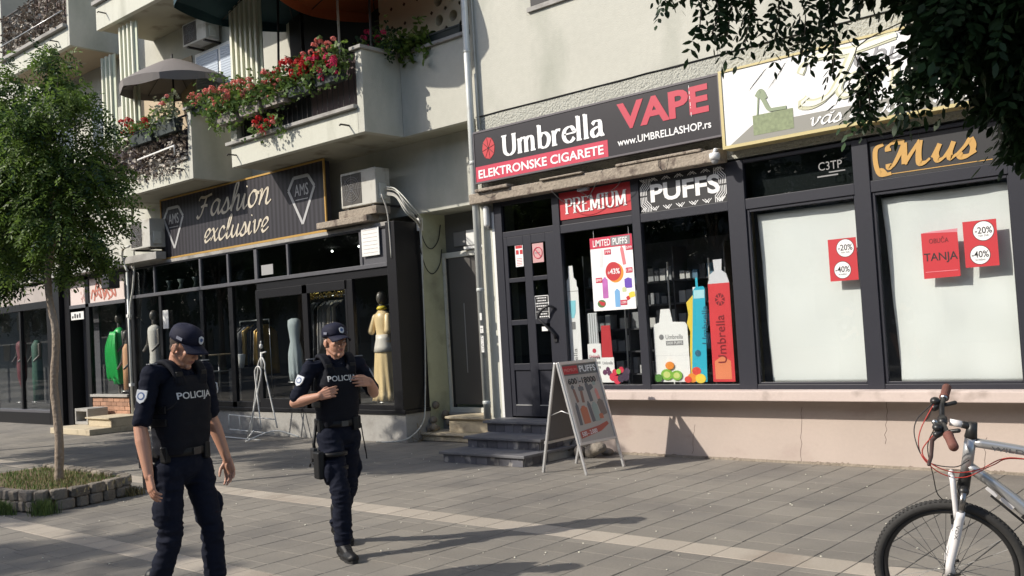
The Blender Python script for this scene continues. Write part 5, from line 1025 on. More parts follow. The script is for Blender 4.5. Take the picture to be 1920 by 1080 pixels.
def axes(az, tilt, roll=0):
    f = Vector((math.cos(az) * math.cos(tilt), math.sin(az) * math.cos(tilt), -math.sin(tilt))); l = Vector((-math.sin(az), math.cos(az), 0)); u = f.cross(l)
    if roll: q = Matrix.Rotation(roll, 3, f); l = q @ l; u = q @ u
    return f, l, u
def officer(label, loc, rz, P):
    root = thing('person', label, 'person', loc, rz, local=True); k = MB()
    f, l, u = axes(*P['head_dir']); hc = Vector(P['head']); QH = Matrix((f, l, u)).transposed()
    H = lambda a, b, c: hc + f * a + l * b + u * c
    neck = Vector(P['neck'])
    # ---- body (one continuous skin mesh)
    k.ell(H(-.012, 0, .035), (.098, .078, .092), QH, 20, 14); k.ell(H(.022, 0, -.03), (.072, .064, .082), QH, 18, 12); k.ell(H(.034, 0, -.078), (.046, .046, .040), QH, 14, 10); k.ell(H(.068, 0, -.105), (.022, .024, .020), QH, 10, 8)
    for s in (-1, 1):
        k.cap(H(-.01, s * .058, -.055), .020, H(.045, s * .032, -.098), .017, 8)      # jaw line
        k.ell(H(.060, s * .040, -.018), (.024, .022, .022), QH, 10, 8)                # cheek
        k.ell(H(-.012, s * .080, -.012), (.020, .009, .032), QH, 10, 8); k.cap(H(-.022, s * .084, .010), .006, H(-.026, s * .086, -.02), .006, 6)   # ear
        k.cap(H(.083, s * .012, .028), .010, H(.072, s * .050, .026), .009, 8)        # brow ridge
        k.ell(H(.099, s * .012, -.034), (.010, .009, .008), QH, 8, 6)                 # nostril wing
    k.cap(H(.088, 0, .018), .009, H(.112, 0, -.028), .011, 9); k.ell(H(.109, 0, -.032), (.012, .012, .010), QH, 8, 6)
    k.cap(H(.083, -.016, -.060), .0085, H(.083, .016, -.060), .0085, 8); k.cap(H(.081, -.013, -.070), .0085, H(.081, .013, -.070), .0085, 8)
    k.cap(neck, .066, H(-.028, 0, -.055), .056, 14); k.cap(neck + Vector((.01, 0, -.02)), .06, H(.0, 0, -.07), .046, 12)
    k.ell((P['chest'][0], P['chest'][1], P['chest'][2] + .0), (.10, .15, .17)); k.cap(neck - Vector((0, 0, .03)), .06, Vector(P['chest']), .09)
    k.cap(P['chest'], .11, P['pelvis'], .11)
    for S in ('R', 'L'):
        sh, el, wr = (Vector(P[n + S]) for n in ('sh', 'el', 'wr'))
        k.cap(Vector(P['chest']) + Vector((0, 0, .08)), .06, sh, .052); k.cap(sh, .052, el, .041, 14)
        m = el.lerp(wr, .28); dv = (wr - el).normalized(); k.cap(el, .041, m, .045, 14); k.cap(m, .045, wr, .0285, 14)
        hp = P['hand' + S]; hand(k, wr, hp[0], hp[1], hp[2], hp[3])
        hip, kn, an = (Vector(P[n + S]) for n in ('hip', 'kn', 'an')); k.cap(hip, .075, kn, .05); k.cap(kn, .05, an, .036); k.cap(an, .035, an + Vector((.06, 0, -.04)), .03)
    def face(co, nn):
        out = co.copy(); 
        for s in (-1, 1):
            c = np.array(H(.086, s * .031, .006)); d = np.linalg.norm(co - c, axis=1); out -= np.array(f)[None] * (.013 * np.exp(-(d / .0135) ** 2))[:, None]
        c = np.array(H(.1, 0, -.0655)); rel = co - c; v = rel @ np.array(u); h = rel @ np.array(l); dpt = rel @ np.array(f); w = np.exp(-(v / .0028) ** 2 - (h / .024) ** 4 - (dpt / .04) ** 2); out -= np.array(f)[None] * (.006 * w)[:, None]
        return out
    body = remesh('body', k, skin, root, .0042, 2, face)
    for s in (-1, 1):
        k = MB(); k.ell(H(.0755, s * .031, .006), (.0125, .0125, .011), QH, 12, 8); e = k.build('eye', eye_m, root); k = MB(); k.ell(H(.0835, s * .031, .004), (.005, .0055, .0055), QH, 8, 6); i_ = k.build('iris', iris_m, e)
        k = MB(); k.tube([H(.087, s * .013, .027), H(.092, s * .030, .033), H(.078, s * .052, .026)], [.003, .0042, .0025], 6); k.build('eyebrow', brow_m, root)
        k = MB(); k.tube([H(.083, s * .018, .007), H(.0895, s * .031, .0145), H(.079, s * .045, .006)], .0032, 6); k.build('eyelid', skin, root)
    k = MB(); k.tube([H(.082, -.024, -.063), H(.0925, -.008, -.0595), H(.0935, 0, -.061), H(.0925, .008, -.0595), H(.082, .024, -.063)], [.002, .0045, .004, .0045, .002], 6); k.tube([H(.082, -.022, -.066), H(.0925, 0, -.071), H(.082, .022, -.066)], [.002, .0055, .002], 6); k.build('mouth', lip_m, root)
    # hair: close crop below the cap
    k = MB(); k.ell(H(-.022, 0, .034), (.093, .0805, .088), QH, 20, 14); k.ell(H(-.045, 0, -.02), (.055, .062, .055), QH, 14, 10)
    def cut(co, nn):
        return co
    k.build('hair', hair_m, root)
    # ---- cap
    k = MB(); CM = Matrix((f, l, u)).transposed(); prof = []
    n = 32; rings = [(1.0, .040), (1.02, .060), (1.0, .085), (.93, .108), (.78, .127), (.52, .141), (.22, .148), (.02, .150)]
    vs = []
    for r, z in rings:
        for i in range(n):
            a = 2 * math.pi * i / n; fx = .110 if math.cos(a) > 0 else .116; vs.append(H(-.010 + r * fx * math.cos(a), r * .092 * math.sin(a), z + .008 * max(0, math.cos(a)) * (1 - abs(z - .09) * 4)))
    fs = [(j * n + i, j * n + (i + 1) % n, (j + 1) * n + (i + 1) % n, (j + 1) * n + i) for j in range(len(rings) - 1) for i in range(n)] + [tuple((len(rings) - 1) * n + i for i in range(n))]
    k.add(vs, fs, True); cp = k.build('cap', cap_m, root); sm = cp.modifiers.new('s', 'SOLIDIFY'); sm.thickness = .003
    k = MB(); vs = []; m = 18
    for j in range(7):
        t = j / 6
        for i in range(m + 1):
            a = (i / m - .5) * 2.35; r0x, r0y = .102, .088; ex = .088 * (math.cos(a * .68)) ** .9
            x = -.010 + (r0x) * math.cos(a) + t * ex; y = (r0y) * math.sin(a) * (1 - .06 * t); z = .050 - .014 * t - .016 * t * abs(math.sin(a)) ** 2 * 1.5 - .012 * abs(math.sin(a)) ** 2 - .010 * t * t
            vs.append(H(x, y, z))
    fs = [(j * (m + 1) + i, j * (m + 1) + i + 1, (j + 1) * (m + 1) + i + 1, (j + 1) * (m + 1) + i) for j in range(6) for i in range(m)]
    k.add(vs, fs, True); v_ = k.build('visor', cap_m, cp); sm = v_.modifiers.new('s', 'SOLIDIFY'); sm.thickness = .004
    k = MB(); k.ell(H(-.01, 0, .151), (.009, .009, .004), QH, 10, 6); k.build('button', cap_m, cp)
    k = MB(); fr = Fr(H(.1015, 0, .093), l, (u - f * .33).normalized()); k.m = 0; k.prism(fr, [(-.020, -.012), (-.013, -.024), (0, -.03), (.013, -.024), (.020, -.012), (.019, .014), (0, .024), (-.019, .014)], 0, .004); k.m = 1; k.disc(fr, 0, -.002, .012, .0042, .006, 14); k.build('cap_badge', [patch_w, patch_b], cp)
    for s in (-1, 1):
        fr = Fr(H(.012, s * .0925, .068), (-f if s > 0 else f), u); 
        k = MB(); k.fbox(fr, -.024, -.008, .024, .010, -.001, .002); k.build('side_patch', M('patch_grey', (.16, .17, .22), .7), cp)
    # ---- shirt
    k = MB(); ch = Vector(P['chest']); pv = Vector(P['pelvis'])
    k.ell(ch + Vector((0, 0, .02)), (.112, .165, .19)); k.cap(ch, .115, pv + Vector((0, 0, .06)), .118)
    for S in ('R', 'L'):
        sh, el = Vector(P['sh' + S]), Vector(P['el' + S]); m = sh.lerp(el, .78); k.cap(ch + Vector((0, 0, .10)), .070, sh, .060); k.cap(sh, .061, m, .059, 16); k.cap(m, .059, sh.lerp(el, .85), .060, 16)
    k.cap(neck + Vector((-.005, 0, -.035)), .078, neck + Vector((0, 0, .005)), .068, 14)
    shirt = remesh('shirt', k, navy, root, .0065, 3, folds(.007, (9, 9, 14)))
    k = MB()
    for s in (-1, 1): 
        k.tube(catmull([neck + Vector((-.062, s * .01, .028)), neck + Vector((-.02, s * .068, .018)), neck + Vector((.045, s * .055, -.012)), neck + Vector((.085, s * .018, -.045))], 5), .011, 7)
    k.build('collar', navy, shirt)
    # ---- vest: superellipse loft
    k = MB(); n = 40; vs = []; levels = P['vest']
    for (z, hx, hy, cx) in levels:
        for i in range(n):
            a = 2 * math.pi * i / n; c_, s_ = math.cos(a), math.sin(a); e = .62; vs.append((cx + hx * math.copysign(abs(c_) ** e, c_), hy * math.copysign(abs(s_) ** e, s_) + P.get('vy', 0), z))
    m = len(levels); k.add(vs, [(j * n + i, j * n + (i + 1) % n, (j + 1) * n + (i + 1) % n, (j + 1) * n + i) for j in range(m - 1) for i in range(n)] + [tuple(range(n - 1, -1, -1)), tuple((m - 1) * n + i for i in range(n))])
    zt = levels[-1][0]
    for s in (-1, 1):
        for dx in (-.02, .0, .02, ):
            k.tube(catmull([(.115, s * .085 + dx, zt - .05), (.095, s * .098 + dx, zt + .03), (.03, s * .108 + dx, zt + .088), (-.045, s * .108 + dx, zt + .085), (-.10, s * .098 + dx, zt + .02), (-.12, s * .09 + dx, zt - .05)], 5), .017, 8)
    vest = remesh('vest', k, vest_m, root, .0065, 3, folds(.004, (6, 6, 9)))
    vme = vest.data; vv = [v.co.copy() for v in vme.vertices]; bvh = BVHTree.FromPolygons(vv, [tuple(p.vertices) for p in vme.polygons])
    def stick(o, off=.0025, dirn=Vector((-1, 0, 0))):
        me = o.data; b = bmesh.new(); b.from_mesh(me); bmesh.ops.triangulate(b, faces=b.faces); bmesh.ops.subdivide_edges(b, edges=[e for e in b.edges if e.calc_length() > .02], cuts=2); b.to_mesh(me); b.free()
        for v in me.vertices:
            h = bvh.ray_cast(Vector((1, v.co.y, v.co.z)), Vector((-1, 0, 0)))
            if h[0]: v.co.x = h[0].x + off + (v.co.x - .5)
    z0 = P['text_z']; o = txt('POLICIJA', (-P.get('tw', .118), z0, P.get('tw', .118), z0 + .056), Fr((.5, 0, 0), (0, 1, 0), (0, 0, 1)), refl_m, vest, bold=.012, c=0, th=.0012); stick(o)
    k = MB(); k.fbox(Fr((.5, 0, 0), (0, 1, 0), (0, 0, 1)), -.128, z0 - .02, .128, z0 + .07, -.0, .003); 
    # details of the vest: pouches, strap buckles, seams
    for yy in (-.155, .155):
        for zz in (zt - .20, zt - .28):
            k2 = MB(); h = bvh.ray_cast(Vector((0, math.copysign(1, yy), zz)), Vector((0, -math.copysign(1, yy), 0)))
            if h[0]: k2.box(-.10, h[0].y - .006, zz - .022, .08, h[0].y + .006, zz + .022); k2.build('side_strap', leather, vest, .003)
    for s in (-1, 1):
        k2 = MB(); k2.box(.09, s * .1 - .024, zt + .0, .123, s * .1 + .024, zt + .03); k2.build('shoulder_buckle', leather, vest, .004)
    # rank bars and sleeve shield
    for S, s in (('R', -1), ('L', 1)):
        sh, el = Vector(P['sh' + S]), Vector(P['el' + S]); ax = (el - sh).normalized(); out = P['patchdir' + S]; out = Vector(out); out = (out - ax * out.dot(ax)).normalized(); c = sh.lerp(el, .42); side = ax.cross(out).normalized() * -1
        fr = Fr(c + out * .0635, side, -ax); k = MB(); k.m = 0
        k.prism(fr, [(-.034, .036), (-.034, -.008), (-.022, -.034), (0, -.048), (.022, -.034), (.034, -.008), (.034, .036)], -.008, .002); k.m = 1; k.disc(fr, 0, -.002, .024, .0022, .0034, 18); k.m = 0; k.disc(fr, 0, -.002, .016, .0036, .0042, 16); k.fbox(fr, -.028, .022, .028, .028, .0022, .003); k.build('sleeve_badge', [patch_w, patch_b], shirt)
        k = MB(); fr = Fr(sh.lerp(el, .02) + Vector((.01, s * .0, .071)), (0, 1, 0), (-1, 0, 0))
        for j in range(2): k.fbox(fr, -.03, -.014 + j * .018, .03, -.005 + j * .018, -.004, .003)
        k.build('rank_bar', M('rank_grey', (.25, .26, .28), .6), shirt)
    # ---- trousers
    k = MB(); k.ell(pv, (.120, .162, .13)); k.cap(pv + Vector((0, -.05, .05)), .107, pv + Vector((0, .05, .05)), .107)
    for S, s in (('R', -1), ('L', 1)):
        hip, kn, an = (Vector(P[n_ + S]) for n_ in ('hip', 'kn', 'an')); k.cap(hip, .099, kn, .071, 18); k.cap(kn, .072, kn.lerp(an, .45), .069, 16); k.cap(kn.lerp(an, .45), .069, an + Vector((0, 0, .03)), .062, 16)
        c = hip.lerp(kn, .62) + Vector((0, s * .075, 0)); t = (kn - hip).normalized(); Q = t.to_track_quat('Z', 'Y').to_matrix(); k.ell(c, (.07, .035, .095), None, 12, 8)
    zk = (Vector(P['knR']).z + Vector(P['knL']).z) / 2; za = (Vector(P['anR']).z + Vector(P['anL']).z) / 2
    tr = remesh('trousers', k, navy_t, root, .0075, 3, folds(.013, (7, 7, 15), [(zk, .10, .8), (za + .06, .10, 1.0), (pv.z - .12, .07, .6)]))
    # ---- belt and kit
    k = MB(); n = 36; zb = pv.z + .085
    for z0_, z1_ in ((zb - .024, zb + .024),):
        vs = []
        for z, r in ((z0_, 1), (z1_, 1), (z1_, .95), (z0_, .95)):
            for i in range(n): a = 2 * math.pi * i / n; vs.append((pv.x +   .134 * r * math.cos(a), .162 * r * math.sin(a), z))
        k.add(vs, [((j % 4) * n + i, (j % 4) * n + (i + 1) % n, ((j + 1) % 4) * n + (i + 1) % n, ((j + 1) % 4) * n + i) for j in range(4) for i in range(n)], True)
    belt = k.build('belt', leather, root); k = MB(); k.box(pv.x + .13, -.03, zb - .022, pv.x + .142, .03, zb + .022); k.build('buckle', M('dark_metal', (.08, .08, .085), .35, metal=1), belt, .003)
    for yy, xx in ((-.155, .03), (-.14, -.06), (.158, .02), (.140, -.06), (.10, .10)):
        k = MB(); k.box(pv.x + xx - .028, yy - .024, zb - .06, pv.x + xx + .028, yy + .024, zb + .045); k.build('pouch', leather, belt, .01)
    P['extra'](root, P, belt, tr)
    # ---- boots
    for S in ('R', 'L'):
        an = Vector(P['an' + S]); toe = Vector(P['toe' + S]); heel = Vector(P['heel' + S]); k = MB(); d = (toe - heel).normalized(); sd = Vector((-d.y, d.x, 0)).normalized()
        k.cap(an + Vector((0, 0, .14)), .058, an, .052, 14); k.cap(an, .052, heel + Vector((0, 0, .045)), .040, 12); k.cap(an + Vector((0, 0, -.005)), .050, heel.lerp(toe, .55) + Vector((0, 0, .05)), .040, 12); k.cap(heel.lerp(toe, .55) + Vector((0, 0, .046)), .041, toe + Vector((0, 0, .036)) - d * .035, .037, 12)
        for o_ in (-.018, .018): k.cap(heel.lerp(toe, .5) + sd * o_ + Vector((0, 0, .034)), .030, toe - d * .04 + sd * o_ * .9 + Vector((0, 0, .032)), .030, 10); k.cap(heel + sd * o_ * .7 + Vector((0, 0, .03)) + d * .02, .026, heel.lerp(toe, .5) + sd * o_ + Vector((0, 0, .03)), .026, 8)
        b = remesh('boot', k, leather, root, .006, 2)
        k = MB(); pts = []
        nn_ = 20
        up_ = sd.cross(d) * -1
        fr = Fr(heel.lerp(toe, .5), d, sd); Lh = (toe - heel).length / 2
        k.prism(fr, [(Lh * math.copysign(abs(math.cos(a)) ** .7, math.cos(a)), (.047 if math.cos(a) > 0 else .038) * math.copysign(abs(math.sin(a)) ** .8, math.sin(a))) for a in [2 * math.pi * i / nn_ for i in range(nn_)]], 0, .022); k.build('sole', M('rubber_sole', (.015, .015, .015), .7), b)
        k = MB(); 
        for j in range(5):
            c = an.lerp(heel.lerp(toe, .6) + Vector((0, 0, .07)), .15 + j * .16) + d * .04 + Vector((0, 0, .02 - j * .004)); k.bar(c - sd * .022, c + sd * .022, .003, 5)
        k.build('lace', iron_m, b)
    return root
def kit_holster(c, thigh=True):
    pass
def extra_near(root, P, belt, tr):      # pistol holster on the right hip, radio cable
    k = MB(); k.box(-.10, -.235, .80, -.03, -.19, .96); k.build('holster', leather, belt, .012); k = MB(); k.box(-.135, -.228, .93, -.055, -.198, 1.03); k.box(-.15, -.226, .985, -.11, -.2, 1.04); k.build('pistol_grip', M('gunmetal', (.02, .02, .022), .4), belt, .006)
    k = MB(); k.box(-.04, -.12, .0, .0, -.1, .0); 
    k = MB(); k.tube(catmull([(.10, -.11, 1.44), (.125, -.12, 1.36), (.10, -.16, 1.30), (.02, -.19, 1.28)], 5), .006, 6); k.build('radio_cord', leather, root)
    k = MB(); k.box(-.135, -.14, 1.44, -.09, -.08, 1.55); k.build('shoulder_radio', leather, root, .008)
def extra_far(root, P, belt, tr):       # drop-leg holster on the right thigh, baton strap on the left
    c = Vector(P['hipR']).lerp(Vector(P['knR']), .42); k = MB(); k.box(c.x - .055, c.y - .15, c.z - .13, c.x + .055, c.y - .095, c.z + .08); k.build('holster', leather, root, .014)
    k = MB(); k.box(c.x - .115, c.y - .145, c.z + .02, c.x - .045, c.y - .11, c.z + .10); k.box(c.x - .13, c.y - .14, c.z - .01, c.x - .095, c.y - .112, c.z + .05); k.build('pistol_grip', M('gunmetal', (.02, .02, .022), .4), root, .006)
    k = MB(); k.tube(catmull([c + Vector((-.06, -.13, -.05)), c + Vector((-.14, -.13, -.02)), c + Vector((-.17, -.13, -.05))], 4), .008, 6); k.build('lanyard', leather, root)
    k = MB(); 
    for dz in (.05, -.06): k.lathe([(.104, -.014), (.108, -.012), (.108, .012), (.104, .014)], c + Vector((0, 0, dz)), 24)
    k.build('leg_strap', leather, root)
    k = MB(); k.tube([(-.03, -.17, 1.0), (-.02, -.20, .86), (0, -.2, .78)], .014, 6); k.build('holster_hanger', leather, root)
    k = MB(); k.tube(catmull([(.0, .20, .98), (-.01, .215, .88), (.01, .225, .76), (.03, .22, .70), (.035, .215, .74), (.02, .21, .80)], 4), .005, 6); k.build('wrist_strap', leather, root)
V1 = [(1.0, .112, .162, .0), (1.05, .124, .172, .0), (1.15, .130, .178, .004), (1.26, .134, .184, .006), (1.35, .136, .184, .008), (1.41, .130, .172, .008), (1.46, .116, .148, .006), (1.49, .100, .124, .002)]
near_p = dict(head=(.070, .0, 1.672), head_dir=(.10, .45, .0), neck=(.0, 0, 1.55), chest=(0, 0, 1.37), pelvis=(0, 0, .93), shR=(-.01, -.205, 1.515), elR=(-.045, -.275, 1.19), wrR=(.05, -.305, .90), shL=(.005, .205, 1.515), elL=(-.04, .295, 1.195), wrL=(.06, .325, .91),
    handR=((.28, -.05, -.95), (.25, .95, .05), -1, .42), handL=((.22, .0, -.97), (.2, -.95, .1), 1, .38), hipR=(-.01, -.10, .90), knR=(.02, -.135, .50), anR=(-.10, -.175, .11), heelR=(-.16, -.18, .005), toeR=(.12, -.21, 0), hipL=(.02, .10, .90), knL=(.10, .125, .49), anL=(.10, .14, .10), heelL=(.04, .14, 0), toeL=(.34, .17, 0),
    vest=V1, text_z=1.335, tw=.132, patchdirR=(.35, -1, .1), patchdirL=(.3, 1, .1), extra=extra_near)
P1 = officer('police officer with bowed head and hanging arms, navy uniform, vest lettered POLICIJA', (-5.64, 3.20, 0), math.radians(12), near_p)
V2 = [(.98, .108, .150, .0), (1.03, .120, .158, .0), (1.12, .128, .164, .004), (1.22, .132, .170, .006), (1.31, .134, .170, .008), (1.37, .128, .158, .008), (1.42, .114, .140, .006), (1.445, .098, .118, .002)]
far_p = dict(head=(.03, .0, 1.645), head_dir=(.12, .02, .0), neck=(.0, 0, 1.505), chest=(0, 0, 1.32), pelvis=(0, 0, .92), shR=(-.01, -.20, 1.455), elR=(-.04, -.330, 1.19), wrR=(.13, -.195, 1.235), shL=(.0, .20, 1.455), elL=(-.02, .335, 1.21), wrL=(.135, .235, 1.31),
    handR=((.45, .85, .25), (-.6, .5, -.1), 1, .62), handL=((.35, -.92, .15), (-.65, -.3, -.1), -1, .45), hipR=(.03, -.09, .90), knR=(.21, -.095, .50), anR=(.235, -.10, .10), heelR=(.18, -.10, 0), toeR=(.47, -.12, 0), hipL=(-.01, .09, .89), knL=(-.09, .10, .48), anL=(-.30, .09, .15), heelL=(-.36, .09, .055), toeL=(-.10, .11, 0),
    vest=V2, text_z=1.325, patchdirR=(.55, -1, .1), patchdirL=(.3, 1, .1), extra=extra_far)
P2 = officer('police officer holding his POLICIJA vest with both hands, walking towards the camera', (-6.02, 4.76, 0), math.radians(-15), far_p)
# ------------------------------------------------------------------ white clothes stand
YR = 9.42
t = thing('clothes_stand', 'white tubular clothes stand folded in front of the grey plinth between the officers', 'clothes stand', (-14, YR, 0))
tube_m = M('white_tube', (.62, .62, .60), .4)
def rk(pts, r=.013, sm=True, nm='tube'): 
    q = [Vector((a, YR + (c if len(p) > 2 else 0), b)) for p in pts for a, b, c in [tuple(p) + ((0,) if len(p) < 3 else ())]]
    MB().tube(catmull(q, 5) if sm else q, r, 8).build(nm, tube_m, t)
rk([(-14.30, .10), (-14.02, 1.12), (-13.98, 1.30), (-13.88, 1.41), (-13.79, 1.30), (-13.78, 1.1), (-13.52, .22)], nm='frame_loop')
rk([(-14.12, .08, -.18), (-13.80, 1.05, -.1), (-13.78, 1.22, -.1), (-13.86, 1.26, -.1), (-13.93, 1.20, -.1), (-13.94, 1.06, -.1), (-13.72, .22, -.18)], nm='frame_loop')
rk([(-13.88, 1.22), (-13.88, 1.50)], .02, False, 'post'); rk([(-13.88, 1.48), (-13.74, 1.50)], .012, False, 'hook')
MB().ell((-13.88, YR, 1.60), (.03, .03, .045)).ell((-13.88, YR, 1.67), (.014, .014, .02)).build('finial', tube_m, t)
rk([(-14.95, .42), (-13.55, .36)], .011, False, 'rail'); rk([(-14.95, .16), (-13.62, .12)], .011, False, 'rail'); rk([(-14.96, .16), (-14.96, .42)], .011, False, 'upright'); rk([(-14.6, .15), (-14.64, .41)], .010, False, 'upright')
rk([(-15.1, .02), (-14.02, .0), ], .012, False, 'foot_bar'); rk([(-14.2, .16), (-14.28, -.0, -.12)], .014, False, 'foot'); rk([(-14.02, .012, -.3), (-13.8, .12, -.1), (-13.55, .17), (-13.35, .12, .1), (-13.2, .05, .2)], .013, True, 'foot_arc')
# ------------------------------------------------------------------ sandwich board
ab = thing('sandwich_board', 'aluminium sandwich board advertising PUFFS 600-18000 standing by the shop steps', 'sandwich board', (-6.68, 8.78, 0))
A_, B_ = Vector((-6.375, 8.442, 0)), Vector((-6.322, 9.092, 0)); C_, D_ = Vector((-6.975, 8.42, 0)), Vector((-7.02, 9.10, 0)); TA, TB = Vector((-6.690, 8.43, 1.245)), Vector((-6.655, 9.10, 1.245))
for p, q in ((A_, TA), (B_, TB), (C_, TA + Vector((-.03, 0, 0))), (D_, TB + Vector((-.03, 0, 0)))): MB().sbar(p, q, .028, .028, (0, 1, 0)).build('leg', alu, ab, .004)
u = (TB - TA).normalized(); v = (TA - A_).normalized(); L_ = (TA - A_).length; fr = Fr(A_ + Vector((.012, 0, 0)), u, v); Wd = (TB - TA).length
b0 = .36
for a in ((-.0, b0 - .03, Wd, b0), (0, L_ - .03, Wd, L_ + .005)): MB().fbox(fr, *a, -.012, .018).build('rail', alu, ab, .003)
for a in ((0.0, b0, .03, L_ - .03), (Wd - .03, b0, Wd, L_ - .03)): MB().fbox(fr, *a, -.002, .018).build('side_rail', alu, ab, .003)
MB().fbox(fr, .03, b0, Wd - .03, L_ - .03, -.006, .004).build('poster_panel', M('poster_beige', (.44, .40, .36), .5), ab)
fp = Fr(fr(0, b0, .004), u, v); H_ = L_ - .03 - b0; X_ = Wd - .06; fo = Fr(fp(.03, 0, 0), u, v)
MB().fbox(fo, .0, H_ - .13, X_, H_ - .005, .0005, .0015).build('header_print', M('print_darkgrey', (.13, .13, .13), .5), ab); MB().fbox(fo, .0, H_ - .115, .27, H_ - .02, .002, .003).build('header_print', red_m, ab)
txt('PREMIUM', (.03, H_ - .085, .25, H_ - .05), fo, M('print_salmon', (.65, .25, .22), .5), ab, c=.0035, th=.001); txt('PUFFS', (.30, H_ - .105, X_ - .02, H_ - .028), fo, wht, ab, bold=.02, c=.002, th=.001)
txt('600', (.05, H_ - .235, .20, H_ - .165), fo, blk, ab, bold=.02, c=.003, th=.001); txt('-18000', (.24, H_ - .235, .54, H_ - .165), fo, blk, ab, bold=.02, c=.003, th=.001)
k = MB(); 
for x in (.215, .56): [k.fbox(fo, x, H_ - .23 + j * .016, x + .022, H_ - .222 + j * .016, .001, .002) for j in range(5)]
k.build('small_print', gry, ab)
brn = M('print_brown', (.25, .13, .10), .5); gr2 = M('print_greygreen', (.30, .36, .33), .5); drk = M('print_slate', (.13, .13, .14), .5)
for i, (a, b, w, h, m, r) in enumerate(((.12, .55, .04, .20, brn, .15), (.23, .56, .045, .24, brn, -.05), (.36, .58, .06, .28, drk, .1), (.50, .53, .05, .16, M('print_salmon'), .15), (.09, .30, .05, .30, drk, 0), (.20, .28, .12, .24, M('print_terracotta', (.48, .16, .09), .5), .05), (.31, .31, .055, .28, drk, .1), (.40, .30, .10, .26, gr2, .03), (.52, .35, .11, .22, M('print_taupe2', (.2, .16, .14), .5), .15), (.24, .63, .09, .06, drk, 0), (.40, .63, .10, .07, drk, .4), (.47, .23, .07, .07, M('print_terracotta'), 0), (.10, .66, .05, .05, drk, .7), (.49, .68, .05, .05, gr2, 0))):
    c_, s_ = math.cos(r), math.sin(r); b = b * .86; h = h * .86; pts = [(a + x * w / 2 * c_ - y * h / 2 * s_, b + .06 + x * w / 2 * s_ + y * h / 2 * c_) for x, y in ((-.9, -1), (.9, -1), (1, -.9), (1, .7), (.5, .86), (.4, 1), (-.4, 1), (-.5, .86), (-1, .7), (-1, -.9))]
    MB().prism(fo, pts, .0004, .0012 + .0001 * i).build('device_print', m, ab)
k = MB(); k.prism(fo, [(.03, .04), (.40, .09), (.56, .155), (.54, .19), (.38, .155), (.03, .12)], .003, .004); k.build('ribbon_print', M('print_brick', (.42, .10, .07), .5), ab)
txt('500 - 2.000', (.06, .055, .33, .105), Fr(fo(0, 0, 0), (u + v * .08).normalized(), (v - u * .08).normalized()), wht, ab, bold=.01, c=.0045, th=.001)
frb = Fr(C_ + Vector((-.012, 0, 0)), (D_ - C_).normalized(), ((TA + Vector((-.03, 0, 0))) - C_).normalized()); MB().fbox(frb, .02, .36, .64, L_ - .02, -.012, .0).build('rear_panel', M('panel_backside', (.12, .12, .13), .6), ab)
MB().fbox(frb, .0, .33, .66, .36, -.02, .012).build('rail', alu, ab)
for y0 in (8.44, 9.09):
    k = MB(); k.tube([(-6.55, y0 + .015, .66), (-6.68, y0 + .01, .70), (-6.86, y0 + .005, .64)], .006, 6); k.build('hinge_stay', alu, ab)
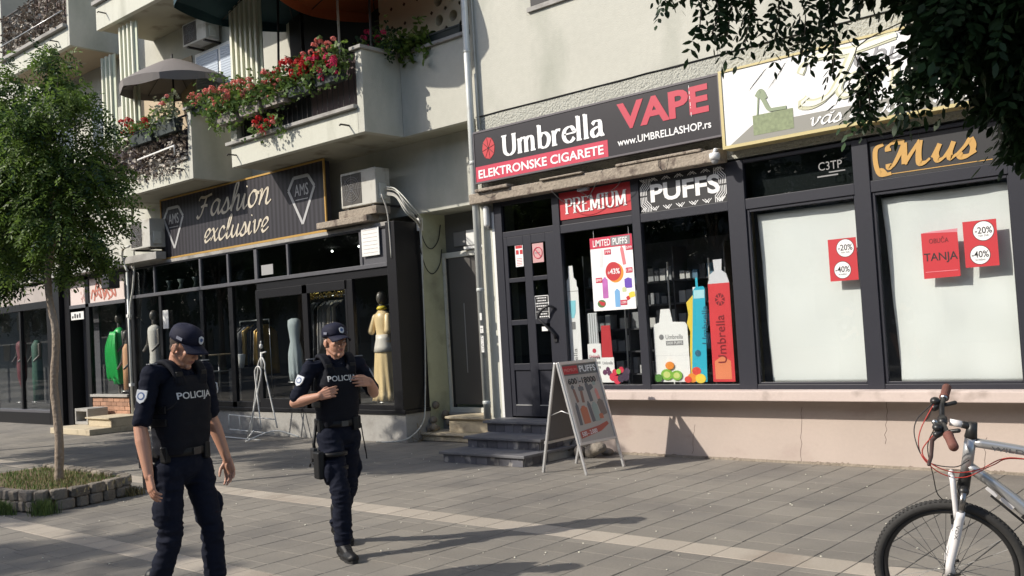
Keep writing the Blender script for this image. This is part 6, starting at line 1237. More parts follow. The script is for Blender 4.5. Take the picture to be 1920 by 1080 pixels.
# ------------------------------------------------------------------ bicycle
fwd = Vector((-.953, -.304, 0)); BR = math.atan2(fwd.y, fwd.x)
bk = thing('bicycle', 'silver and white mountain bike with brown grips and red cables parked at the right edge', 'bicycle', (-1.565, 5.05, 0), BR, local=True, rot=(-.16, 0, BR))
rubber = M('tyre_rubber', (.035, .034, .033), .85, fine=(80, .3)); rim_m = M('black_rim', (.02, .02, .021), .35); bsil = M('silver_paint', (.50, .50, .50), .3, metal=.6); bwht = M('white_fork', (.72, .70, .70), .35); bblk = M('black_part', (.02, .02, .02), .4); brown_g = M('brown_grip', (.16, .06, .045), .7, fine=(80, .3), bump=(200, .6, .003)); redc = M('red_cable', (.42, .04, .03), .45)
RW = .356
def wheel(cx):
    w = MB(); n = 72; 
    k = MB(); k.tube([(cx + (RW - .024) * math.cos(i * 2 * math.pi / n), 0, RW + (RW - .024) * math.sin(i * 2 * math.pi / n)) for i in range(n)], .024, 12, True); ty = k.build('tyre', rubber, bk)
    k = MB()
    for i in range(96):     # tread knobs
        a = 2 * math.pi * i / 96; c_, s_ = math.cos(a), math.sin(a)
        for y in (-.013, .0, .013):
            r0 = RW - .004 - abs(y) * .25; q = a + (.02 if y == 0 else 0); p = Vector((cx + r0 * math.cos(q), y, RW + r0 * math.sin(q))); d = Vector((math.cos(q), 0, math.sin(q))); tt = Vector((-math.sin(q), 0, math.cos(q)))
            k.sbar(p, p + d * .006, .008, .009, tt)
    stuff(k.build('tread_knobs', rubber, ty))
    k = MB(); vs = []; prof = [(RW - .048, -.011), (RW - .064, -.009), (RW - .070, 0), (RW - .064, .009), (RW - .048, .011), (RW - .044, 0)]
    for i in range(n): a = 2 * math.pi * i / n; vs += [(cx + r * math.cos(a), y, RW + r * math.sin(a)) for r, y in prof]
    m = len(prof); k.add(vs, [(i * m + j, i * m + (j + 1) % m, ((i + 1) % n) * m + (j + 1) % m, ((i + 1) % n) * m + j) for i in range(n) for j in range(m)], True); rm = k.build('rim', rim_m, bk)
    k = MB(); k.bar((cx, -.05, RW), (cx, .05, RW), .014, 12); k.bar((cx, -.036, RW), (cx, -.030, RW), .026, 16); k.bar((cx, .030, RW), (cx, .036, RW), .026, 16); hb = k.build('hub', bblk, bk)
    for i in range(32):
        a = 2 * math.pi * i / 32; s = 1 if i % 2 else -1; o = a + (.9 if (i // 2) % 2 else -.9); k = MB(); k.bar((cx + .024 * math.cos(o), s * .032, RW + .024 * math.sin(o)), (cx + (RW - .068) * math.cos(a), 0, RW + (RW - .068) * math.sin(a)), .0014, 4); k.build('spoke', M('spoke_steel', (.12, .12, .12), .5, metal=.6), rm)
    k = MB(); a = math.radians(200); k.bar((cx + (RW - .07) * math.cos(a), 0, RW + (RW - .07) * math.sin(a)), (cx + (RW - .105) * math.cos(a), 0, RW + (RW - .105) * math.sin(a)), .004, 6); k.build('valve', bblk, rm)
wheel(0); wheel(-1.04)
hd0, hd1 = Vector((-.105, 0, .86)), Vector((-.135, 0, 1.03)); ax = (hd1 - hd0).normalized(); cr = Vector((-.085, 0, .775))
MB().tube([hd0, hd1], .027, 14).build('head_tube', bsil, bk)
MB().tube([hd1, hd1 + ax * .03, hd1 + ax * .075], [.030, .026, .022], 14).build('headset', bblk, bk)
tt = MB().tube(catmull([hd1 + Vector((-.01, 0, -.025)), (-.35, 0, .965), (-.62, 0, .90)], 5), .0225, 14).build('top_tube', bsil, bk)
dt = MB().tube(catmull([hd0 + Vector((-.005, 0, .03)), (-.30, 0, .72), (-.62, 0, .36)], 5), [.026] * 5 + [.031] * 6, 14).build('down_tube', bsil, bk)
MB().tube([(-.62, 0, .33), (-.70, 0, .90), (-.72, 0, 1.0)], .017, 12).build('seat_tube', bsil, bk); MB().tube([(-.62, 0, .33), (-.62, 0, .41)], .03, 12).build('bottom_bracket', bblk, bk)
for s in (-1, 1): MB().tube([(-.62, s * .03, .35), (-1.04, s * .06, RW)], .011, 8).build('chain_stay', bsil, bk); MB().tube([(-.69, s * .02, .86), (-1.04, s * .06, RW)], .010, 8).build('seat_stay', bsil, bk)
MB().tube([(-.72, 0, 1.0), (-.735, 0, 1.08)], .013, 10).build('seat_post', bblk, bk); k = MB(); k.ell((-.76, 0, 1.10), (.13, .06, .025)); k.cap((-.70, 0, 1.10), .03, (-.58, 0, 1.10), .02); k.build('saddle', bblk, bk)
k = MB(); k.bar((-.62, -.07, .37), (-.62, -.078, .37), .09, 28); k.build('chainring', bblk, bk); k = MB(); k.sbar((-.62, -.085, .37), (-.56, -.085, .21), .02, .012); k.sbar((-.62, .085, .37), (-.68, .085, .53), .02, .012); k.build('crank', bsil, bk)
k = MB(); k.box(-.60, -.17, .20, -.52, -.09, .22); k.build('pedal', bblk, bk); k = MB(); k.box(-.72, .09, .52, -.64, .17, .54); k.build('pedal', bblk, bk)
k = MB(); k.bar((-.66, .04, .33), (-.70, .16, .02), .008, 8); k.build('kickstand', bblk, bk)
# suspension fork
fb = Vector((.0, 0, RW)); fx = (fb - cr).normalized()
MB().cap(cr + Vector((0, -.05, 0)), .026, cr + Vector((0, .05, 0)), .026).cap(cr, .03, hd0, .026).build('fork_crown', bblk, bk)
for s in (-1, 1):
    o = Vector((0, s * .065, 0)); MB().tube([cr + o, cr + o + fx * .12], .0155, 12).build('fork_stanchion', M('stanchion', (.25, .24, .23), .25, metal=.9), bk)
    e = fb + o * .95; k = MB(); k.tube([cr + o + fx * .10, cr + o + fx * .13, cr.lerp(e, .6) + o * .3, e + Vector((0, 0, .05)) , e + Vector((.0, 0, -.005))], [.021, .0225, .019, .019, .026], 14); lg = k.build('fork_leg', bwht, bk)
    k = MB(); k.bar(e + Vector((0, s * .005, 0)), e + Vector((0, s * .030, 0)), .015, 12); k.sbar(e + Vector((-.045, s * .02, .012)), e + Vector((.02, s * .02, -.01)), .012, .012, (0, 1, 0)); k.build('dropout', bblk, lg)
k = MB(); k.tube(catmull([cr + Vector((.012, -.065, .0)) + fx * .14, cr + Vector((.045, -.06, .05)), cr + Vector((.05, 0, .06)), cr + Vector((.045, .06, .05)), cr + Vector((.012, .065, .0)) + fx * .14], 5), .013, 8); k.build('fork_arch', bwht, bk)
lg = bpy.data.objects['fork_leg.001'] if 'fork_leg.001' in bpy.data.objects else lg
txt('XGV', (.0, -.008, .075, .008), Fr(cr.lerp(fb, .55) + Vector((.004, .0925, 0)), (-fx).normalized(), Vector((-1, 0, -.1)).normalized()), bblk, bk, name='fork_lettering', c=0, th=.001)
k = MB(); 
for s in (-1, 1): k.sbar(cr + Vector((.035, s * .03, -.03)), cr + Vector((.05, s * .028, -.15)), .012, .014, (0, 1, 0)); k.box(.0 - .10 + .05 - .03, s * .03 - .006, .60, .0 - .02, s * .03 + .006, .625)
k.build('rim_brake', bblk, bk)
def plate(name, s, z0, h, x0, w, slope, m): 
    txt(s, (0, 0, w, h), Fr((x0, .0236, z0), Vector((-1, 0, slope)).normalized(), Vector((slope, 0, 1)).normalized()), m, bk, name=name, c=0, th=.0008)
# lettering sits on the near face of the frame tubes
fr = Fr((-.20, .0228, .985), Vector((-1, 0, -.16)).normalized(), Vector((-.16, 0, 1)).normalized()); txt('WILDC', (.02, -.012, .20, .010), fr, M('print_darksilver', (.1, .1, .11), .4), tt, c=0, th=.0012)
fr = Fr((-.19, .0262, .79), Vector((-1, 0, -.98)).normalized(), Vector((-.98, 0, 1)).normalized())
k = MB(); k.fbox(fr, .0, -.013, .06, .004, 0, .003); k.fbox(fr, .08, -.01, .15, .008, 0, .003); k.build('white_decal', bwht, dt); k = MB(); k.fbox(fr, .04, -.026, .26, -.015, -.004, .003); k.fbox(fr, .20, -.01, .25, .01, 0, .004); k.fbox(fr, .29, -.012, .36, .008, 0, .004); k.build('black_decal', bblk, dt)
# cockpit
sc = hd1 + ax * .055; cl = Vector((-.015, 0, 1.115)); 
MB().tube([sc, sc.lerp(cl, .3), sc.lerp(cl, .35)], [.021, .018, .018], 12).build('stem', bblk, bk); MB().tube([sc.lerp(cl, .3), sc.lerp(cl, .75)], .0175, 12).build('stem_sleeve', bwht, bk); MB().cap(cl + Vector((0, -.022, 0)), .024, cl + Vector((0, .022, 0)), .024).build('stem_clamp', bblk, bk)
def HB(y): return Vector((-.015 - abs(y) * .16 + (.012 if abs(y) > .08 else 0), y, 1.115 - y * .22 + (.025 if abs(y) > .08 else 0)))
MB().tube(catmull([HB(-.30), HB(-.17), HB(-.10), cl + Vector((0, -.04, .005)), cl + Vector((0, .04, -.005)), HB(.10), HB(.17), HB(.30)], 4), .0125, 10).build('handlebar', bblk, bk)
for s in (-1, 1):
    a, b = HB(s * .19), HB(s * .31); MB().tube([a, a.lerp(b, .08), a.lerp(b, .12), a.lerp(b, .92), b], [.024, .024, .0215, .0225, .018], 14).build('grip', brown_g, bk); MB().tube([HB(s * .178), HB(s * .189)], .018, 12).build('grip_collar', steel, bk)
    c = HB(s * .135); k = MB(); k.cap(c + Vector((.012, -.012, -.008)), .020, c + Vector((.04, .012, -.022)), .018); k.ell(c + Vector((.035, 0, .01)), (.024, .026, .02)); k.build('shifter', bblk, bk)
    k = MB(); k.cap(c + Vector((.03, 0, -.02)), .012, c + Vector((.062, s * .03, -.045)), .010); k.cap(c + Vector((.062, s * .03, -.045)), .010, c + Vector((.072, s * .11, -.10)), .009); k.cap(c + Vector((.072, s * .11, -.10)), .009, c + Vector((.085, s * .15, -.125)), .008); k.build('brake_lever', M('lever_brown', (.06, .035, .03), .4), bk)
    k = MB(); k.cap(c + Vector((-.01, 0, -.012)), .009, c + Vector((-.055, s * .01, -.004)), .011); k.build('thumb_lever', bblk, bk)
k = MB(); k.ell(HB(.135) + Vector((.045, -.02, .03)), (.014, .014, .014)); k.build('bell', steel, bk)
cb = [([HB(-.12) + Vector((.04, 0, 0)), (.085, -.05, 1.06), (.10, .02, .99), (.075, .06, .93), (.0, .05, .86), (-.10, .045, .845), (-.22, .03, .90), (-.32, .02, .93), (-.62, .015, .88)], redc), ([HB(.12) + Vector((.04, 0, -.02)), (.085, .08, .99), (.05, .10, .93), (-.05, .08, .88), (-.16, .05, .885), (-.26, .03, .93), (-.36, .02, .928), (-.62, .015, .875)], redc),
      ([HB(-.12) + Vector((.04, 0, .01)), (.10, -.08, 1.10), (.115, .0, 1.03), (.07, .06, .93), (-.05, .06, .90), (-.12, .045, .93)], cable_b), ([HB(.12) + Vector((.045, 0, 0)), (.06, .06, 1.0), (.045, .04, .85), (.03, .0, .74), (-.02, 0, .69)], cable_b)]
for pts, m in cb: MB().tube(catmull(pts, 7), .0028, 6).build('cable', m, bk)
# ------------------------------------------------------------------ planting
def leaves_mesh(name, mats, parent, L, seed=1, pairs=6, llen=.035, lw=.014, rach=.16, kind='pinnate', asstuff=True):
    """L: list of (point, direction, size); returns one mesh of many leaflets"""
    rng = np.random.default_rng(seed); P = np.array([l[0] for l in L]); Dn = np.array([l[1] for l in L]); S = np.array([l[2] for l in L]); n = len(L)
    Dn /= np.linalg.norm(Dn, axis=1)[:, None] + 1e-9
    rv = rng.normal(size=(n, 3)); side = np.cross(Dn, rv); side /= np.linalg.norm(side, axis=1)[:, None] + 1e-9
    side[:, 2] *= .5; side /= np.linalg.norm(side, axis=1)[:, None] + 1e-9; nor = np.cross(Dn, side)
    V = []; 
    m = pairs * 2 + 1
    for j in range(m):
        t = (j // 2 + .6) / (pairs + .6) if j < m - 1 else 1.0; s = 1 if j % 2 else -1
        if j == m - 1: s = 0
        base = P + Dn * (rach * t * S)[:, None] + np.array([0, 0, -1.0])[None] * (.35 * rach * t * t * S)[:, None]
        ld = Dn * (.45 if s else 1) + side * s * .9 + rng.normal(size=(n, 3)) * .16 + np.array([0, 0, -.25]); ld /= np.linalg.norm(ld, axis=1)[:, None]
        wd = np.cross(ld, nor + rng.normal(size=(n, 3)) * .35); wd /= np.linalg.norm(wd, axis=1)[:, None] + 1e-9
        ll = (llen * S * rng.uniform(.75, 1.2, n))[:, None]; w = (lw * S * rng.uniform(.8, 1.2, n))[:, None]
        V.append(np.stack([base, base + ld * ll * .35 + wd * w * .5, base + ld * ll * .72 + wd * w * .38, base + ld * ll, base + ld * ll * .72 - wd * w * .38, base + ld * ll * .35 - wd * w * .5], 1))
    V = np.concatenate(V, 0).reshape(-1, 3); off = Vector((0, 0, 0))
    r = parent
    if r is not None:
        while r.parent: r = r.parent
        off = r.location
    V = V - np.array(off)[None]; nf = len(V) // 6
    me = bpy.data.meshes.new(name); me.vertices.add(len(V)); me.vertices.foreach_set('co', V.reshape(-1)); me.loops.add(nf * 6); me.loops.foreach_set('vertex_index', np.arange(nf * 6)); me.polygons.add(nf); me.polygons.foreach_set('loop_start', np.arange(nf) * 6); me.polygons.foreach_set('loop_total', np.full(nf, 6)); me.update(calc_edges=True)
    for m_ in (mats if isinstance(mats, (list, tuple)) else [mats]): me.materials.append(m_)
    if isinstance(mats, (list, tuple)) and len(mats) > 1:
        me.polygons.foreach_set('material_index', np.tile(rng.integers(0, len(mats), n), m))
    o = bpy.data.objects.new(name, me); COL.objects.link(o); o.parent = parent
    if asstuff: stuff(o)
    return o
def tree(name, label, base, top, r0, clumps, nl, seed, mats, trunk_pts=None, size=1.0, group=None, llen=.05, lw=.022, rach=.2, hang=.5):
    random.seed(seed); t = thing(name, label, 'tree', base, 0, group)
    B = Vector(base); T = Vector(top); pts = trunk_pts or [B + Vector((0, 0, -.05)), B.lerp(T, .3) + Vector((.02, -.01, 0)), B.lerp(T, .65) + Vector((-.02, .02, 0)), T]
    P = catmull(pts, 5); n = len(P); MB().tube(P, [r0 * (1.18 if i == 0 else 1) * (1 - .35 * i / n) * (1 + .06 * math.sin(i * 2.3)) for i in range(n)], 12).build('trunk', bark, t)
    L = []
    for (c, r) in clumps:
        c = Vector(c); a = T if c.z > T.z - .2 else T - Vector((0, 0, .2)); mid = a.lerp(c, .5) + Vector((U(-.1, .1), U(-.1, .1), .12)); MB().tube(catmull([a, mid, c], 4), [r0 * .42, r0 * .38, r0 * .34, r0 * .3, r0 * .25, r0 * .2, r0 * .16, r0 * .1, r0 * .06][:9], 6).build('branch', bark, t)
    tot = sum(r[0] * r[1] * r[2] * (r[3] if len(r) > 3 else 1) for c, r in clumps)
    for (c, r) in clumps:
        c = Vector(c); k_ = int(nl * r[0] * r[1] * r[2] * (r[3] if len(r) > 3 else 1) / tot)
        sub = [Vector((random.gauss(0, .5), random.gauss(0, .5), random.gauss(0, .5))) for _ in range(max(5, k_ // 38))]
        for i in range(k_):
            s = random.choice(sub); v = s + Vector((random.gauss(0, .17), random.gauss(0, .17), random.gauss(0, .17)))
            if v.length > 1.25: v = v.normalized() * U(.9, 1.2)
            p = c + Vector((v.x * r[0], v.y * r[1], v.z * r[2])); d = Vector((v.x, v.y, v.z * .4)) + Vector((random.gauss(0, .5), random.gauss(0, .5), -hang + random.gauss(0, .4))); L.append((p, d, size * U(.7, 1.25)))
    leaves_mesh('foliage', mats, t, L, seed, 5, llen, lw, rach)
    return t
# visible street tree
tree('street_tree', 'slender street tree with drooping green crown growing from the stone planter', (-11.42, 4.9, .1), (-11.45, 4.92, 2.75), .052,
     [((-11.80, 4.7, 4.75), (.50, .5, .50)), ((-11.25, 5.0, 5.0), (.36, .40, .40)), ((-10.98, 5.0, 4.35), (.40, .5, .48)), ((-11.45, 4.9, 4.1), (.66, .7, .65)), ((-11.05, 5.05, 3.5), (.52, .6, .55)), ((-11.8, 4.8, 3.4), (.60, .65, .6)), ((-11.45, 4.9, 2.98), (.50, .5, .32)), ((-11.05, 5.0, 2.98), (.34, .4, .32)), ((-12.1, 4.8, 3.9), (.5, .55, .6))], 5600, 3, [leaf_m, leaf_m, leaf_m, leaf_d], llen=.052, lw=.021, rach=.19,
     trunk_pts=[(-11.42, 4.9, .08), (-11.38, 4.91, .7), (-11.44, 4.9, 1.3), (-11.41, 4.93, 1.9), (-11.5, 4.9, 2.5), (-11.42, 4.95, 3.3)])
tree('street_tree', 'dark street tree whose crown fills the left edge of the view', (-13.9, 4.95, .0), (-13.7, 4.95, 2.8), .08,
     [((-13.35, 4.9, 4.15), (.75, .8, .75)), ((-13.15, 5.0, 3.4), (.70, .8, .65)), ((-13.9, 4.8, 3.7), (.9, .8, 1.0)), ((-12.85, 5.0, 3.7), (.45, .6, .55)), ((-12.95, 4.9, 2.95), (.55, .6, .35))], 5200, 5, [leaf_d, leaf_m], llen=.058, lw=.024, rach=.20)
tree('street_tree', 'street tree farther along the pavement, mostly hidden by nearer foliage', (-19.2, 5.6, 0), (-19.2, 5.6, 3.0), .09, [((-19.2, 5.6, 4.4), (1.3, 1.2, 1.2)), ((-18.6, 5.4, 3.9), (.9, .9, .7)), ((-19.9, 5.8, 3.9), (1, 1, .8))], 2400, 6, leaf_d, llen=.09, lw=.035, rach=.26)
tree('street_tree', 'street tree left of the view that shades the pavement before the fashion shop', (-17.9, 3.3, 0), (-17.9, 3.3, 3.0), .09, [((-17.9, 3.3, 4.3), (1.3, 1.2, 1.0)), ((-17.1, 3.6, 3.9), (1.0, .9, .8)), ((-18.8, 3.2, 3.8), (1, 1, .9))], 2200, 8, leaf_d, llen=.10, lw=.04, rach=.28)
# close dark tree at upper right
cl = [((-1.42, 5.15, 3.85), (.45, .55, .48, 1.3)), ((-1.12, 5.35, 3.20), (.36, .5, .52, 2.0)), ((-1.88, 5.0, 3.98), (.42, .5, .34)), ((-2.30, 4.8, 4.0), (.38, .4, .26)), ((-2.65, 4.55, 4.05), (.3, .4, .22)), ((-.98, 5.5, 2.82), (.34, .4, .32, 1.8)), ((-.7, 5.5, 3.4), (.6, .6, .8)), ((-1.0, 5.3, 4.1), (.9, .8, .5, .7)), ((-1.15, 5.4, 3.5), (.40, .5, .5, 1.5)), ((-1.58, 5.1, 2.88), (.12, .2, .22)), ((-.8, 5.6, 2.6), (.3, .4, .22, 1.5))]
clb = [((-3.1, 2.7, 5.7), (1.1, 1.1, .7, .25)), ((-2.2, 3.3, 5.4), (1.1, 1.1, .7, .25)), ((-1.2, 3.9, 5.4), (1.2, 1.1, .7, .25))]  # unseen clumps added overhead to shade the hanging foliage
tree('street_tree', 'dark shaded tree with hanging compound leaves over the white shoe shop sign', (-.2, 5.6, 0), (-.3, 5.55, 3.2), .11, cl + clb, 17000, 12, leaf_d, llen=.066, lw=.030, rach=.17, hang=1.0)
# hanging sprays at its left edge
random.seed(31); L = []; tt_ = bpy.data.objects['street_tree.004'] if 'street_tree.004' in bpy.data.objects else None
par = tt_ if tt_ else None
sprays = [((-2.62, 4.55, 3.75), .35), ((-2.50, 4.62, 3.72), .45), ((-2.36, 4.70, 3.65), .45), ((-2.28, 4.76, 3.55), .4), ((-2.15, 4.82, 3.5), .35), ((-2.05, 4.9, 3.45), .4), ((-1.92, 4.95, 3.38), .45), ((-2.7, 4.5, 3.8), .3), ((-1.82, 5.0, 3.05), .35), ((-1.86, 5.0, 2.9), .25), ((-2.42, 4.66, 3.45), .25)]
for (p, ln) in sprays:
    p = Vector(p); q = p + Vector((U(-.06, .06), U(-.05, .05), -ln)); MB().tube(catmull([p + Vector((.25, .2, .15)), p, p.lerp(q, .5) + Vector((.02, 0, 0)), q], 4), .0035, 5).build('twig', bark, par)
    for i in range(int(ln * 34)):
        s = p.lerp(q, U(0, 1)); L.append((s, Vector((U(-1, 1), U(-1, 1), -.9)), U(.8, 1.2)))
leaves_mesh('hanging_foliage', leaf_d, par, L, 77, 4, .055, .024, .13)
# ------------------------------------------------------------------ stone planter
pl = thing('stone_planter', 'low rubble stone planter ring around the slender tree', 'planter', (-11.7, 4.8, 0)); random.seed(14)
path = [(-13.1, 4.20), (-11.6, 4.22), (-10.9, 4.26), (-10.55, 4.42), (-10.50, 4.75), (-10.62, 5.15), (-10.80, 5.40), (-11.5, 5.46), (-13.1, 5.48)]
P = catmull([(x, y, 0) for x, y in path], 8); Ls = [0]
for a, b in zip(P, P[1:]): Ls.append(Ls[-1] + (b - a).length)
def at(s):
    for i in range(len(Ls) - 1):
        if Ls[i + 1] >= s: f_ = (s - Ls[i]) / max(1e-6, Ls[i + 1] - Ls[i]); return P[i].lerp(P[i + 1], f_), (P[i + 1] - P[i]).normalized()
    return P[-1], (P[-1] - P[-2]).normalized()
def rock(k, c, d, w, h, dep):
    nrm = Vector((d.y, -d.x, 0)); vs = []; fs = []
    for j, (sz, so) in enumerate(((0, .86), (.12, 1), (.88, 1), (1, .84))):
        for q in range(8):
            a = 2 * math.pi * (q + .5) / 8; x = math.copysign(abs(math.cos(a)) ** .5, math.cos(a)) * w / 2 * so; y = math.copysign(abs(math.sin(a)) ** .5, math.sin(a)) * dep / 2 * so
            vs.append(c + d * (x * U(.92, 1.04)) + nrm * (y * U(.85, 1.12)) + Vector((0, 0, h * sz * U(.96, 1.03) + U(0, .004))))
    for j in range(3):
        for q in range(8): fs.append((j * 8 + q, j * 8 + (q + 1) % 8, (j + 1) * 8 + (q + 1) % 8, (j + 1) * 8 + q))
    fs += [tuple(range(7, -1, -1)), tuple(24 + q for q in range(8))]; k.add(vs, fs)
for row, (z, h) in enumerate(((0, .115), (.112, .115))):
    s = -.05 * row
    while s < Ls[-1]:
        w = U(.09, .24); c, d = at(max(0, s + w / 2)); k = MB(); rock(k, c + Vector((0, 0, z)), d, w * .95, h * .97, .13); k.build('stone', rock_m, pl, .008); s += w
k = MB(); k.prism(Fr((0, 0, 0), (1, 0, 0), (0, 1, 0)), [(p.x, p.y) for p in P], .0, .185); k.build('soil', soil, pl)
def grass(name, label, n, fn, hmin, hmax, mat, seed, cat='grass'):
    rng = np.random.default_rng(seed); pts = [fn(rng) for _ in range(n)]; vs = []; fs = []
    for p in pts:
        h = rng.uniform(hmin, hmax); a = rng.uniform(0, 6.283); w = .004; ln = rng.uniform(.1, .6) * h; d = Vector((math.cos(a), math.sin(a), 0)); s = Vector((-d.y, d.x, 0)) * w; p = Vector(p); m = p + d * ln * .35 + Vector((0, 0, h * .6)); e = p + d * ln + Vector((0, 0, h)); b = len(vs)
        vs += [p - s, p + s, m + s * .8, m - s * .8, e]; fs += [(b, b + 1, b + 2, b + 3), (b + 3, b + 2, b + 4)]
    k = MB(); k.add(vs, fs); o = stuff(k.build(name, mat)); o['label'] = label; o['category'] = cat; return o
gm = M('grass_blade', (.10, .15, .04), .7, isl=.5, tl=.3); gd = M('dry_grass', (.20, .17, .08), .8, isl=.5, tl=.2)
grass('planter_grass', 'short dry and green grass covering the soil inside the stone planter', 2300, lambda r: (r.uniform(-13, -10.75), r.uniform(4.35, 5.35), .18), .02, .07, gm, 1)
grass('planter_grass', 'straw coloured grass tufts around the trunk in the stone planter', 900, lambda r: (r.normal(-11.3, .4), min(5.35, max(4.4, r.normal(4.95, .25))), .18), .03, .08, gd, 2)
grass('weeds', 'green weeds at the foot of the planter, at the left edge of the view', 900, lambda r: (r.normal(-10.98, .12), 4.13 - abs(r.normal(0, .05)), 0), .04, .15, gm, 3, 'weeds')
grass('weeds', 'green weeds against the middle of the planter wall', 500, lambda r: (r.normal(-10.42, .07), 4.30 + r.normal(0, .05), 0), .04, .18, gm, 4, 'weeds')
grass('weeds', 'weeds at the far corner of the planter', 300, lambda r: (r.normal(-10.62, .06), 5.38 + r.normal(0, .06), 0), .03, .12, gd, 5, 'weeds')
# ------------------------------------------------------------------ balcony flowers
def bloom_mesh(seed, r=.062):
    random.seed(seed); k = MB()
    for i in range(26):
        v = Vector((random.gauss(0, 1), random.gauss(0, 1), abs(random.gauss(0, 1)) * .8)).normalized(); c = v * r * U(.7, 1); a = v.orthogonal().normalized(); b = v.cross(a); an = U(0, 3); a2 = a * math.cos(an) + b * math.sin(an); b2 = v.cross(a2); q = r * .42
        k.add([c + v * .004 - a2 * q * .2, c + b2 * q * .6 + v * .01, c + a2 * q + v * .002, c - b2 * q * .6 + v * .01], [(0, 1, 2, 3)]); k.add([c + v * .006 - b2 * q, c + a2 * q * .5 + v * .012, c + b2 * q, c - a2 * q * .5 + v * .012], [(0, 1, 2, 3)])
    me = bpy.data.meshes.new('flower_head'); me.from_pydata(k.v, [], k.f); return me
def geranium(label, x0, x1, y, z, h, n, blooms, seed, leafm=leaf_g, droop=.25, big=1.0, bm_=None):
    random.seed(seed); t = thing('geranium_plant', label, 'plant', ((x0 + x1) / 2, y, z), group='geraniums in the balcony boxes'); L = []
    for i in range(n):
        p = Vector((U(x0, x1), y + random.gauss(0, .09) - .03, z + h * abs(random.gauss(.25, .38)) - (droop * U(0, 1) if rnd() < .3 else 0))); L.append((p, Vector((random.gauss(0, 1), random.gauss(-.5, .8), random.gauss(.2, .7))), U(.7, 1.3) * big))
    leaves_mesh('leaves', [leafm, leafm, leaf_m], t, L, seed, 1, .055, .05, .05)
    k = MB()
    for i in range(14): x = U(x0, x1); k.tube([(x, y, z), (x + U(-.1, .1), y - .05, z + h * U(.4, 1))], .005, 5)
    stuff(k.build('stems', M('stem_green', (.12, .16, .06), .7), t))
    meshes = {}
    for (m, cnt, zlo, zhi) in blooms:
        for i in range(cnt):
            key = (m.name, i % 3)
            if key not in meshes: me = bloom_mesh(i % 3 + 1); me.materials.append(m); meshes[key] = me
            o = bpy.data.objects.new('flower_head', meshes[key]); COL.objects.link(o); o.parent = t; o.location = Vector((U(x0, x1), y - U(.05, .22), z + U(zlo, zhi))) - t.location; o.rotation_euler = (U(.2, .9), U(-.4, .4), U(0, 6)); s = U(.75, 1.2); o.scale = (s, s, s)
    return t
def box(label, x0, x1, y, z, m, h=.17):
    t = thing('flower_box', label, 'flower box', ((x0 + x1) / 2, y, z), group='flower boxes hung on the balcony rails'); k = MB(); vs = []
    for zz, gx, gy in ((z, .04, .02), (z + h, 0, 0)): vs += [(x0 + gx, y - .09 + gy, zz), (x1 - gx, y - .09 + gy, zz), (x1 - gx, y + .09 - gy, zz), (x0 + gx, y + .09 - gy, zz)]
    k.add(vs, [(3, 2, 1, 0), (4, 5, 6, 7), (0, 1, 5, 4), (1, 2, 6, 5), (2, 3, 7, 6), (3, 0, 4, 7)]); k.build('trough', m, t, .006)
    k = MB(); k.box(x0 - .01, y - .10, z + h - .02, x1 + .01, y - .088, z + h + .005); k.build('rim', m, t)
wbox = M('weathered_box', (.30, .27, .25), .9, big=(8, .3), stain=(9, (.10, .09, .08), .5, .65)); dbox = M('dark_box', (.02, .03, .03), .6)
YB = 9.06
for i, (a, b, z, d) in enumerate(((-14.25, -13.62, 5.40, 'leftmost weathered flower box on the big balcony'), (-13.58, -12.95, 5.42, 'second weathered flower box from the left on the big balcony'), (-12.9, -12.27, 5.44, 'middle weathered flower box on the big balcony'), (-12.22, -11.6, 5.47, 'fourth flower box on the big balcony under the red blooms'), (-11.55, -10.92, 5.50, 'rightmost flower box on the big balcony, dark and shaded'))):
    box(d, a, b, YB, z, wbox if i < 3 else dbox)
geranium('salmon geranium spilling from the left end of the big balcony', -14.5, -13.6, YB, 5.58, .55, 480, [(petal_p, 16, -.05, .5)], 1, droop=.35)
geranium('salmon and pink geranium in the second box of the big balcony', -13.6, -12.9, YB, 5.60, .40, 340, [(petal_p, 13, .0, .42)], 2)
geranium('bushy green geranium with few salmon blooms in the middle box', -12.9, -12.2, YB, 5.60, .38, 340, [(petal_p, 7, -.1, .42), (petal_r, 4, .2, .45)], 3)
geranium('bright red geranium in the fourth box of the big balcony', -12.25, -11.55, YB, 5.62, .38, 300, [(petal_r, 24, .02, .40), (petal_p, 3, .3, .5)], 4)
geranium('red and magenta geranium in the rightmost box of the big balcony', -11.6, -10.8, YB, 5.65, .42, 280, [(petal_m, 15, -.12, .28), (petal_r, 7, .0, .3), (petal_p, 6, .3, .55)], 5)
geranium('sparse red geranium hanging low on the balcony ledge', -13.3, -12.45, 9.1, 5.12, .22, 60, [(petal_r, 5, -.02, .22), (petal_p, 3, -.1, .16)], 6)
geranium('dark shaded leafy plant with red blooms behind the balcony corner', -11.2, -10.4, 9.7, 5.98, .4, 230, [(petal_m, 6, .05, .4)], 7, leafm=leaf_d)
geranium('leafy plant with big green leaves on the return parapet by the drainpipe', -10.6, -9.95, 10.0, 5.98, .30, 170, [], 8, leafm=leaf_m, big=1.6)
box('dark trough on the stepped parapet near the drainpipe', -10.4, -9.3, 10.02, 5.985, dbox, .12)
geranium('salmon geranium on the ledge between the two balconies', -15.5, -14.9, 9.3, 5.98, .25, 110, [(petal_p, 5, .0, .25)], 11); box('small dark trough between the two balconies', -15.5, -14.95, 9.3, 5.86, dbox, .12)
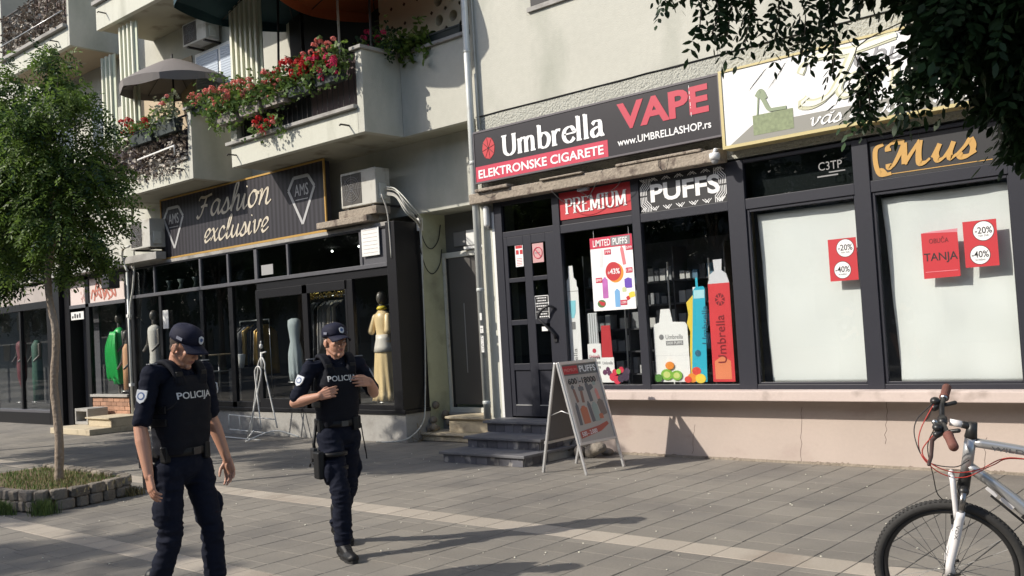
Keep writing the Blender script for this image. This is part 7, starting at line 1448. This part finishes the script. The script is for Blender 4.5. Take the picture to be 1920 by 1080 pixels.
geranium('red geranium on the rail of the second balcony', -17.6, -16.3, 9.08, 5.80, .25, 200, [(petal_r, 12, -.05, .28)], 9); geranium('whitish green dusty plant at the right of the second balcony rail', -16.3, -15.6, 9.08, 5.80, .5, 170, [(petal_p, 2, .3, .5)], 10, leafm=M('dusty_leaf', (.24, .26, .18), .8, isl=.3, tl=.2))
box('dark flower trough on the second balcony rail, left', -17.3, -16.45, 9.08, 5.55, dbox, .24); box('dark flower trough on the second balcony rail, right', -16.4, -15.6, 9.08, 5.58, dbox, .24)
# dry ivy on the second and upper balcony railings
random.seed(41); L = [((U(-19.2, -15.55), 9.2 + U(-.09, .02), U(5.1, 5.75)), (random.gauss(0, 1), -.6, random.gauss(-.2, .8)), U(.7, 1.3)) for _ in range(900)]
L += [((U(-17.5, -15.6), 9.12, U(4.9, 5.12)), (random.gauss(0, .5), -.3, -1), U(.6, 1.1)) for _ in range(90)]
leaves_mesh('dry_ivy', [dry_leaf, M('pale_dry_leaf', (.38, .34, .29), .8, isl=.4)], B2, L, 5, 1, .06, .045, .05)
L = [((U(-23.5, -20.2), 9.22 + U(-.06, .04), U(8.8, 9.7)), (random.gauss(0, 1), -.6, random.gauss(-.2, .8)), U(.7, 1.3)) for _ in range(620)]
leaves_mesh('dry_ivy', [dry_leaf, M('pale_dry_leaf')], B3, L, 6, 1, .065, .05, .05)
# ------------------------------------------------------------------ the other side of the street (seen only in the window reflections)
ob = thing('apartment_building', 'plain apartment block across the street, seen only reflected in the windows', 'building', (-12, -22, 0))
MB().box(-170, -30, 0, 45, -22, 13).build('wall', M('far_plaster', (.24, .23, .20), .9, big=(.5, .2)), ob)
for fl in range(4):
    for i in range(48): MB().box(-150 + i * 4, -22.02, 1.2 + fl * 3.1, -148.2 + i * 4, -21.96, 2.9 + fl * 3.1).build('window', M('far_window', (.03, .035, .04), .2), ob)
random.seed(51)
def bigtree(x, y, r, h, s, lab):
    tree('park_tree', lab, (x, y, 0), (x, y, h * .45), .16, [((x + U(-.6, .6) * r, y + U(-.6, .6) * r, h * .45 + r * U(.2, 1.6)), (r * U(.7, 1), r * U(.7, 1), r * U(.6, .9))) for _ in range(6)], 1300, s, leaf_d, group='trees across the street', llen=.22, lw=.09, rach=.5)
protos = []
bigtree(-2, -9, 2.4, 7.5, 60, 'broad street tree across the road behind the camera, seen only reflected')
pt_ = bpy.data.objects['park_tree']
for i, (x, y, rz, sc_) in enumerate(((-9, -10, 1, 1.0), (-16, -9.5, 2, 1.1), (-23, -10, 3, 1.0), (-31, -9.5, 4, 1.15), (-39, -10, 5, 1.1), (5.5, -9.5, 2.5, 1.0), (-47, -9.5, 1.5, 1.2), (-55, -10, 2.2, 1.1), (-64, -9.5, .5, 1.2), (-74, -10, 4.2, 1.3))):
    c = dup(pt_, None, (x, y, 0), rz, 'tree across the road, number %s from the corner, seen only in reflections' % ('two', 'three', 'four', 'five', 'six', 'nought', 'seven', 'eight', 'nine', 'ten')[i]); c.scale = (sc_, sc_, sc_)
# slight unevenness of things that hang: none
